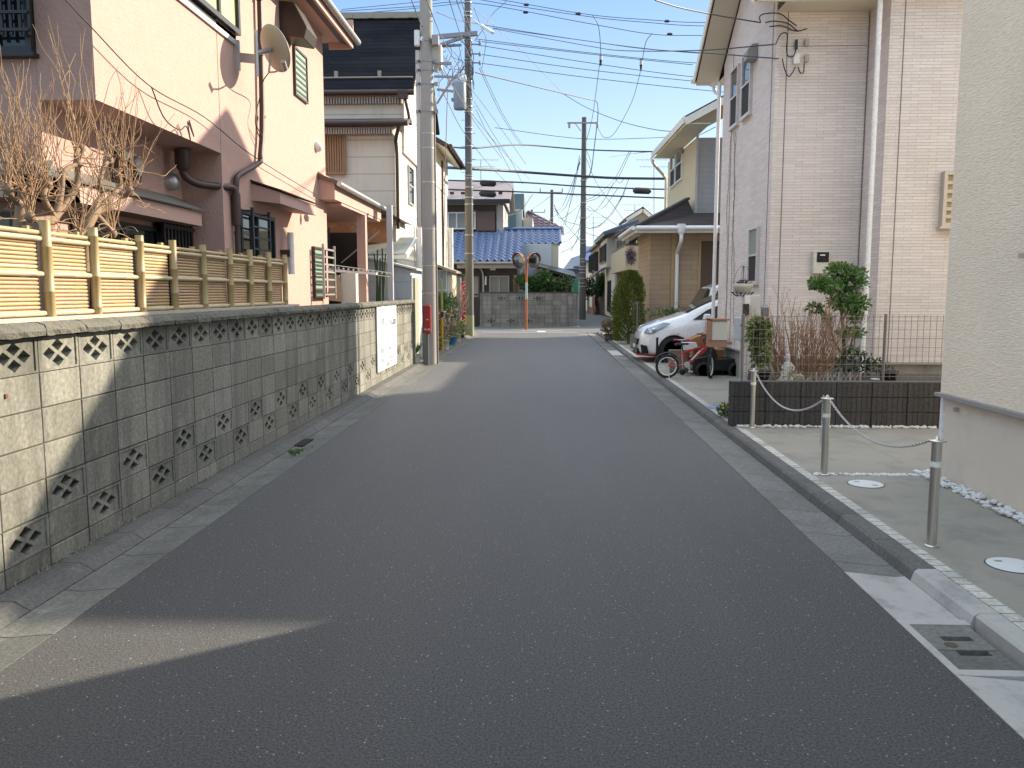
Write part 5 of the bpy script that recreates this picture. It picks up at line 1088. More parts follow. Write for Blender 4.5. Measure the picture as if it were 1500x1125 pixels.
# mirror pole
mp_ = at(771, 483, Z=0); mx, my = mp_.x, mp_.y
cm = thing('traffic_mirror', 'orange pole carrying two round convex traffic mirrors in front of the far block wall', 'traffic mirror', (mx, my, 0))
ORG = plain('orange_paint', (.52, .13, .035), .5)
MB().tube([(mx, my, 0), (mx, my, at(771, 388, Y=my).z)], .045, 14).build('pole', ORG, cm)
MB().tube([(mx, my, at(0, 438, Y=my).z), (mx, my, at(0, 414, Y=my).z)], .047, 14).build('pale_band', M('band_blue_grey', (.42, .50, .52), .5, .15, 6), cm)
MB().tube([(mx, my, at(771, 389, Y=my).z), (mx, my, at(771, 376, Y=my).z)], .06, 14).build('clamp', GREYM, cm)
for cx_, ang in ((759.5, -.75), (782, .75)):
    c = at(cx_, 382, Y=my-.12); ax = Vector((math.sin(ang), -math.cos(ang), -.12)).normalized(); u = Vector((0, 0, 1))-ax*ax.z; u.normalize(); w_ = ax.cross(u)
    R0 = .32; n = 28
    def disc(r0, prof, mt, nm):
        vs = []; fs = []
        for rr, hh in prof:
            for k in range(n): a = 2*PI*k/n; vs.append(c+(u*math.cos(a)+w_*math.sin(a))*rr*r0+ax*hh)
        for i in range(len(prof)-1):
            for k in range(n): k2 = (k+1) % n; fs.append((i*n+k, i*n+k2, (i+1)*n+k2, (i+1)*n+k))
        vs.append(c+ax*prof[-1][1]); e = len(vs)-1
        for k in range(n): fs.append(((len(prof)-1)*n+k, (len(prof)-1)*n+(k+1) % n, e))
        return MB().add(vs, fs, True).build(nm, mt, cm)
    disc(R0, [(1.02, -.03), (1.04, 0), (1.04, .03), (1.0, .032), (1.0, .012)], M('mirror_rim', (.30, .17, .12), .5, .15, 6), 'mirror_frame')
    disc(R0, [(1.0, .014), (.8, .045), (.6, .068), (.4, .083), (.2, .092), (.05, .095)], plain('mirror_glass', (.17, .19, .19), .04, 1), 'mirror')
    m = MB(); vs = []; fs = []
    for k in range(13): a = -PI/2+PI*k/12; vs += [c+(u*math.cos(a)+w_*math.sin(a))*R0*1.09-ax*.02, c+(u*math.cos(a)+w_*math.sin(a))*R0*1.10+ax*(.045+.05*max(0, math.cos(a)))]
    for k in range(12): fs.append((2*k, 2*k+2, 2*k+3, 2*k+1))
    m.add(vs, fs).build('hood', ORG, cm)
    MB().bar((mx, my, c.z), c-ax*.02, .05).build('mount', GREYM, cm)
# shrub behind far wall
sh = thing('green_shrub', 'wide glossy green shrub rising behind the far block wall', 'shrub', (.2, 38.2, 0)); m = MB(); rnd = random.Random(12)
for i in range(16): a = at(rnd.uniform(775, 825), 430, Y=38.2); t_ = at(rnd.uniform(768, 832), rnd.uniform(402, 415), Y=38.2); m.tube([(a.x, 38.2, .9), (a+t_)/2, t_], .02, 4)
m.build('stems', M('bark_dark2', (.16, .13, .08), .9, .2, 10), sh); m = MB()
for x, y, rx, rz, n in ((776, 416, .45, .3, 420), (790, 414, .55, .4, 520), (806, 418, .55, .35, 520), (798, 404, .3, .28, 240), (764, 410, .32, .22, 200), (818, 424, .5, .25, 400), (786, 425, .6, .22, 320), (830, 414, .3, .4, 120)): foliage(m, at(x, y, Y=38.2), (rx, .5, rz), n, .15, rnd, .2, .2)
m.build('foliage', leafmat('leaf_glossy', (.03, .075, .025), (.12, .20, .06), .3), sh)
# ================================================================== blue tiled house
th = thing('blue_tiled_house', 'dark walled house with glossy blue roof tiles and a brown shutter, across the crossing', 'house', (-3, 40, 0))
DKB = lapmat('dark_ribbed_wall', (.055, .045, .042), (.03, .025, .023), .15)
Ye = 38.4
ze = at(700, 384, Y=Ye).z; Yt = 41.4; zt_ = at(700, 345, Y=Yt).z; slope = (zt_-ze)/(Yt-Ye)
MB().box(-12, at(757, 400, Y=39).x, 39.0, 43, 0, ze+.15).build('wall', DKB, th)
MB().box(at(757, 400, Y=40.3).x, at(808, 400, Y=40.3).x, 40.3, 44, 1.6, at(790, 357, Y=40.3).z).build('white_wall', M('wall_bluish_white', (.50, .53, .57), .7, .04, 1), th)
MB().box(at(808, 400, Y=40.3).x+.01, at(818, 400, Y=40.3).x, 40.35, 44, 1.2, at(790, 357, Y=40.3).z).build('wall', M('wall_cream2', (.50, .46, .36), .7, .08, 2), th)
def tileroof(parent, name, mt, poly_fn, x0, x1, y0, y1, z0, sl, per=.34, course=.30, amp=.075):
    m = MB(); nx = int((x1-x0)/per*6); ny = int((y1-y0)/course); rows = []
    for j in range(ny):
        ya, yb = y0+(y1-y0)*j/ny, y0+(y1-y0)*(j+1)/ny
        rows += [(ya, .03), (ya+.004, .105), (ya+.03, .115), (yb-.004, .02)]
    vs = []; fs = []
    for (y, h) in rows:
        for i in range(nx+1):
            x = x0+(x1-x0)*i/nx; ph = (x-x0)/per % 1; s = amp*(math.sin(PI*min(1, ph/.42))*1.15 if ph < .42 else -.5*math.sin(PI*(ph-.42)/.58)); vs.append((x, y, z0+sl*(y-y0)+h+s))
    for j in range(len(rows)-1):
        for i in range(nx):
            if poly_fn((x0+(x1-x0)*(i+.5)/nx), rows[j][0]): k = j*(nx+1)+i; fs.append((k, k+1, k+nx+2, k+nx+1))
    return m.add(vs, fs, True).build(name, mt, parent)
BLUE = M('blue_glazed_tile', (.010, .060, .20), .16, .3, 6, .12, 14, spec=1.0); BLUE.node_tree.nodes['Principled BSDF'].inputs['IOR'].default_value = 1.7
xs0, xsm, xs1 = -6.4, at(767, 380, Y=Ye).x, at(820, 345, Y=41).x
yup = Ye+2.0
o = tileroof(th, 'tiled_roof', BLUE, lambda x, y: x < xsm or y > yup-.15, xs0, xs1, Ye, 41.9, ze, slope)
m = MB(); m.slab([(xs0, Ye, ze), (xsm, Ye, ze), (xsm, 41.9, ze+slope*3.5), (xs0, 41.9, ze+slope*3.5)], .10); m.slab([(xsm, yup, ze+slope*2.0), (xs1, yup, ze+slope*2), (xs1, 41.9, ze+slope*3.5), (xsm, 41.9, ze+slope*3.5)], .1); m.build('roof_deck', M('deck_dark', (.03, .04, .07), .7), th)
zr = ze+slope*3.5; MB().tube([(-2.2, 41.95, zr+.12), (xs1+.05, 41.95, zr+.12)], .10, 8).build('ridge_tiles', BLUE, th)
MB().tube([(xs1+.0, yup, ze+slope*2+.06), (xs1+.0, 41.95, zr+.06)], .08, 8).build('verge_tiles', BLUE, th)
m = MB(); m.tube([(xs0, Ye-.06, ze-.04), (xsm+.1, Ye-.06, ze-.04)], .06, 8).box(-4.0, xsm+.1, Ye+.05, Ye+.1, ze-.28, ze-.1); m.build('gutter', M('gutter_tan', (.35, .32, .27), .6), th)
# upper storey
Yu = 41.6; xa = at(658, 320, Y=Yu).x; xb = at(727, 320, Y=Yu).x; zu = at(700, 300, Y=Yu).z
MB().box(-12, xb, Yu, 47, ze, zu+.02).build('upper_wall', DKB, th)
MB().box(xb+.003, xb+.35, Yu+.05, 47, ze+1, zu+.0).build('upper_side_wall', M('wall_cream3', (.42, .40, .36), .7, .05, 2), th)
MB().box(-12, xb+.2, Yu-.08, Yu-.003, zu+.0, zu+.26).build('frieze', M('frieze_grey', (.30, .29, .26), .7), th)
za_ = at(700, 292, Y=Yu-.6).z; zb_ = at(700, 266, Y=44.5).z; xr2 = at(748, 290, Y=Yu-.6).x
m = MB().slab([(-12, Yu-.7, za_), (xr2, Yu-.7, za_), (xr2, 44.5, zb_), (-12, 44.5, zb_)], .10); m.slab([(-12, 47, za_), (xr2, 47, za_), (xr2, 44.5, zb_), (-12, 44.5, zb_)], .1)
m.build('upper_roof', M('roof_faded_mauve', (.30, .245, .235), .8, .18, 3, .3, 20), th)
MB().box(-12, xr2-.05, Yu-.76, Yu-.68, za_-.22, za_-.0).build('upper_fascia', BLACKM, th)
m = MB()
for x_ in (662, 678, 710, 733): v = at(x_, 284, Y=Yu-.1); m.box(v.x-.1, v.x+.1, Yu-.1, Yu, v.z-.02, v.z+.1)
m.build('snow_stops', BLACKM, th)
MB().prism([(xr2-.32, Yu-.2, za_-.1), (xr2-.32, 46.5, za_-.1), (xr2-.32, 44.5, zb_-.15)], (.06, 0, 0)).build('gable_panel', M('gable_bluegrey', (.42, .46, .52), .6), th)
v0, v1 = at(656, 311, Y=Yu), at(697, 336, Y=Yu); window(th, 'y', -1, Yu, v0.x, v1.x, v1.z, v0.z, WHITEP, M('pale_glass', (.22, .25, .25), .15, .1, 2), .06, (.32, .85), (), .12, 'window')
v0, v1 = at(698, 310, Y=Yu), at(725, 338, Y=Yu); MB().box(v0.x, v1.x, Yu-.10, Yu, v1.z, v0.z).build('shutter_box', M('shutter_brown', (.14, .085, .07), .6, .1, 4), th)
v0, v1 = at(717, 404, Y=39), at(746, 432, Y=39); window(th, 'y', -1, 39, v0.x, v1.x, v1.z-.6, v0.z, M('frame_tan', (.4, .36, .3), .5), M('curtain_grey', (.22, .21, .19), .6, .15, 2, stretch=(8, 8, .3)), .05, (.5,), (), .08, 'window')
v0, v1 = at(718, 388, Y=39), at(726, 396, Y=39); MB().box(v0.x, v1.x, 38.9, 39, v1.z, v0.z).build('meter_box', WHITEP, th)
v0 = at(712, 405, Y=39); MB().tube([(v0.x, 38.95, v0.z), (v0.x-.02, 38.95, v0.z-.4)], .05, 8).build('wall_light', WHITEP, th)
m = MB().tube(crom([at(703, 393, Y=38.9), at(707, 399, Y=38.9), at(708, 410, Y=38.9), at(708, 430, Y=38.9)], 4), .045, 8); m.build('pipe', M('pipe_tan', (.42, .38, .32), .5), th)
v0, v1 = at(664, 400, Y=39), at(703, 470, Y=39); window(th, 'y', -1, 39, v0.x, v1.x, .1, v0.z-.1, BROWNM, M('door_grey', (.25, .24, .22), .5, .1, 3), .06, (.35, .6), (.6,), .08, 'door')
# lean-to over garden
a, b = at(786, 388, Y=38.9), at(843, 404, Y=38.9)
MB().slab([(a.x, 38.3, a.z-.05), (a.x, 41, a.z+.25), (b.x, 41, b.z+.25), (b.x, 38.3, b.z-.05)], .12).build('porch_roof', BLACKM, th)
MB().box(a.x, b.x-.1, 40.2, 40.29, .2, b.z+.15).build('porch_shade_panel', M('lean_to_shade', (.03, .025, .022), .8), th)  # dark panel colours in the shaded void beneath the lean-to roof
for x in (at(764, 400, Y=38.6).x, b.x-.15): MB().box(x-.05, x+.05, 38.5, 38.6, 0, b.z+.0 if x > 1 else a.z).build('porch_post', GREYM, th)
m = MB(); v0, v1 = at(753, 402, Y=38.9), at(768, 428, Y=38.9)
for i in range(6): x = v0.x+(v1.x-v0.x)*i/5; m.box(x-.02, x+.02, 38.85, 38.9, 1.3, v0.z-.1)
m.box(v0.x, v1.x, 38.84, 38.9, v0.z-.1, v0.z-.03); m.build('balustrade', MATS['tan_timber'], th)
v = at(843, 420, Y=42); tag(MB().box(v.x-.15, v.x+.15, 41.9, 42, v.z-1, v.z+.35).build('green_board', plain('board_green', (.05, .30, .14), .5)), 'small green and blue board between the far block wall and the dark pole', 'board')
# TV antennas
def antenna(label, x, ytop, ybot, Y, s=1):
    a, b = at(x, ytop, Y=Y), at(x, ybot, Y=Y); t = thing('tv_antenna', label, 'antenna', tuple(b), 'roof antennas'); MB().tube([b, a], .022*s, 5).build('mast', GREYM, t); m = MB()
    for z, w in ((0, .9), (-.35, .7)):
        m.tube([a+Vector((-w*s, 0, z*s)), a+Vector((w*s, .1, z*s))], .014*s, 4)
        for k in range(7): q_ = a+Vector((-w*s+k*w*s*2/6, 0, z*s)); m.tube([q_+Vector((0, -.2, -.12))*s, q_+Vector((0, .2, .12))*s], .010*s, 4)
    m.build('elements', GREYM, t)
antenna('thin TV antenna above the mauve roof of the blue tiled house', 704.5, 234, 268, 44)
antenna('tall TV antenna beside the cream gutter pipe, above the small gabled house', 958, 234, 325, 52, 1.2)
antenna('low TV antenna above the small gabled house', 930, 300, 306, 56, .9) if False else antenna('shorter TV antenna left of the tall one, above the small gabled house', 930, 300, 320, 55, 1)
antenna('distant faint TV antenna above the balcony houses', 869, 318, 372, 75, 1.5)
# ================================================================== houses behind
def winf(par, ax, out, p, u0, u1, z0, z1, fm=None, gm=None, **k): return window(par, ax, out, p, u0, u1, z0, z1, fm or BLACKM, gm or GLASS, k.pop('fw', .06), k.pop('mull', (.5,)), k.pop('bars', ()), k.pop('dep', .1), k.pop('name', 'window'))
gh = thing('grey_stone_clad_house', 'pale house with blue grey stone cladding panels behind the blue tiled roof', 'house', (-1.5, 52, 0)); Y = 52
STN = M('stone_cladding', (.13, .17, .18), .8, .25, 3, 1, 8, bdist=.05)
a, b = at(734, 316, Y=Y), at(765, 345, Y=Y); MB().box(a.x, b.x, Y, Y+6, 0, a.z+.4).build('wall', M('wall_pale', (.52, .52, .48), .7, .05), gh)
a, b = at(737, 310, Y=Y), at(756.5, 334, Y=Y); MB().box(a.x, b.x, Y-.5, Y-.003, b.z, a.z).build('stone_bay', STN, gh); MB().box(a.x, b.x+.1, Y-.56, Y-.4, b.z-.22, b.z-.003).build('dark_band', BLACKM, gh)
a, b = at(753, 289, Y=Y+3), at(768.5, 314, Y=Y+3); MB().box(a.x, b.x, Y+1.0, Y+5.9, b.z, a.z).build('stone_tower', STN, gh); MB().box(a.x-.1, b.x+.03, Y+.8, Y+.997, b.z-.45, b.z+.0).build('dark_band', BLACKM, gh)
a, b = at(757, 318, Y=Y), at(766, 345, Y=Y); MB().box(b.x, b.x+.6, Y+.3, Y+5.9, 0, a.z).build('wall', M('wall_cream4', (.55, .48, .36), .7, .05), gh)
pt = thing('purple_tiled_house', 'house with a dull purple tiled hip roof behind the blue tiled one', 'house', (1.5, 60, 0)); Y = 60
P = [at(767, 345, Y=Y), at(826, 345, Y=Y), at(823, 335, Y=Y+1.0), at(772, 312, Y=Y+3)]
PUR = M('purple_tile', (.13, .075, .085), .4, .25, 2, .2, 20)
sl = (P[3].z-P[0].z)/3.2
def hipf(x, y): 
    s = (y-Y)/3.2; zz = P[0].z+sl*(y-Y); xm = P[3].x+(P[2].x-P[3].x)*((P[3].z-zz)/(P[3].z-P[2].z)) if zz > P[2].z else 99; return x < xm
tileroof(pt, 'tiled_roof', PUR, hipf, P[0].x-.3, P[1].x, Y, Y+3.2, P[0].z, sl, .42, .38, .07)
MB().tube([P[3]+Vector((0, 0, .1)), P[2]+Vector((.1, 2.2, .1))], .14, 8).build('hip_tiles', M('hip_dark', (.07, .045, .05), .5), pt)
MB().box(P[0].x-.2, P[1].x-.4, Y+.4, Y+7, 0, P[0].z).build('wall', M('wall_tan', (.42, .36, .27), .7), pt)
# right row of the side street (facades face the street, plane X = 3.9)
XF = 3.95
h4 = thing('balcony_house', 'cream house with a solid beige balcony, nearest in the side street behind the conifer', 'house', (6, 45, 0))
CRM = M('facade_cream', (.52, .43, .29), .8, .08, 2, .2, 30); WHT = M('facade_white', (.60, .57, .50), .8, .06, 2); TANW = M('facade_tan', (.50, .42, .33), .8, .08, 2)
MB().box(4.9, 11, 42, 49.5, 0, 4.7).build('wall', CRM, h4)
yb0, yb1 = at(916, 400, X=XF).y, at(895, 400, X=XF).y
zb0, zb1 = at(905, 400, X=XF).z, at(905, 370, X=XF).z
MB().box(XF, 5.6, yb0, yb1, 2.62, 3.78).build('balcony', CRM, h4)
MB().box(XF-.03, 5.6, yb0-.03, yb1+.03, 3.785, 3.85).build('balcony_cap', BROWNM, h4)
MB().box(XF+.25, 5.0, yb0+.5, yb0+.9, 0, 2.6).build('pier', CRM, h4); MB().box(XF+.25, 5.0, yb1-.9, yb1-.5, 0, 2.6).build('pier', CRM, h4)
winf(h4, 'x', -1, 4.9, 43, 47.4, 3.0, 4.4, BROWNM, GLASS, mull=(.25, .5, .75)); winf(h4, 'x', -1, 4.9, 43.2, 44.4, .8, 2.3); winf(h4, 'x', -1, 4.9, 45.4, 46.9, .1, 2.2, BROWNM, M('door_brown', (.12, .05, .035), .5), mull=())
m = MB()
for i in range(9): y = yb0+.3+i*.75; m.tube([(XF+.15, y, 3.85), (XF+.15, y, 4.7)], .02, 4)
m.tube([(XF+.15, yb0+.3, 4.7), (XF+.15, yb1-.3, 4.7)], .025, 4); m.build('clothes_rail', GREYM, h4)
m = MB().slab([(4.2, 41.2, 4.75), (4.2, 49.0, 4.75), (5.6, 49.0, 5.25), (5.6, 41.2, 5.25)], .1); m.build('roof', M('roof_bluegrey', (.10, .12, .15), .45, .2, 3), h4); MB().tube([(4.12, 41.2, 4.72), (4.12, 49, 4.72)], .06, 6).build('gutter', BROWNM, h4)
MB().box(XF-.05, XF+.05, 41.5, 47, 0, .65).build('low_wall', M('low_wall_cream', (.45, .42, .33), .9, .15), h4); MB().box(XF-.03, XF+.03, 41.5, 46, .655, 1.35).build('fence_panel', BROWNM, h4)
m = MB(); foliage(m, (XF+.25, yb0-.18, 3.3), (.22, .15, .42), 420, .1, random.Random(6), -.2, .2); m.build('flower_basket', leafmat('purple_flower', (.10, .05, .10), (.22, .16, .20)), h4)
h5 = thing('gabled_house', 'small cream gabled upper storey with brown verge, seen above the balcony house', 'house', (7, 55, 0)); Y = 53
a, b, c, d = at(917, 318, Y=Y), at(941, 303, Y=Y), at(966, 322, Y=Y), at(919, 345, Y=Y)
xw0, xw1 = at(921, 330, Y=Y).x, at(962, 330, Y=Y).x; xw = at(935, 330, Y=Y).x
MB().box(xw0, xw1, Y+.2, Y+5, 0, a.z-.2).prism([(xw0, Y+.2, a.z-.2), (xw1, Y+.2, a.z-.2), (b.x, Y+.2, b.z-.3)], (0, 4.5, 0)).build('wall', M('facade_grey_green', (.42, .41, .33), .8, .05), h5)
m = MB().slab([(a.x, Y-.3, a.z), (a.x, Y+5.4, a.z), (b.x, Y+5.4, b.z), (b.x, Y-.3, b.z)], .16); m.slab([(c.x, Y-.3, c.z-.1), (c.x, Y+5.4, c.z-.1), (b.x, Y+5.4, b.z), (b.x, Y-.3, b.z)], .16); m.build('roof', M('roof_mauve_brown', (.16, .11, .10), .7), h5)
m = MB().bar((a.x, Y-.34, a.z-.22), (b.x, Y-.34, b.z-.22), .05, .2).bar((b.x, Y-.34, b.z-.22), (c.x, Y-.34, c.z-.32), .05, .2); m.build('bargeboard', CREAMP, h5)
winf(h5, 'y', -1, Y+.2, xw0+.25, xw0+.85, a.z-1.5, a.z-.6, GREYM, GLASS, mull=())
h3 = thing('bay_window_house', 'white house with a corner bay window and blue grey tiled roof in the side street', 'house', (6, 52, 0))
y0_, y1_ = 49.6, 57.5
MB().box(XF+.35, 10, y0_, y1_, 0, 5.0).build('wall', WHT, h3); by = MB().box(XF-.1, XF+.4, 50.2, 55.5, 3.1, 4.8).build('bay', WHT, h3)
winf(by, 'x', -1, XF-.1, 50.4, 55.3, 3.4, 4.5, BLACKM, M('pale_glass', (.22, .25, .25), .15), mull=(.25, .5, .75), name='window'); 
winf(h3, 'y', -1, y0_, XF+.45, 5.2, 3.3, 4.6, BLACKM, M('pale_glass', (.22, .25, .25)), mull=(.5,)); winf(h3, 'x', -1, XF+.35, 52, 54, .3, 2.3)
RT = M('roof_tile_bluegrey', (.08, .10, .135), .35, .25, 2, .2, 10)
tileroof(h3, 'tiled_roof', RT, lambda x, y: True, 0, 1, 0, 1, -50, .4, .5, .5) if False else None
m = MB(); nn = 18
for i in range(nn): ya = y0_-.6+(y1_-y0_+1.0)*i/nn; m.tube([(XF-.4, ya, 5.0), (5.6, ya, 5.75)], .10, 6)
m.slab([(XF-.4, y0_-.7, 5.0), (XF-.4, y1_+.5, 5.0), (5.6, y1_+.5, 5.7), (5.6, y0_-.7, 5.7)], .12); m.build('tiled_roof', RT, h3)
MB().slab([(XF-.35, 54.0, 2.9), (XF-.35, 56.8, 2.9), (XF+.35, 56.8, 3.3), (XF+.35, 54.0, 3.3)], .08).build('blue_awning', plain('awning_blue', (.05, .09, .24), .4), h3)
h2 = thing('shuttered_house', 'tan house with dark shutters and a blue grey roof, farther along the side street', 'house', (6, 64, 0))
MB().box(XF+.1, 10, 58.2, 70, 0, 4.9).build('wall', TANW, h2); MB().slab([(XF-.3, 57.8, 4.95), (XF-.3, 70.5, 4.95), (5.6, 70.5, 5.6), (5.6, 57.8, 5.6)], .15).build('roof', MATS['roof_bluegrey'], h2)
for y, z0, z1 in ((60.5, 3.1, 4.5), (65.5, 3.1, 4.5)): winf(h2, 'x', -1, XF+.1, y, y+2.6, z0, z1, BLACKM, SCREEN, mull=(.3, .6), dep=.3)
winf(h2, 'x', -1, XF+.1, 60.5, 62.5, .5, 2.2); winf(h2, 'x', -1, XF+.1, 66, 68, .5, 2.2)
MB().slab([(XF-.5, 59.5, 2.6), (XF-.5, 63.5, 2.6), (XF+.1, 63.5, 3.0), (XF+.1, 59.5, 3.0)], .08).build('awning', BROWNM, h2)
MB().box(XF-.5, XF-.35, 57.0, 64, 0, 1.25).build('brick_wall', M('low_brick', (.30, .15, .11), .85, .2, 8), h2); MB().box(XF-.53, XF-.505, 57.5, 60.5, .5, 1.2).build('white_panel', WHITEP, h2)
h1 = thing('slate_roofed_house', 'far house with a blue grey striped roof, left of the far dark pole', 'house', (2, 80, 0)); Y = 78
a, b, c, d = at(826, 396, Y=Y), at(858, 396, Y=Y), at(858, 374, Y=Y+4), at(838, 381, Y=Y+4)
MB().box(a.x+.2, b.x+.6, Y+.3, Y+8, 0, a.z).build('wall', TANW, h1); m = MB(); m.slab([a, b, c+Vector((0, 0, .1)), d], .15)
for i in range(16): m.tube([a.lerp(b, i/15.)+Vector((0, -.05, .05)), d.lerp(c, i/15.)+Vector((0, 0, .12))], .12, 5)
m.build('tiled_roof', RT, h1); winf(h1, 'y', -1, Y+.3, a.x+.9, a.x+2.3, 2.6, 4.0, GREYM, M('shutter_grey', (.2, .19, .18), .5)); winf(h1, 'y', -1, Y+.3, a.x+2.9, b.x, .6, 3.2, GREYM, M('shutter_grey', (.2, .19, .18)))
h0 = thing('white_far_house', 'distant pale house with a bright blue roof edge right of the dark pole', 'house', (4, 74, 0)); Y = 73
a, b = at(857, 390, Y=Y), at(870, 455, Y=Y); MB().box(a.x, b.x+2.0, Y, Y+6, 0, a.z+.4).build('wall', WHT, h0); MB().slab([(a.x-.2, Y-.4, a.z+.5), (b.x+2, Y-.4, a.z+.5), (b.x+2, Y+3, a.z+1.9), (a.x-.2, Y+3, a.z+1.9)], .2).build('roof', plain('roof_blue', (.03, .10, .30), .4), h0)
winf(h0, 'y', -1, Y, a.x+.3, a.x+1.0, 3.4, 4.6)
# green in the side street
def crown(m, c, rad, n, sz, rnd):
    for k in range(9):
        v = Vector((rnd.uniform(-.6, .6)*rad[0], rnd.uniform(-.6, .6)*rad[1], rnd.uniform(-.6, .6)*rad[2])); foliage(m, Vector(c)+v, tuple(r*rnd.uniform(.35, .55) for r in rad), n//9, sz, rnd, .2, .3)
LD = leafmat('leaf_street', (.02, .05, .018), (.07, .12, .035))
for (x, y, Y, rx, rz, lb, n) in ((877, 418, 58, .65, 1.0, 'dark round clipped tree before the shuttered house in the side street', 1500), (863, 424, 63, .5, .9, 'smaller dark green tree beyond the round clipped one in the side street', 800), (935, 392, 40.5, .45, 1.3, 'narrow light green tree beside the balcony house, above the conifer', 900)):
    c = at(x, y, Y=Y); t = thing('street_tree', lb, 'tree', (c.x, Y, 0)); MB().tube([(c.x, Y, 0), (c.x+.03, Y, c.z*.5), (c.x, Y, c.z+.2)], .07, 7, r2=.03).build('trunk', MATS['bark_dark2'], t); m = MB(); crown(m, c, (rx, rx, rz), n, .17, rnd); m.build('crown', LD if Y > 45 else leafmat('leaf_light', (.06, .13, .03), (.14, .24, .06)), t)
# ================================================================== conifer + planter at corner
cb = at(921, 508, Z=0); cf = thing('conifer', 'tall clipped oval green conifer beside the road, left of the mesh fence', 'conifer', (cb.x, 24.6, 0)); m = MB()
hz = 2.15; x0c = at(921, 460, Y=24.6).x
MB().tube([(x0c, 24.6, 0), (x0c, 24.6, 1.9)], .05, 6, r2=.02).build('trunk', MATS['bark_dark2'], cf)
for i in range(9500):
    z = rnd.uniform(.03, 1)**.9; a = rnd.uniform(0, 6.283); r = .43*(1-.12*(1-z)**2)*math.sqrt(max(0, 1-max(0, (z-.42)/.58)**2.1))*(1+.13*math.sin(a*3+z*9)+.10*math.sin(a*7-z*17)+.05*math.sin(a*13+z*31)); r *= rnd.uniform(.70, 1.08)
    xx = x0c+(z-.5)*.07; m.leaf((xx+r*math.cos(a), 24.6+r*math.sin(a), z*hz+.02), (math.cos(a)*.6, math.sin(a)*.6, rnd.uniform(.3, 1.3)), rnd.uniform(.02, .035), rnd.uniform(.06, .13), rnd)
m.build('foliage', leafmat('leaf_conifer', (.07, .11, .02), (.24, .27, .05), .7), cf)
pb = at(893, 500, Z=0); pb_ = thing('potted_plant', 'round brownish plant in a black pot at the street corner left of the conifer', 'potted plant', tuple(pb)); MB().lathe((pb.x, 26.6, 0), [(.14, 0), (.18, .24), (.15, .22)], 14).build('pot', BLACKM, pb_); m = MB(); c = at(891, 480, Y=26.6); foliage(m, c, (.26, .26, .28), 700, .07, rnd, .1, .2); m.build('foliage', leafmat('leaf_brownish', (.16, .10, .05), (.30, .24, .12)), pb_)
m = MB(); foliage(m, at(990, 460, Y=24.6), (1.1, .3, .22), 900, .08, rnd, .5, .1); tag(m.build('low_hedge', leafmat('leaf_low', (.09, .15, .03), (.22, .28, .08))), 'low light green planting against the tan wall behind the mesh fence', 'hedge', kind='stuff')
# ================================================================== cream + tan house beyond
yh = thing('tan_and_cream_house', 'cream upper storey over a tan ground floor with a dark hipped porch roof', 'house', (7, 28, 0))
TAN = brickmat('tan_siding', (.42, .30, .19), (.47, .345, .225), (.20, .13, .08), .9, .15, .004, .5, .85, .3, .006, .12)
YC = M('yellow_cream_wall', (.62, .53, .36), .85, .05, 2, .15, 60)
Yt0 = 25.2; xt = at(951, 430, Y=Yt0).x; zt0 = at(990, 336, Y=Yt0).z
MB().box(xt, 9, Yt0, 27.2, 0, zt0).build('ground_floor', TAN, yh)
MB().box(xt+.005, xt+2, 27.205, 28.3, 0, zt0).build('ground_floor', TAN, yh)
xg = at(988, 340, Y=Yt0).x
MB().box(xg-.08, xg+.05, Yt0-.06, Yt0-.002, 0, zt0).box(at(1024, 400, Y=Yt0).x-.04, at(1024, 400, Y=Yt0).x+.04, Yt0-.03, Yt0-.002, 0, zt0).build('corner_trim', M('trim_ochre', (.40, .28, .15), .7), yh)
MB().box(at(1026, 400, Y=Yt0).x, 9, Yt0-.02, Yt0-.002, 0, zt0-.35).build('garage_opening', M('garage_brown', (.10, .065, .04), .8), yh)
ze_ = at(1000, 331, Y=Yt0-.6).z; xe = at(913, 340, Y=29).x
e0 = (xt-.45, Yt0-.6, ze_)
pk = at(1008, 293, Y=27.4); r2z = at(1045, 312, Y=27.3).z
m = MB(); q0 = Vector(e0); q1 = Vector((9, Yt0-.6, ze_)); m.prism([q0, q1, Vector((9, 27.2, r2z)), at(1016, 312, Y=27.2), pk], (0, 0, -.1))
m.prism([q0, pk, Vector((pk.x, 28.2, pk.z)), Vector((xt-.45, 28.7, ze_))], (0, 0, -.1)); m.build('porch_roof', brickmat('porch_slate', (.035, .028, .028), (.05, .04, .04), (.015, .012, .012), 1, .14, .006, .5, .6, .8, .01), yh)
m = MB().bar(q0+Vector((0, 0, .03)), pk+Vector((0, 0, .05)), .12, .08); m.build('hip_cap', ROOFD, yh)
m = MB().box(xt-.47, 9, Yt0-.66, Yt0-.60, ze_-.2, ze_-.02).box(xt-.53, xt-.47, Yt0-.66, 28.7, ze_-.2, ze_-.02); m.build('fascia', CREAMP, yh)
MB().box(xt-.45, 9, Yt0-.6, Yt0, zt0+.0, zt0+.03).box(xt-.45, xt, Yt0, 28.6, zt0, zt0+.03).build('soffit', MATS['soffit_cream'], yh)
m = MB(); m.tube([(xt-.5, Yt0-.72, ze_-.06), (9, Yt0-.72, ze_-.06)], .065, 8).tube([(xt-.59, Yt0-.7, ze_-.06), (xt-.59, 28.7, ze_-.06)], .065, 8); m.build('gutter', WHITEP, yh)
xd = at(998, 330, Y=Yt0-.7).x; xd2 = at(992, 400, Y=Yt0-.2).x
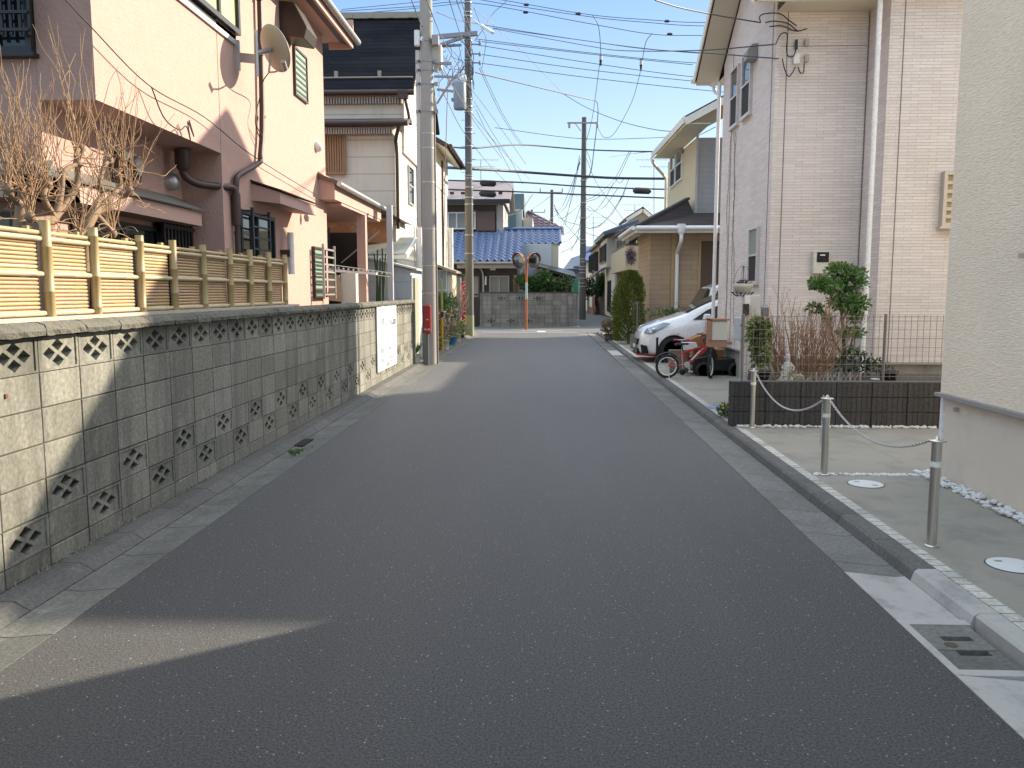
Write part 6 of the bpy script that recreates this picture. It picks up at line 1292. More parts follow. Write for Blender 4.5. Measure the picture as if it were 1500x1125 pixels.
m = MB(); m.lathe((xd, Yt0-.72, ze_-.25), [(.07, 0), (.12, .08), (.12, .3)], 10).tube(crom([(xd, Yt0-.72, ze_-.2), (xd, Yt0-.7, ze_-.45), (xd2, Yt0-.14, ze_-.75), (xd2, Yt0-.12, ze_-1.0), (xd2, Yt0-.12, .3)], 4), .055, 10); m.build('downpipe', WHITEP, yh)
# upper storey
Xu = at(1019, 260, Y=27.4).x; zb__ = at(1020, 312, Y=27.4).z-.4; zu0 = at(1019, 175, Y=27.4).z
Ye2 = at(978, 260, X=Xu).y
A = at(956, 224, X=Xu-.75); Bp = at(1004, 170, X=Xu-.75); sl_ = (Bp.z-A.z)/(A.y-Bp.y)
rz = lambda y: A.z+(A.y-y)*sl_-.22
MB().prism([(Xu, 27.4, zb__), (Xu, Ye2, zb__), (Xu, Ye2, rz(Ye2)), (Xu, 27.4, min(rz(27.4), rz(Bp.y)))], (7, 0, 0)).build('upper_wall', YC, yh)
GS = lapmat('grey_lap', (.40, .38, .37), (.2, .18, .17), .17)
MB().box(Xu+.02, 12, 27.37, 27.398, zb__, min(rz(27.4), rz(Bp.y))-.02).build('siding', GS, yh); MB().box(Xu-.02, Xu+.06, 27.33, 27.368, zb__, zu0).build('corner_trim', M('trim_greige', (.50, .46, .40), .7), yh)
# main roof gable end towards street: rake rises toward camera
A = at(956, 224, X=Xu-.75); Bp = at(1004, 170, X=Xu-.75)
sl_ = (Bp.z-A.z)/(A.y-Bp.y); yr = 27.4-1.2; 
m = MB(); By = Bp.y; Bz = Bp.z; m.slab([(Xu-.78, A.y, A.z), (Xu+3.6, A.y, A.z+2.3), (Xu+3.6, By, Bz+2.3), (Xu-.78, By, Bz)], .12); m.build('roof', ROOFD, yh)
m = MB().bar((Xu-.78, A.y, A.z-.10), (Xu-.78, By, Bz-.10), .05, .20); m.bar((Xu-.76, By-.03, Bz-.16), (Xu+3.6, By-.03, Bz+2.14), .05, .2); m.build('bargeboard', CREAMP, yh)
MB().slab([(Xu-.72, A.y, A.z-.2), (Xu, A.y, A.z-.2), (Xu, By, Bz-.2), (Xu-.72, By, Bz-.2)], .02).build('soffit', MATS['soffit_cream'], yh)
m = MB().tube(crom([(Xu-.8, A.y, A.z-.2), (Xu-.7, A.y-.1, A.z-.45), (Xu-.1, Ye2+.1, A.z-.75), (Xu-.06, Ye2+.05, A.z-1.0), (Xu-.06, Ye2+.05, zb__-.2)], 4), .055, 8); m.tube([(Xu-.6, A.y+.02, A.z-.06), (12, A.y+.02, A.z-.06)], .06, 8); m.build('downpipe', CREAMP, yh)
for x0_, x1_, ya_, yb_ in ((984, 990, 226, 277), (992, 1000, 218, 270)):
    a, b = at(x0_, ya_, X=Xu), at(x1_, yb_, X=Xu); zc0, zc1 = at(x0_, yb_-1, X=Xu).z, at(x0_, ya_, X=Xu).z
    w_ = window(yh, 'x', -1, Xu, a.y, b.y, zc0, zc1, WHITEP, SKYGL, .05, (), (.5,), .07, 'window'); MB().box(Xu-.035, Xu-.021, b.y+.06, a.y-.06, zc0+.06, (zc0+zc1)/2-.03).build('screen', SCREEN, w_)
v = at(1001, 219, X=Xu); MB().box(Xu-.14, Xu, v.y-.16, v.y+.16, v.z-.14, v.z+.14).build('vent_hood', GREYM, yh, bevel=.03)
# ================================================================== white hatchback
WP = plain('car_white', (.80, .81, .82), .22, 0, .5, 1.0); CBL = plain('car_black', (.012, .012, .013), .3); RUB = plain('tyre_rubber', (.016, .016, .017), .8); CRED = plain('trim_red', (.30, .01, .012), .35)
CHR = plain('chrome', (.6, .6, .62), .1, 1); CGL = plain('car_glass', (.02, .025, .03), .03, 0, .8); HL = plain('headlight_glass', (.35, .37, .40), .08, .4, .8)
car = thing('white_hatchback', 'white hatchback with red lower trim parked nose to the road beside the brick siding house', 'car', (2.15, 18.8, 0))
CX, CY, CW = 2.13, 18.80, .85       # nose x, centre y, half width
# stations: (x, halfwidth, z_low, z_belt, z_top, top_halfwidth)
ST = [(.00, .52, .30, .52, .60, .46), (.06, .66, .20, .60, .72, .56), (.22, .77, .17, .68, .86, .62), (.50, .83, .17, .78, .97, .66), (.85, .85, .18, .86, 1.06, .66), (1.02, .85, .18, .90, 1.13, .66), (1.45, .85, .18, .95, 1.36, .64), (1.9, .85, .18, .97, 1.51, .60), (2.5, .85, .18, .95, 1.52, .58), (3.2, .85, .18, .97, 1.51, .57), (3.75, .83, .20, .97, 1.38, .54), (4.05, .78, .25, .90, 1.10, .52), (4.10, .70, .32, .75, .85, .5)]
def carbody(ST, CX, CY, parent, mat, arches, sc=1):
    vs = []; fs = []; K = None
    for x, w, zl, zb, zt, tw in ST:
        half = [(0, zl), (w*.8, zl), (w*.97, zl+.05), (w, zl+(zb-zl)*.45), (w*.99, zb-.05), (w*.965, zb), (tw+(w*.965-tw)*.35, zb+(zt-zb)*.62), (tw, zt-.03), (tw*.8, zt), (0, zt+.015)]
        ring = [(CX+x, CY-a, b) for a, b in half] + [(CX+x, CY+a, b) for a, b in reversed(half[1:-1])]
        K = len(ring); vs += ring
    for i in range(len(ST)-1):
        for k in range(K): k2 = (k+1) % K; fs.append((i*K+k, i*K+k2, (i+1)*K+k2, (i+1)*K+k))
    fs += [tuple(range(K-1, -1, -1)), tuple(range((len(ST)-1)*K, len(ST)*K))]
    o = MB().add(vs, fs, True).build('body', mat, parent)
    cr = o.modifiers.new('s', 'SUBSURF'); cr.levels = 2; cr.render_levels = 2
    for ax_, r in arches:
        cu = MB().tube([(CX+ax_, CY-1.2, .31), (CX+ax_, CY+1.2, .31)], r, 32).build('c', CBL); cu.location = wloc(cu); b_ = o.modifiers.new('b', 'BOOLEAN'); b_.operation = 'DIFFERENCE'; b_.object = cu; b_.solver = 'FLOAT' if False else 'EXACT'; b_.object['_x'] = 1
    bpy.context.view_layer.update(); me = bpy.data.meshes.new_from_object(o.evaluated_get(bpy.context.evaluated_depsgraph_get())); o.modifiers.clear(); o.data = me
    for ob in [ob for ob in bpy.context.scene.objects if '_x' in ob]: bpy.data.objects.remove(ob)
    return o
body = carbody(ST, CX, CY, car, WP, [(.74, .345), (3.3, .345)])
MB().box(CX+.35, CX+1.15, CY-.80, CY+.80, .2, .60).box(CX+2.95, CX+3.7, CY-.78, CY+.78, .2, .60).build('wheel_well', CBL, car)
def wheel(parent, x, y, r, w, out, spokes=7):
    t = MB().lathe((x, y, r), [(r*.68, -w/2), (r*.93, -w/2), (r, -w*.35), (r, w*.35), (r*.93, w/2), (r*.68, w/2)], 32, 'y').build('wheel', RUB, parent)
    m = MB(); yy = y+out*(w/2-.01); m.lathe((x, yy, r), [(r*.7, -.01), (r*.7, .015), (r*.64, .015), (r*.64, -.01)], 32, 'y').lathe((x, yy, r), [(r*.16, -.01), (r*.14, .02)], 16, 'y')
    for i in range(spokes): a = 2*PI*i/spokes; m.bar((x+r*.1*math.cos(a), yy, r+r*.1*math.sin(a)), (x+r*.66*math.cos(a), yy, r+r*.66*math.sin(a)), r*.14, .02, (0, 1, 0))
    m.build('rim', CHR, t); return t
for x in (.74, 3.3):
    wheel(car, CX+x, CY-.72, .315, .20, -1); wheel(car, CX+x, CY+.72, .315, .20, 1)
def onside(pts, y, th, nm, mt): return MB().prism([(CX+x, y, z) for x, z in pts], (0, th, 0)).build(nm, mt, car)
# side windows (near side) following tumblehome
def sidewin(pts, s):
    vs = []
    for x, z in pts:
        i = max(k for k in range(len(ST)) if ST[k][0] <= x); f = (x-ST[i][0])/(ST[i+1][0]-ST[i][0]); L_ = [ST[i][k]*(1-f)+ST[i+1][k]*f for k in range(6)]
        zb, zt, w, tw = L_[3], L_[4], L_[1], L_[5]; g = (z-zb)/max(.01, zt-zb); wx = w*.965+(tw-w*.965)*min(1, max(0, g))
        vs.append(Vector((CX+x, CY+s*(wx+.012), z)))
    return MB().prism(vs, (0, s*.012, 0)).build('side_window', CGL, car)
for s in (-1, 1):
    sidewin([(1.14, .99), (2.22, 1.01), (2.22, 1.40), (1.86, 1.36), (1.45, 1.20)], s); sidewin([(2.28, 1.01), (3.15, 1.03), (3.12, 1.40), (2.28, 1.40)], s)
m = MB(); m.prism([(CX+1.03, CY-.60, 1.14), (CX+1.03, CY+.60, 1.14), (CX+1.80, CY+.54, 1.495), (CX+1.80, CY-.54, 1.495)], (-.012, 0, .02)); m.build('windscreen', CGL, car)
for s in (-1, 1):
    MB().prism([(CX+.11, CY+s*.62, .69), (CX+.24, CY+s*.755, .68), (CX+.66, CY+s*.81, .90), (CX+.52, CY+s*.765, .92), (CX+.18, CY+s*.64, .79)], (-.015, s*.035, .012)).build('headlight', HL, car)
    MB().lathe((CX+.31, CY+s*.785, .765), [(.001, -.02), (.05, -.015), (.055, .012), (.04, .02)], 16, 'y').build('headlight_lens', CHR, car)
    MB().prism([(CX+.085, CY+s*.66, .24), (CX+.20, CY+s*.765, .25), (CX+.155, CY+s*.76, .42), (CX+.055, CY+s*.64, .44)], (-.03, s*.022, 0)).build('bumper_vent', CBL, car)
    MB().prism([(CX+1.32, CY+s*.86, 1.0), (CX+1.50, CY+s*.86, 1.0), (CX+1.48, CY+s*.86, 1.12), (CX+1.36, CY+s*.86, 1.12)], (0, s*.16, 0)).build('wing_mirror', WP, car, bevel=.02)
MB().prism([(CX-.022, CY-.48, .56), (CX-.022, CY+.48, .56), (CX-.03, CY+.34, .42), (CX-.03, CY-.34, .42)], (.06, 0, .0)).build('grille', CBL, car)
MB().box(CX-.035, CX-.024, CY-.30, CY+.30, .44, .46).build('grille_bar', CHR, car); MB().box(CX-.02, CX+.05, CY-.42, CY+.42, .24, .34).build('lower_grille', CBL, car)
MB().prism([(CX-.035, CY-.55, .20), (CX+.12, CY-.79, .20), (CX+.40, CY-.845, .17), (CX+.40, CY+.845, .17), (CX+.12, CY+.79, .20), (CX-.035, CY+.55, .20)], (0, 0, .022)).build('red_lip', CRED, car)
MB().box(CX+1.12, CX+2.95, CY-.868, CY-.84, .19, .225).build('red_sill', CRED, car)
MB().box(CX-.045, CX-.036, CY-.165, CY+.165, .345, .415).build('number_plate', WHITEP, car)
MB().box(CX+1.40, CX+1.406, CY-.862, CY-.85, .28, .93).build('door_gap', CBL, car)
# white van behind
van = thing('white_van', 'boxy white small van with a dark windscreen parked behind the white hatchback', 'van', (3.7, 23.6, 0)); VX, VY = at(1007, 440, Y=21.6).x, 21.5
MB().prism([(VX, VY-.72, .25), (VX, VY-.72, .95), (VX+.32, VY-.70, 1.10), (VX+.46, VY-.68, 1.70), (VX+.75, VY-.66, 1.80), (VX+3.3, VY-.66, 1.80), (VX+3.4, VY-.72, .95), (VX+3.4, VY-.72, .25)], (0, 1.44, 0)).build('body', WP, van, bevel=.04)
MB().prism([(VX+.0, VY-.6, 1.0), (VX+.0, VY+.6, 1.0), (VX+.40, VY+.58, 1.68), (VX+.40, VY-.58, 1.68)], (.03, 0, -.03)).build('windscreen', CGL, van)
MB().prism([(VX+.38, VY-.745, 1.08), (VX+1.15, VY-.745, 1.08), (VX+1.15, VY-.70, 1.62), (VX+.60, VY-.70, 1.62)], (0, .02, 0)).build('side_window', CGL, van)
for x in (.6, 2.8): wheel(van, VX+x, VY-.62, .27, .16, -1); wheel(van, VX+x, VY+.62, .27, .16, 1)
# ================================================================== child's bicycle
bk = thing('child_bicycle', 'small red and black child bicycle with white rims on its kickstand by the kerb', 'bicycle', (2.36, 14.9, 0))
bx, by_, r = 2.25, 14.80, .215
RED = plain('bike_red', (.45, .012, .02), .3, 0, .5, .8)
def bwheel(x, y, ang):
    c = Vector((x, y, r+.045)); d = Vector((math.cos(ang), math.sin(ang), 0)); t = MB(); ring = [c+(d*math.cos(a)+Vector((0, 0, 1))*math.sin(a))*(r-.022) for a in [2*PI*k/28 for k in range(29)]]
    t.tube(ring, .024, 8, caps=False); w = t.build('wheel', RUB, bk); ring = [c+(d*math.cos(a)+Vector((0, 0, 1))*math.sin(a))*(r-.052) for a in [2*PI*k/28 for k in range(29)]]
    MB().tube(ring, .012, 6, caps=False).build('rim', WHITEP, w); m = MB()
    for k in range(12): a = PI*2*k/12; m.tube([c, c+(d*math.cos(a)+Vector((0, 0, 1))*math.sin(a))*(r-.055)], .0022, 3, caps=False)
    n = Vector((-d.y, d.x, 0)); m.tube([c-n*.05, c+n*.05], .016, 8); m.build('spokes', GALV, w); return c
c1 = bwheel(bx, by_, 0.05); c2 = bwheel(bx+.78, by_+.02, 1.15)
hd_ = Vector((bx+.66, by_+.01, .63)); bb = Vector((bx+.35, by_, .29)); st_ = Vector((bx+.27, by_, .54))
MB().bar(hd_-Vector((0, 0, .05)), bb, .035, .045).bar(hd_, st_-Vector((0, 0, .04)), .03, .035).tube([bb, st_], .018, 8).tube([bb, c1], .013, 6).tube([st_-Vector((0, 0, .04)), c1], .012, 6).tube([hd_+Vector((-.01, 0, .06)), hd_+Vector((.015, 0, -.09))], .024, 8).build('frame', RED, bk)
m = MB()
for s in (-1, 1): m.tube([hd_+Vector((.02, s*.03, -.09)), c2+Vector((0, s*.05, 0))], .013, 6)
m.tube([hd_+Vector((.02, -.04, -.09)), hd_+Vector((.02, .04, -.09))], .014, 6).tube([hd_, hd_+Vector((-.02, 0, .12))], .014, 6); m.build('fork', BLACKM, bk)
MB().tube(crom([hd_+Vector((-.10, -.24, .20)), hd_+Vector((0, -.12, .20)), hd_+Vector((-.02, 0, .12)), hd_+Vector((0, .12, .20)), hd_+Vector((-.10, .24, .20))], 4), .012, 6).build('handlebar', BLACKM, bk)
m = MB(); m.tube([st_, st_+Vector((-.02, 0, .11))], .012, 6).prism([st_+Vector(v) for v in ((-.14, -.06, .10), (-.14, .06, .10), (.10, .02, .11), (.10, -.02, .11))], (0, 0, .035)); m.build('saddle', BLACKM, bk, bevel=.004)
MB().lathe(bb, [(.05, -.03), (.055, -.025), (.055, .0), (.02, .01)], 18, 'y').tube([bb, bb+Vector((.05, -.05, -.11))], .01, 6).box(bb.x+.01, bb.x+.09, bb.y-.13, bb.y-.05, bb.z-.125, bb.z-.105).build('crank', GALV, bk)
MB().tube([c1+Vector((.02, -.04, 0)), (bx+.02, by_-.12, .05)], .008, 6).build('kickstand', GALV, bk)
MB().tube(crom([c1+Vector((-.24, 0, .06)), c1+Vector((-.14, 0, .20)), c1+Vector((.03, 0, .245)), c1+Vector((.18, 0, .16))], 4), .015, 6).build('mudguard', BLACKM, bk)
MB().box(hd_.x-.02, hd_.x+.16, by_-.1, by_+.1, hd_.z+.04, hd_.z+.16).build('basket', BLACKM, bk, bevel=.02)
MB().bar(hd_.lerp(bb, .25), hd_.lerp(bb, .75), .038, .02).build('decal', plain('decal_pale', (.6, .62, .66), .4), bk)
# pink handled scooter and ride-on toy
sc = thing('kick_scooter', 'silver kick scooter with pink handle grips behind the red bicycle', 'scooter', (2.55, 15.3, 0)); h = at(999, 498, Y=15.3)
MB().tube([(h.x, 15.3, h.z), (h.x+.03, 15.3, .12)], .014, 8).tube([(h.x-.08, 15.3, h.z), (h.x+.08, 15.3, h.z)], .011, 8).build('stem', GALV, sc)
for s in (-1, 1): MB().tube([(h.x+s*.07, 15.3, h.z), (h.x+s*.15, 15.3, h.z)], .018, 8).build('grip', plain('grip_pink', (.55, .05, .12), .5), sc)
MB().box(h.x+.02, h.x+.5, 15.25, 15.36, .13, .155).build('deck', BLACKM, sc)
for x in (h.x, h.x+.53): MB().lathe((x+.02, 15.3, .11), [(.02, -.02), (.055, -.018), (.055, .018), (.02, .02)], 16, 'y').build('wheel', RUB, sc)
ro = thing('ride_on_car', 'black ride-on toy jeep with grey wheels behind the red bicycle', 'toy car', (3.1, 15.6, 0)); X0, Y0_ = 2.78, 15.25
MB().prism([(X0, Y0_, .14), (X0, Y0_, .36), (X0+.30, Y0_, .42), (X0+.34, Y0_, .54), (X0+.42, Y0_, .54), (X0+.46, Y0_, .36), (X0+.95, Y0_, .36), (X0+1.0, Y0_, .30), (X0+1.0, Y0_, .14)], (0, .5, 0)).build('body', CBL, ro, bevel=.015)
MB().box(X0+.36, X0+.40, Y0_+.02, Y0_+.48, .55, .68).build('windshield_frame', CBL, ro); MB().box(X0-.02, X0+.02, Y0_+.03, Y0_+.47, .17, .23).build('bumper', GREYM, ro)
for x in (.2, .8): wheel(ro, X0+x, Y0_-.04, .15, .09, -1, 6); wheel(ro, X0+x, Y0_+.54, .15, .09, 1, 6)
tag(MB().prism([at(1000, 502, Y=15.5), at(1020, 502, Y=15.5), at(1023, 510, Y=15.5), at(1003, 513, Y=15.5)], (0, .2, 0)).build('white_bag', plain('bag_white', (.7, .7, .68), .5)), 'small white bag lying on the toys behind the red bicycle', 'bag')
tag(MB().box(at(984, 520, Y=15.5).x, at(1012, 520, Y=15.5).x, 15.7, 15.9, .05, at(990, 513, Y=15.7).z).build('crate', M('crate_olive', (.16, .15, .10), .8, .3, 12, .4)), 'worn olive crate behind the red bicycle', 'crate')
tag(MB().box(4.0, 4.0+1.1, 17.0, 17.25, .05, .5).build('x', SOIL), 'x', 'x') if False else None
# unseen house added behind the brick siding house to keep sun off the road
nb = thing('added_shading_house', 'unseen grey walled house added behind the brick siding house to shade the road', 'house', (13, 26, 0))
MB().box(10.2, 17, 17.6, 36, 0, 6.0).build('wall', M('added_house_wall', (.5, .48, .44), .85, .08, 2), nb)
m = MB().slab([(9.7, 17.1, 6.05), (9.7, 36.5, 6.05), (13.6, 36.5, 7.6), (13.6, 17.1, 7.6)], .12); m.slab([(17.5, 17.1, 6.05), (17.5, 36.5, 6.05), (13.6, 36.5, 7.6), (13.6, 17.1, 7.6)], .12); m.build('roof', ROOFD, nb)
winf(nb, 'x', -1, 10.2, 20, 21.6, 3.6, 4.8); winf(nb, 'x', -1, 10.2, 26, 27.6, 3.6, 4.8)
# ================================================================== overhead wires
def W(kind, r, pts, mat=CAB):
    if len(pts[0]) == 2: pass
    P = [at(p[0], p[1], Y=p[2]) for p in pts]
    lab, grp, nm = kind; tag(MB().tube(crom(P, 7), r, 5, caps=False).build(nm, mat), lab, 'wire', grp)
CG = M('cable_sky', (.045, .045, .055), .6)
K1 = ('thin dark overhead line crossing the sky above the road', 'thin overhead lines over the road', 'overhead_wire')
K2 = ('thick dark cable bundle slung across the far crossing', 'cable bundles over the crossing', 'cable_bundle')
K3 = ('grey overhead line slanting down from the left utility poles', 'slanting lines from the left poles', 'overhead_wire')
K4 = ('thin hanging line fanning out from the dark pole at the side street', 'lines fanning from the far dark pole', 'overhead_wire')
K5 = ('thin service line running in to the houses on the right', 'service lines to the right hand houses', 'service_wire')
Yc = 30
for pts in (((560, -30, Yc), (736, 0, Yc), (860, 21, Yc), (950, 29, Yc), (1033, 33, Yc), (1200, 30, Yc)), ((600, -25, Yc), (706, 0, Yc), (860, 24, Yc), (950, 33, Yc), (1033, 38, Yc), (1200, 36, Yc)), ((475, 18, 31), (600, 10, 31), (690, 4, Yc), (860, 34, Yc), (955, 50, Yc), (1030, 52, Yc), (1200, 54, Yc)),
            ((500, 14, 33), (640, 0, 33), (700, -8, 33)), ((475, 24, 33), (610, 12, 33), (690, 3, 33)), ((640, 18, P1y), (688, 33, P2y), (860, 60, Yc), (985, 75, Yc), (1100, 82, Yc)), ((697, 57, P2y), (860, 77, Yc), (1015, 92, Yc), (1150, 96, Yc)), ((697, 60, P2y), (880, 81, Yc), (1015, 95, Yc)),
            ((700, 66, P2y), (860, 91.5, Yc), (1010, 112, Yc), (1150, 122, Yc)), ((700, 79, P2y), (860, 102, Yc), (1050, 122, Yc), (1180, 130, Yc)), ((700, 92, P2y), (860, 113.5, Yc), (1050, 134, Yc), (1180, 142, Yc)), ((725, 187, P2y+1), (850, 203, 33), (955, 202, 33), (1010, 198, 30))):
    W(K1, .011, pts, CG)
for pts, r in ((((640, 213, 34), (690, 217, P2y), (762, 212, 35), (853, 219, P3y-10), (950, 222, 36), (1060, 223, 36)), .03), (((640, 245, 34), (690, 247, P2y+.3), (740, 250, 36), (853, 258, 38), (920, 261, 38), (1060, 262, 38)), .06), (((640, 264, 34), (760, 267, 36), (853, 273, 38), (960, 277, 38), (1060, 278, 38)), .035), (((640, 277, 34), (760, 281, 36), (853, 285, 38), (970, 290, 38), (1060, 292, 38)), .035)): W(K2, r, pts, CG)
for a, b, lb in (((676, 270), (700, 271), 'black cable splice sleeve hanging near the dark left utility pole'), ((702, 283), (727, 285), 'dark grey cable splice sleeve before the mauve roof'), ((927, 279), (954, 280), 'black cable splice sleeve hanging at the right, near the cream gutter pipe')):
    if a[0] < 680: a, b = (703, 268), (727, 269)
    p, q_ = at(*a, Y=36), at(*b, Y=36); tag(MB().tube([p, p.lerp(q_, .12), p.lerp(q_, .88), q_], [.05, .14, .14, .05], 10).build('splice_sleeve', BLACKM), lb, 'cable sleeve', 'cable splice sleeves')
# thick line to P3, fused drops
W(('thick black line from the dark left pole to the top of the far dark pole', None, 'overhead_wire'), .026, ((697, 106, P2y), (780, 126, 36), (860, 145, 45), (873, 148, P3y), (876, 158, P3y), (875, 178, P3y), (870, 220, P3y), (866, 250, P3y), (859, 263, P3y)), CG)
W(('looping drop line with a fuse, left one of the pair in the sky', 'fused drop lines', 'drop_wire'), .014, ((868, 22, 31), (877, 40, 32), (880, 78, 34), (878, 96, 36), (868, 170, 44), (858, 210, 48)), CG)
W(('looping drop line with a fuse, right one of the pair in the sky', 'fused drop lines', 'drop_wire'), .014, ((955, 49, 31), (946, 62, 32), (941, 88, 34), (938, 105, 36), (925, 150, 42), (900, 195, 46), (885, 201, 47), (876, 188, P3y)), CG)
for x, y, Y, lb in ((880, 88, 34, 'left of the two hanging line fuses in the sky'), (939, 95, 34, 'right of the two hanging line fuses in the sky')):
    v = at(x, y, Y=Y); t = thing('line_fuse', lb, 'fuse', tuple(v), 'line fuses'); MB().tube([v+Vector((0, 0, .24)), v], .055, 8).build('body', M('fuse_pale', (.4, .4, .42), .5), t); MB().tube([v, v-Vector((0, 0, .22))], .06, 8, r2=.03).build('cap', BLACKM, t)
for x, y in ((771, 7), (770, 18), (847, 20), (977, 31), (981, 50)): v = at(x, y, Y=Yc); tag(MB().tube([v-Vector((.1, 0, 0)), v-Vector((.05, 0, 0)), v+Vector((.05, 0, 0)), v+Vector((.1, 0, 0))], [.015, .05, .05, .015], 8).build('line_clamp', CG), 'small dark clamp on the thin overhead lines above the road', 'clamp', 'clamps on the overhead lines')
for pts in (((595, -20, 14), (619, 40, P1y), (640, 75, 20), (690, 130, 28), (735, 190, 33), (770, 240, 38)), ((655, -10, 16), (676, 55, 22), (690, 88, P2y)), ((665, -10, 16), (690, 60, P2y)), ((672, -10, 16), (692, 52, P2y)), ((702, 100, P2y+.5), (730, 160, 33), (754, 200, 36), (765, 214, 37)), ((704, 98, P2y+.5), (733, 160, 33), (757, 200, 36), (768, 214, 37)), ((695, 149, P2y), (725, 200, 34), (748, 235, 38), (766, 270, 42)), ((697, 160, P2y), (715, 195, 33), (740, 225, 37), (775, 262, 42)), ((645, 100, 20), (690, 165, P2y), (725, 210, 33), (748, 250, 36)), ((646, 130, 20), (680, 195, 28), (720, 245, 34), (750, 275, 38)), ((625, 0, 16), (650, 60, 22), (685, 120, 29)), ((640, 80, 20), (665, 130, 26), (700, 185, 31), (735, 232, 36)), ((695, 60, P2y), (710, 40, P2y), (722, 20, Yc), (742, 2, Yc)), ((694, 11, P2y), (760, 70, 33), (826, 138, 38)), ((694, 11, P2y), (706, 42, P2y-.5), (712, 60, P2y), (706, 100, P2y))):
    W(K3, .011, pts, M('cable_silver', (.16, .155, .16), .5, metal=.2))
W(K5, .010, ((722, 42, P2y), (860, 67, 24), (910, 74, 20), (1020, 74, 15), (1134, 65, 13)), CG); W(K5, .010, ((722, 41, P2y), (860, 60, 24), (940, 71, 19), (1050, 79, 15), (1140, 86, 13)), CG); W(K5, .010, ((960, 0, 10), (1000, 12, 11), (1060, 24, 12), (1114, 33, 13)), CG)
W(K5, .013, ((826, 138, 38), (860, 158, 36), (910, 178, 32), (960, 190, 29), (996, 193, 27.3)), CG); W(K5, .010, ((996, 193, 27.3), (1015, 199, 27.3), (1024, 198, 27.3), (1048, 186, 20)), CG)
rnd = random.Random(99)
fan = [((850, 232), (838, 290), (820, 345)), ((849, 236), (830, 300), (805, 322)), ((849, 228), (841, 270), (828, 330)), ((851, 300), (838, 335), (822, 345)), ((850, 334), (835, 350), (822, 356)), ((850, 345), (838, 362), (822, 370)), ((851, 320), (845, 350), (836, 368)), ((812, 300), (820, 320), (835, 312), (849, 300)), ((812, 302), (825, 322), (849, 330)), ((812, 305), (830, 330), (849, 352)), ((812, 310), (825, 300), (850, 238)),
       ((922, 221), (900, 262), (875, 285), (858, 293)), ((924, 222), (903, 264), (878, 288), (858, 296)), ((922, 260), (905, 300), (885, 325), (866, 334), (857, 332)), ((918, 275), (900, 305), (880, 330), (862, 335)), ((905, 276), (885, 303), (866, 309), (860, 305)), ((915, 283), (895, 315), (875, 333)), ((862, 302), (885, 318), (920, 340)), ((856, 225), (875, 270), (905, 310), (918, 330)), ((857, 340), (870, 345), (900, 352)), ((899, 268), (880, 300), (862, 318)), ((857, 215), (866, 240), (862, 262)), ((901, 262), (908, 268), (914, 262)), ((808, 282), (850, 287)), ((775, 310), (800, 292), (812, 282)), ((727, 320), (760, 310), (780, 285)), ((893, 230), (935, 224), (960, 222))]
for i, f in enumerate(fan): W(K4, .016, [(x, y, 46+4*(k % 2)+(i % 5)) for k, (x, y) in enumerate(f)], CG)
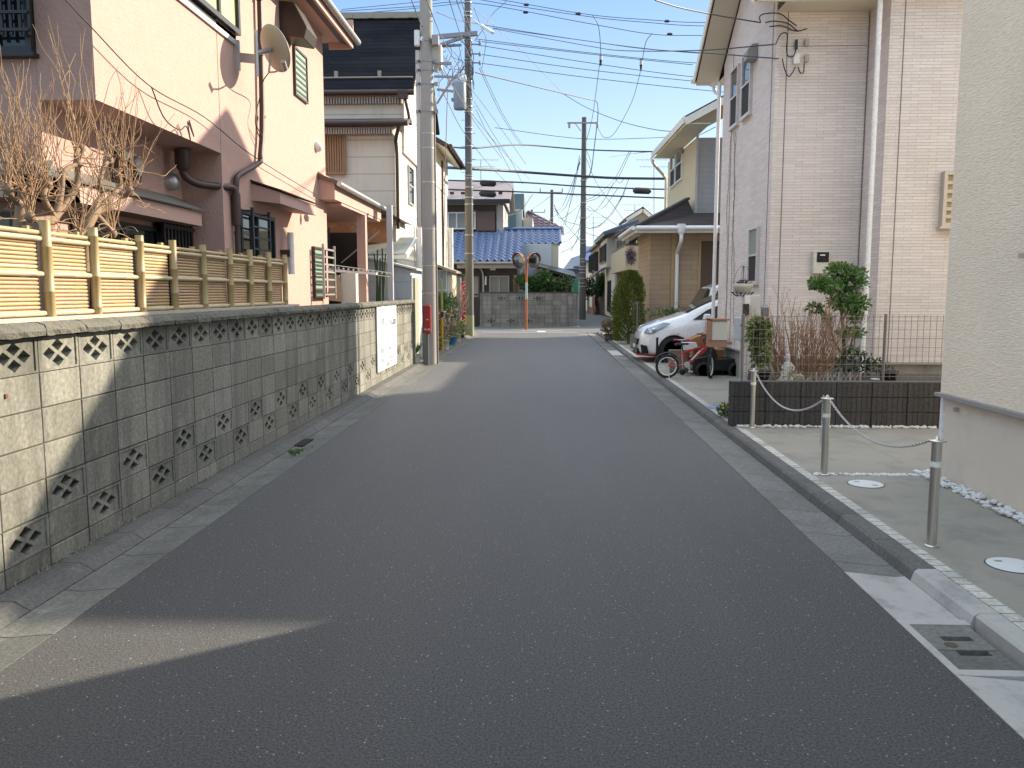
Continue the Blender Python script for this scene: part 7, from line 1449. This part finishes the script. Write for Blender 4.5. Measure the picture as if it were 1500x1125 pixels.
# ================================================================== camera, light, world
cam = bpy.data.cameras.new('camera'); co = bpy.data.objects.new('camera', cam); C.objects.link(co)
rot = Matrix((Rv, Uv, -Fv)).transposed(); co.matrix_world = Matrix.Translation(CAM) @ rot.to_4x4()
cam.sensor_width = 36; cam.lens = 36*FPX/1500; cam.clip_end = 3000; cam.clip_start = .05
bpy.context.scene.camera = co
SUN = Vector((1, .72, .53)).normalized()
sl = bpy.data.lights.new('sun', 'SUN'); sl.energy = 2.6; sl.angle = math.radians(.53); sl.color = (1, .87, .68)
so = bpy.data.objects.new('sun', sl); C.objects.link(so); so.rotation_euler = SUN.to_track_quat('Z', 'Y').to_euler()
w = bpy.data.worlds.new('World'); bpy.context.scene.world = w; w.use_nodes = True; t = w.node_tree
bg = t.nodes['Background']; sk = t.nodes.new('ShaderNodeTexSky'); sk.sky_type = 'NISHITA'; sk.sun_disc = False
sk.sun_elevation = math.asin(SUN.z); sk.sun_rotation = math.atan2(SUN.x, SUN.y); sk.air_density = 1.0; sk.dust_density = .8; sk.ozone_density = 1.5
def vm(op, a, b):
    n = t.nodes.new('ShaderNodeVectorMath'); n.operation = op
    for i, v in ((0, a), (1, b)):
        if isinstance(v, tuple): n.inputs[i].default_value = v
        else: t.links.new(v, n.inputs[i])
    return n.outputs[0]
x = vm('MULTIPLY', sk.outputs[0], (.55, .55, .55)); y = vm('DIVIDE', x, vm('ADD', (1, 1, 1), x))   # soft shoulder: compresses the sky glow around the sun
tc = t.nodes.new('ShaderNodeTexCoord'); sz = t.nodes.new('ShaderNodeSeparateXYZ'); t.links.new(tc.outputs['Generated'], sz.inputs[0])
def cramp(stops):
    r = t.nodes.new('ShaderNodeValToRGB'); e = r.color_ramp.elements
    while len(e) < len(stops): e.new(.5)
    for k, (p_, c_) in enumerate(stops): e[k].position = p_; e[k].color = (*c_, 1)
    t.links.new(sz.outputs[2], r.inputs[0]); return r.outputs[0]
# clear blue low sky, extra brightness added overhead, above view, to fill the shade
tint = cramp([(0, (.78, .84, .86)), (.08, (.66, .78, .86)), (.32, (.38, .54, .80)), (.55, (.90, .80, .73)), (.85, (1., .865, .76))])
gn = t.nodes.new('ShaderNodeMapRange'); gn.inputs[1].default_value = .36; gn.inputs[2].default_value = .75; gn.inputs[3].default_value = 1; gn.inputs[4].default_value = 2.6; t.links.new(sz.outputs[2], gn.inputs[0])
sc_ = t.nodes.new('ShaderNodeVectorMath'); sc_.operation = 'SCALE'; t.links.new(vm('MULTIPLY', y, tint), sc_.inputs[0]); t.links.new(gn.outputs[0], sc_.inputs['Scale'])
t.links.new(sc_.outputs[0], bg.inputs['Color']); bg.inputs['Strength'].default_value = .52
vs_ = bpy.context.scene.view_settings; vs_.view_transform = 'Standard'; vs_.look = 'None'; vs_.exposure = 1.85; vs_.gamma = 1
for o in bpy.context.scene.objects:
    if '_w' in o: del o['_w']
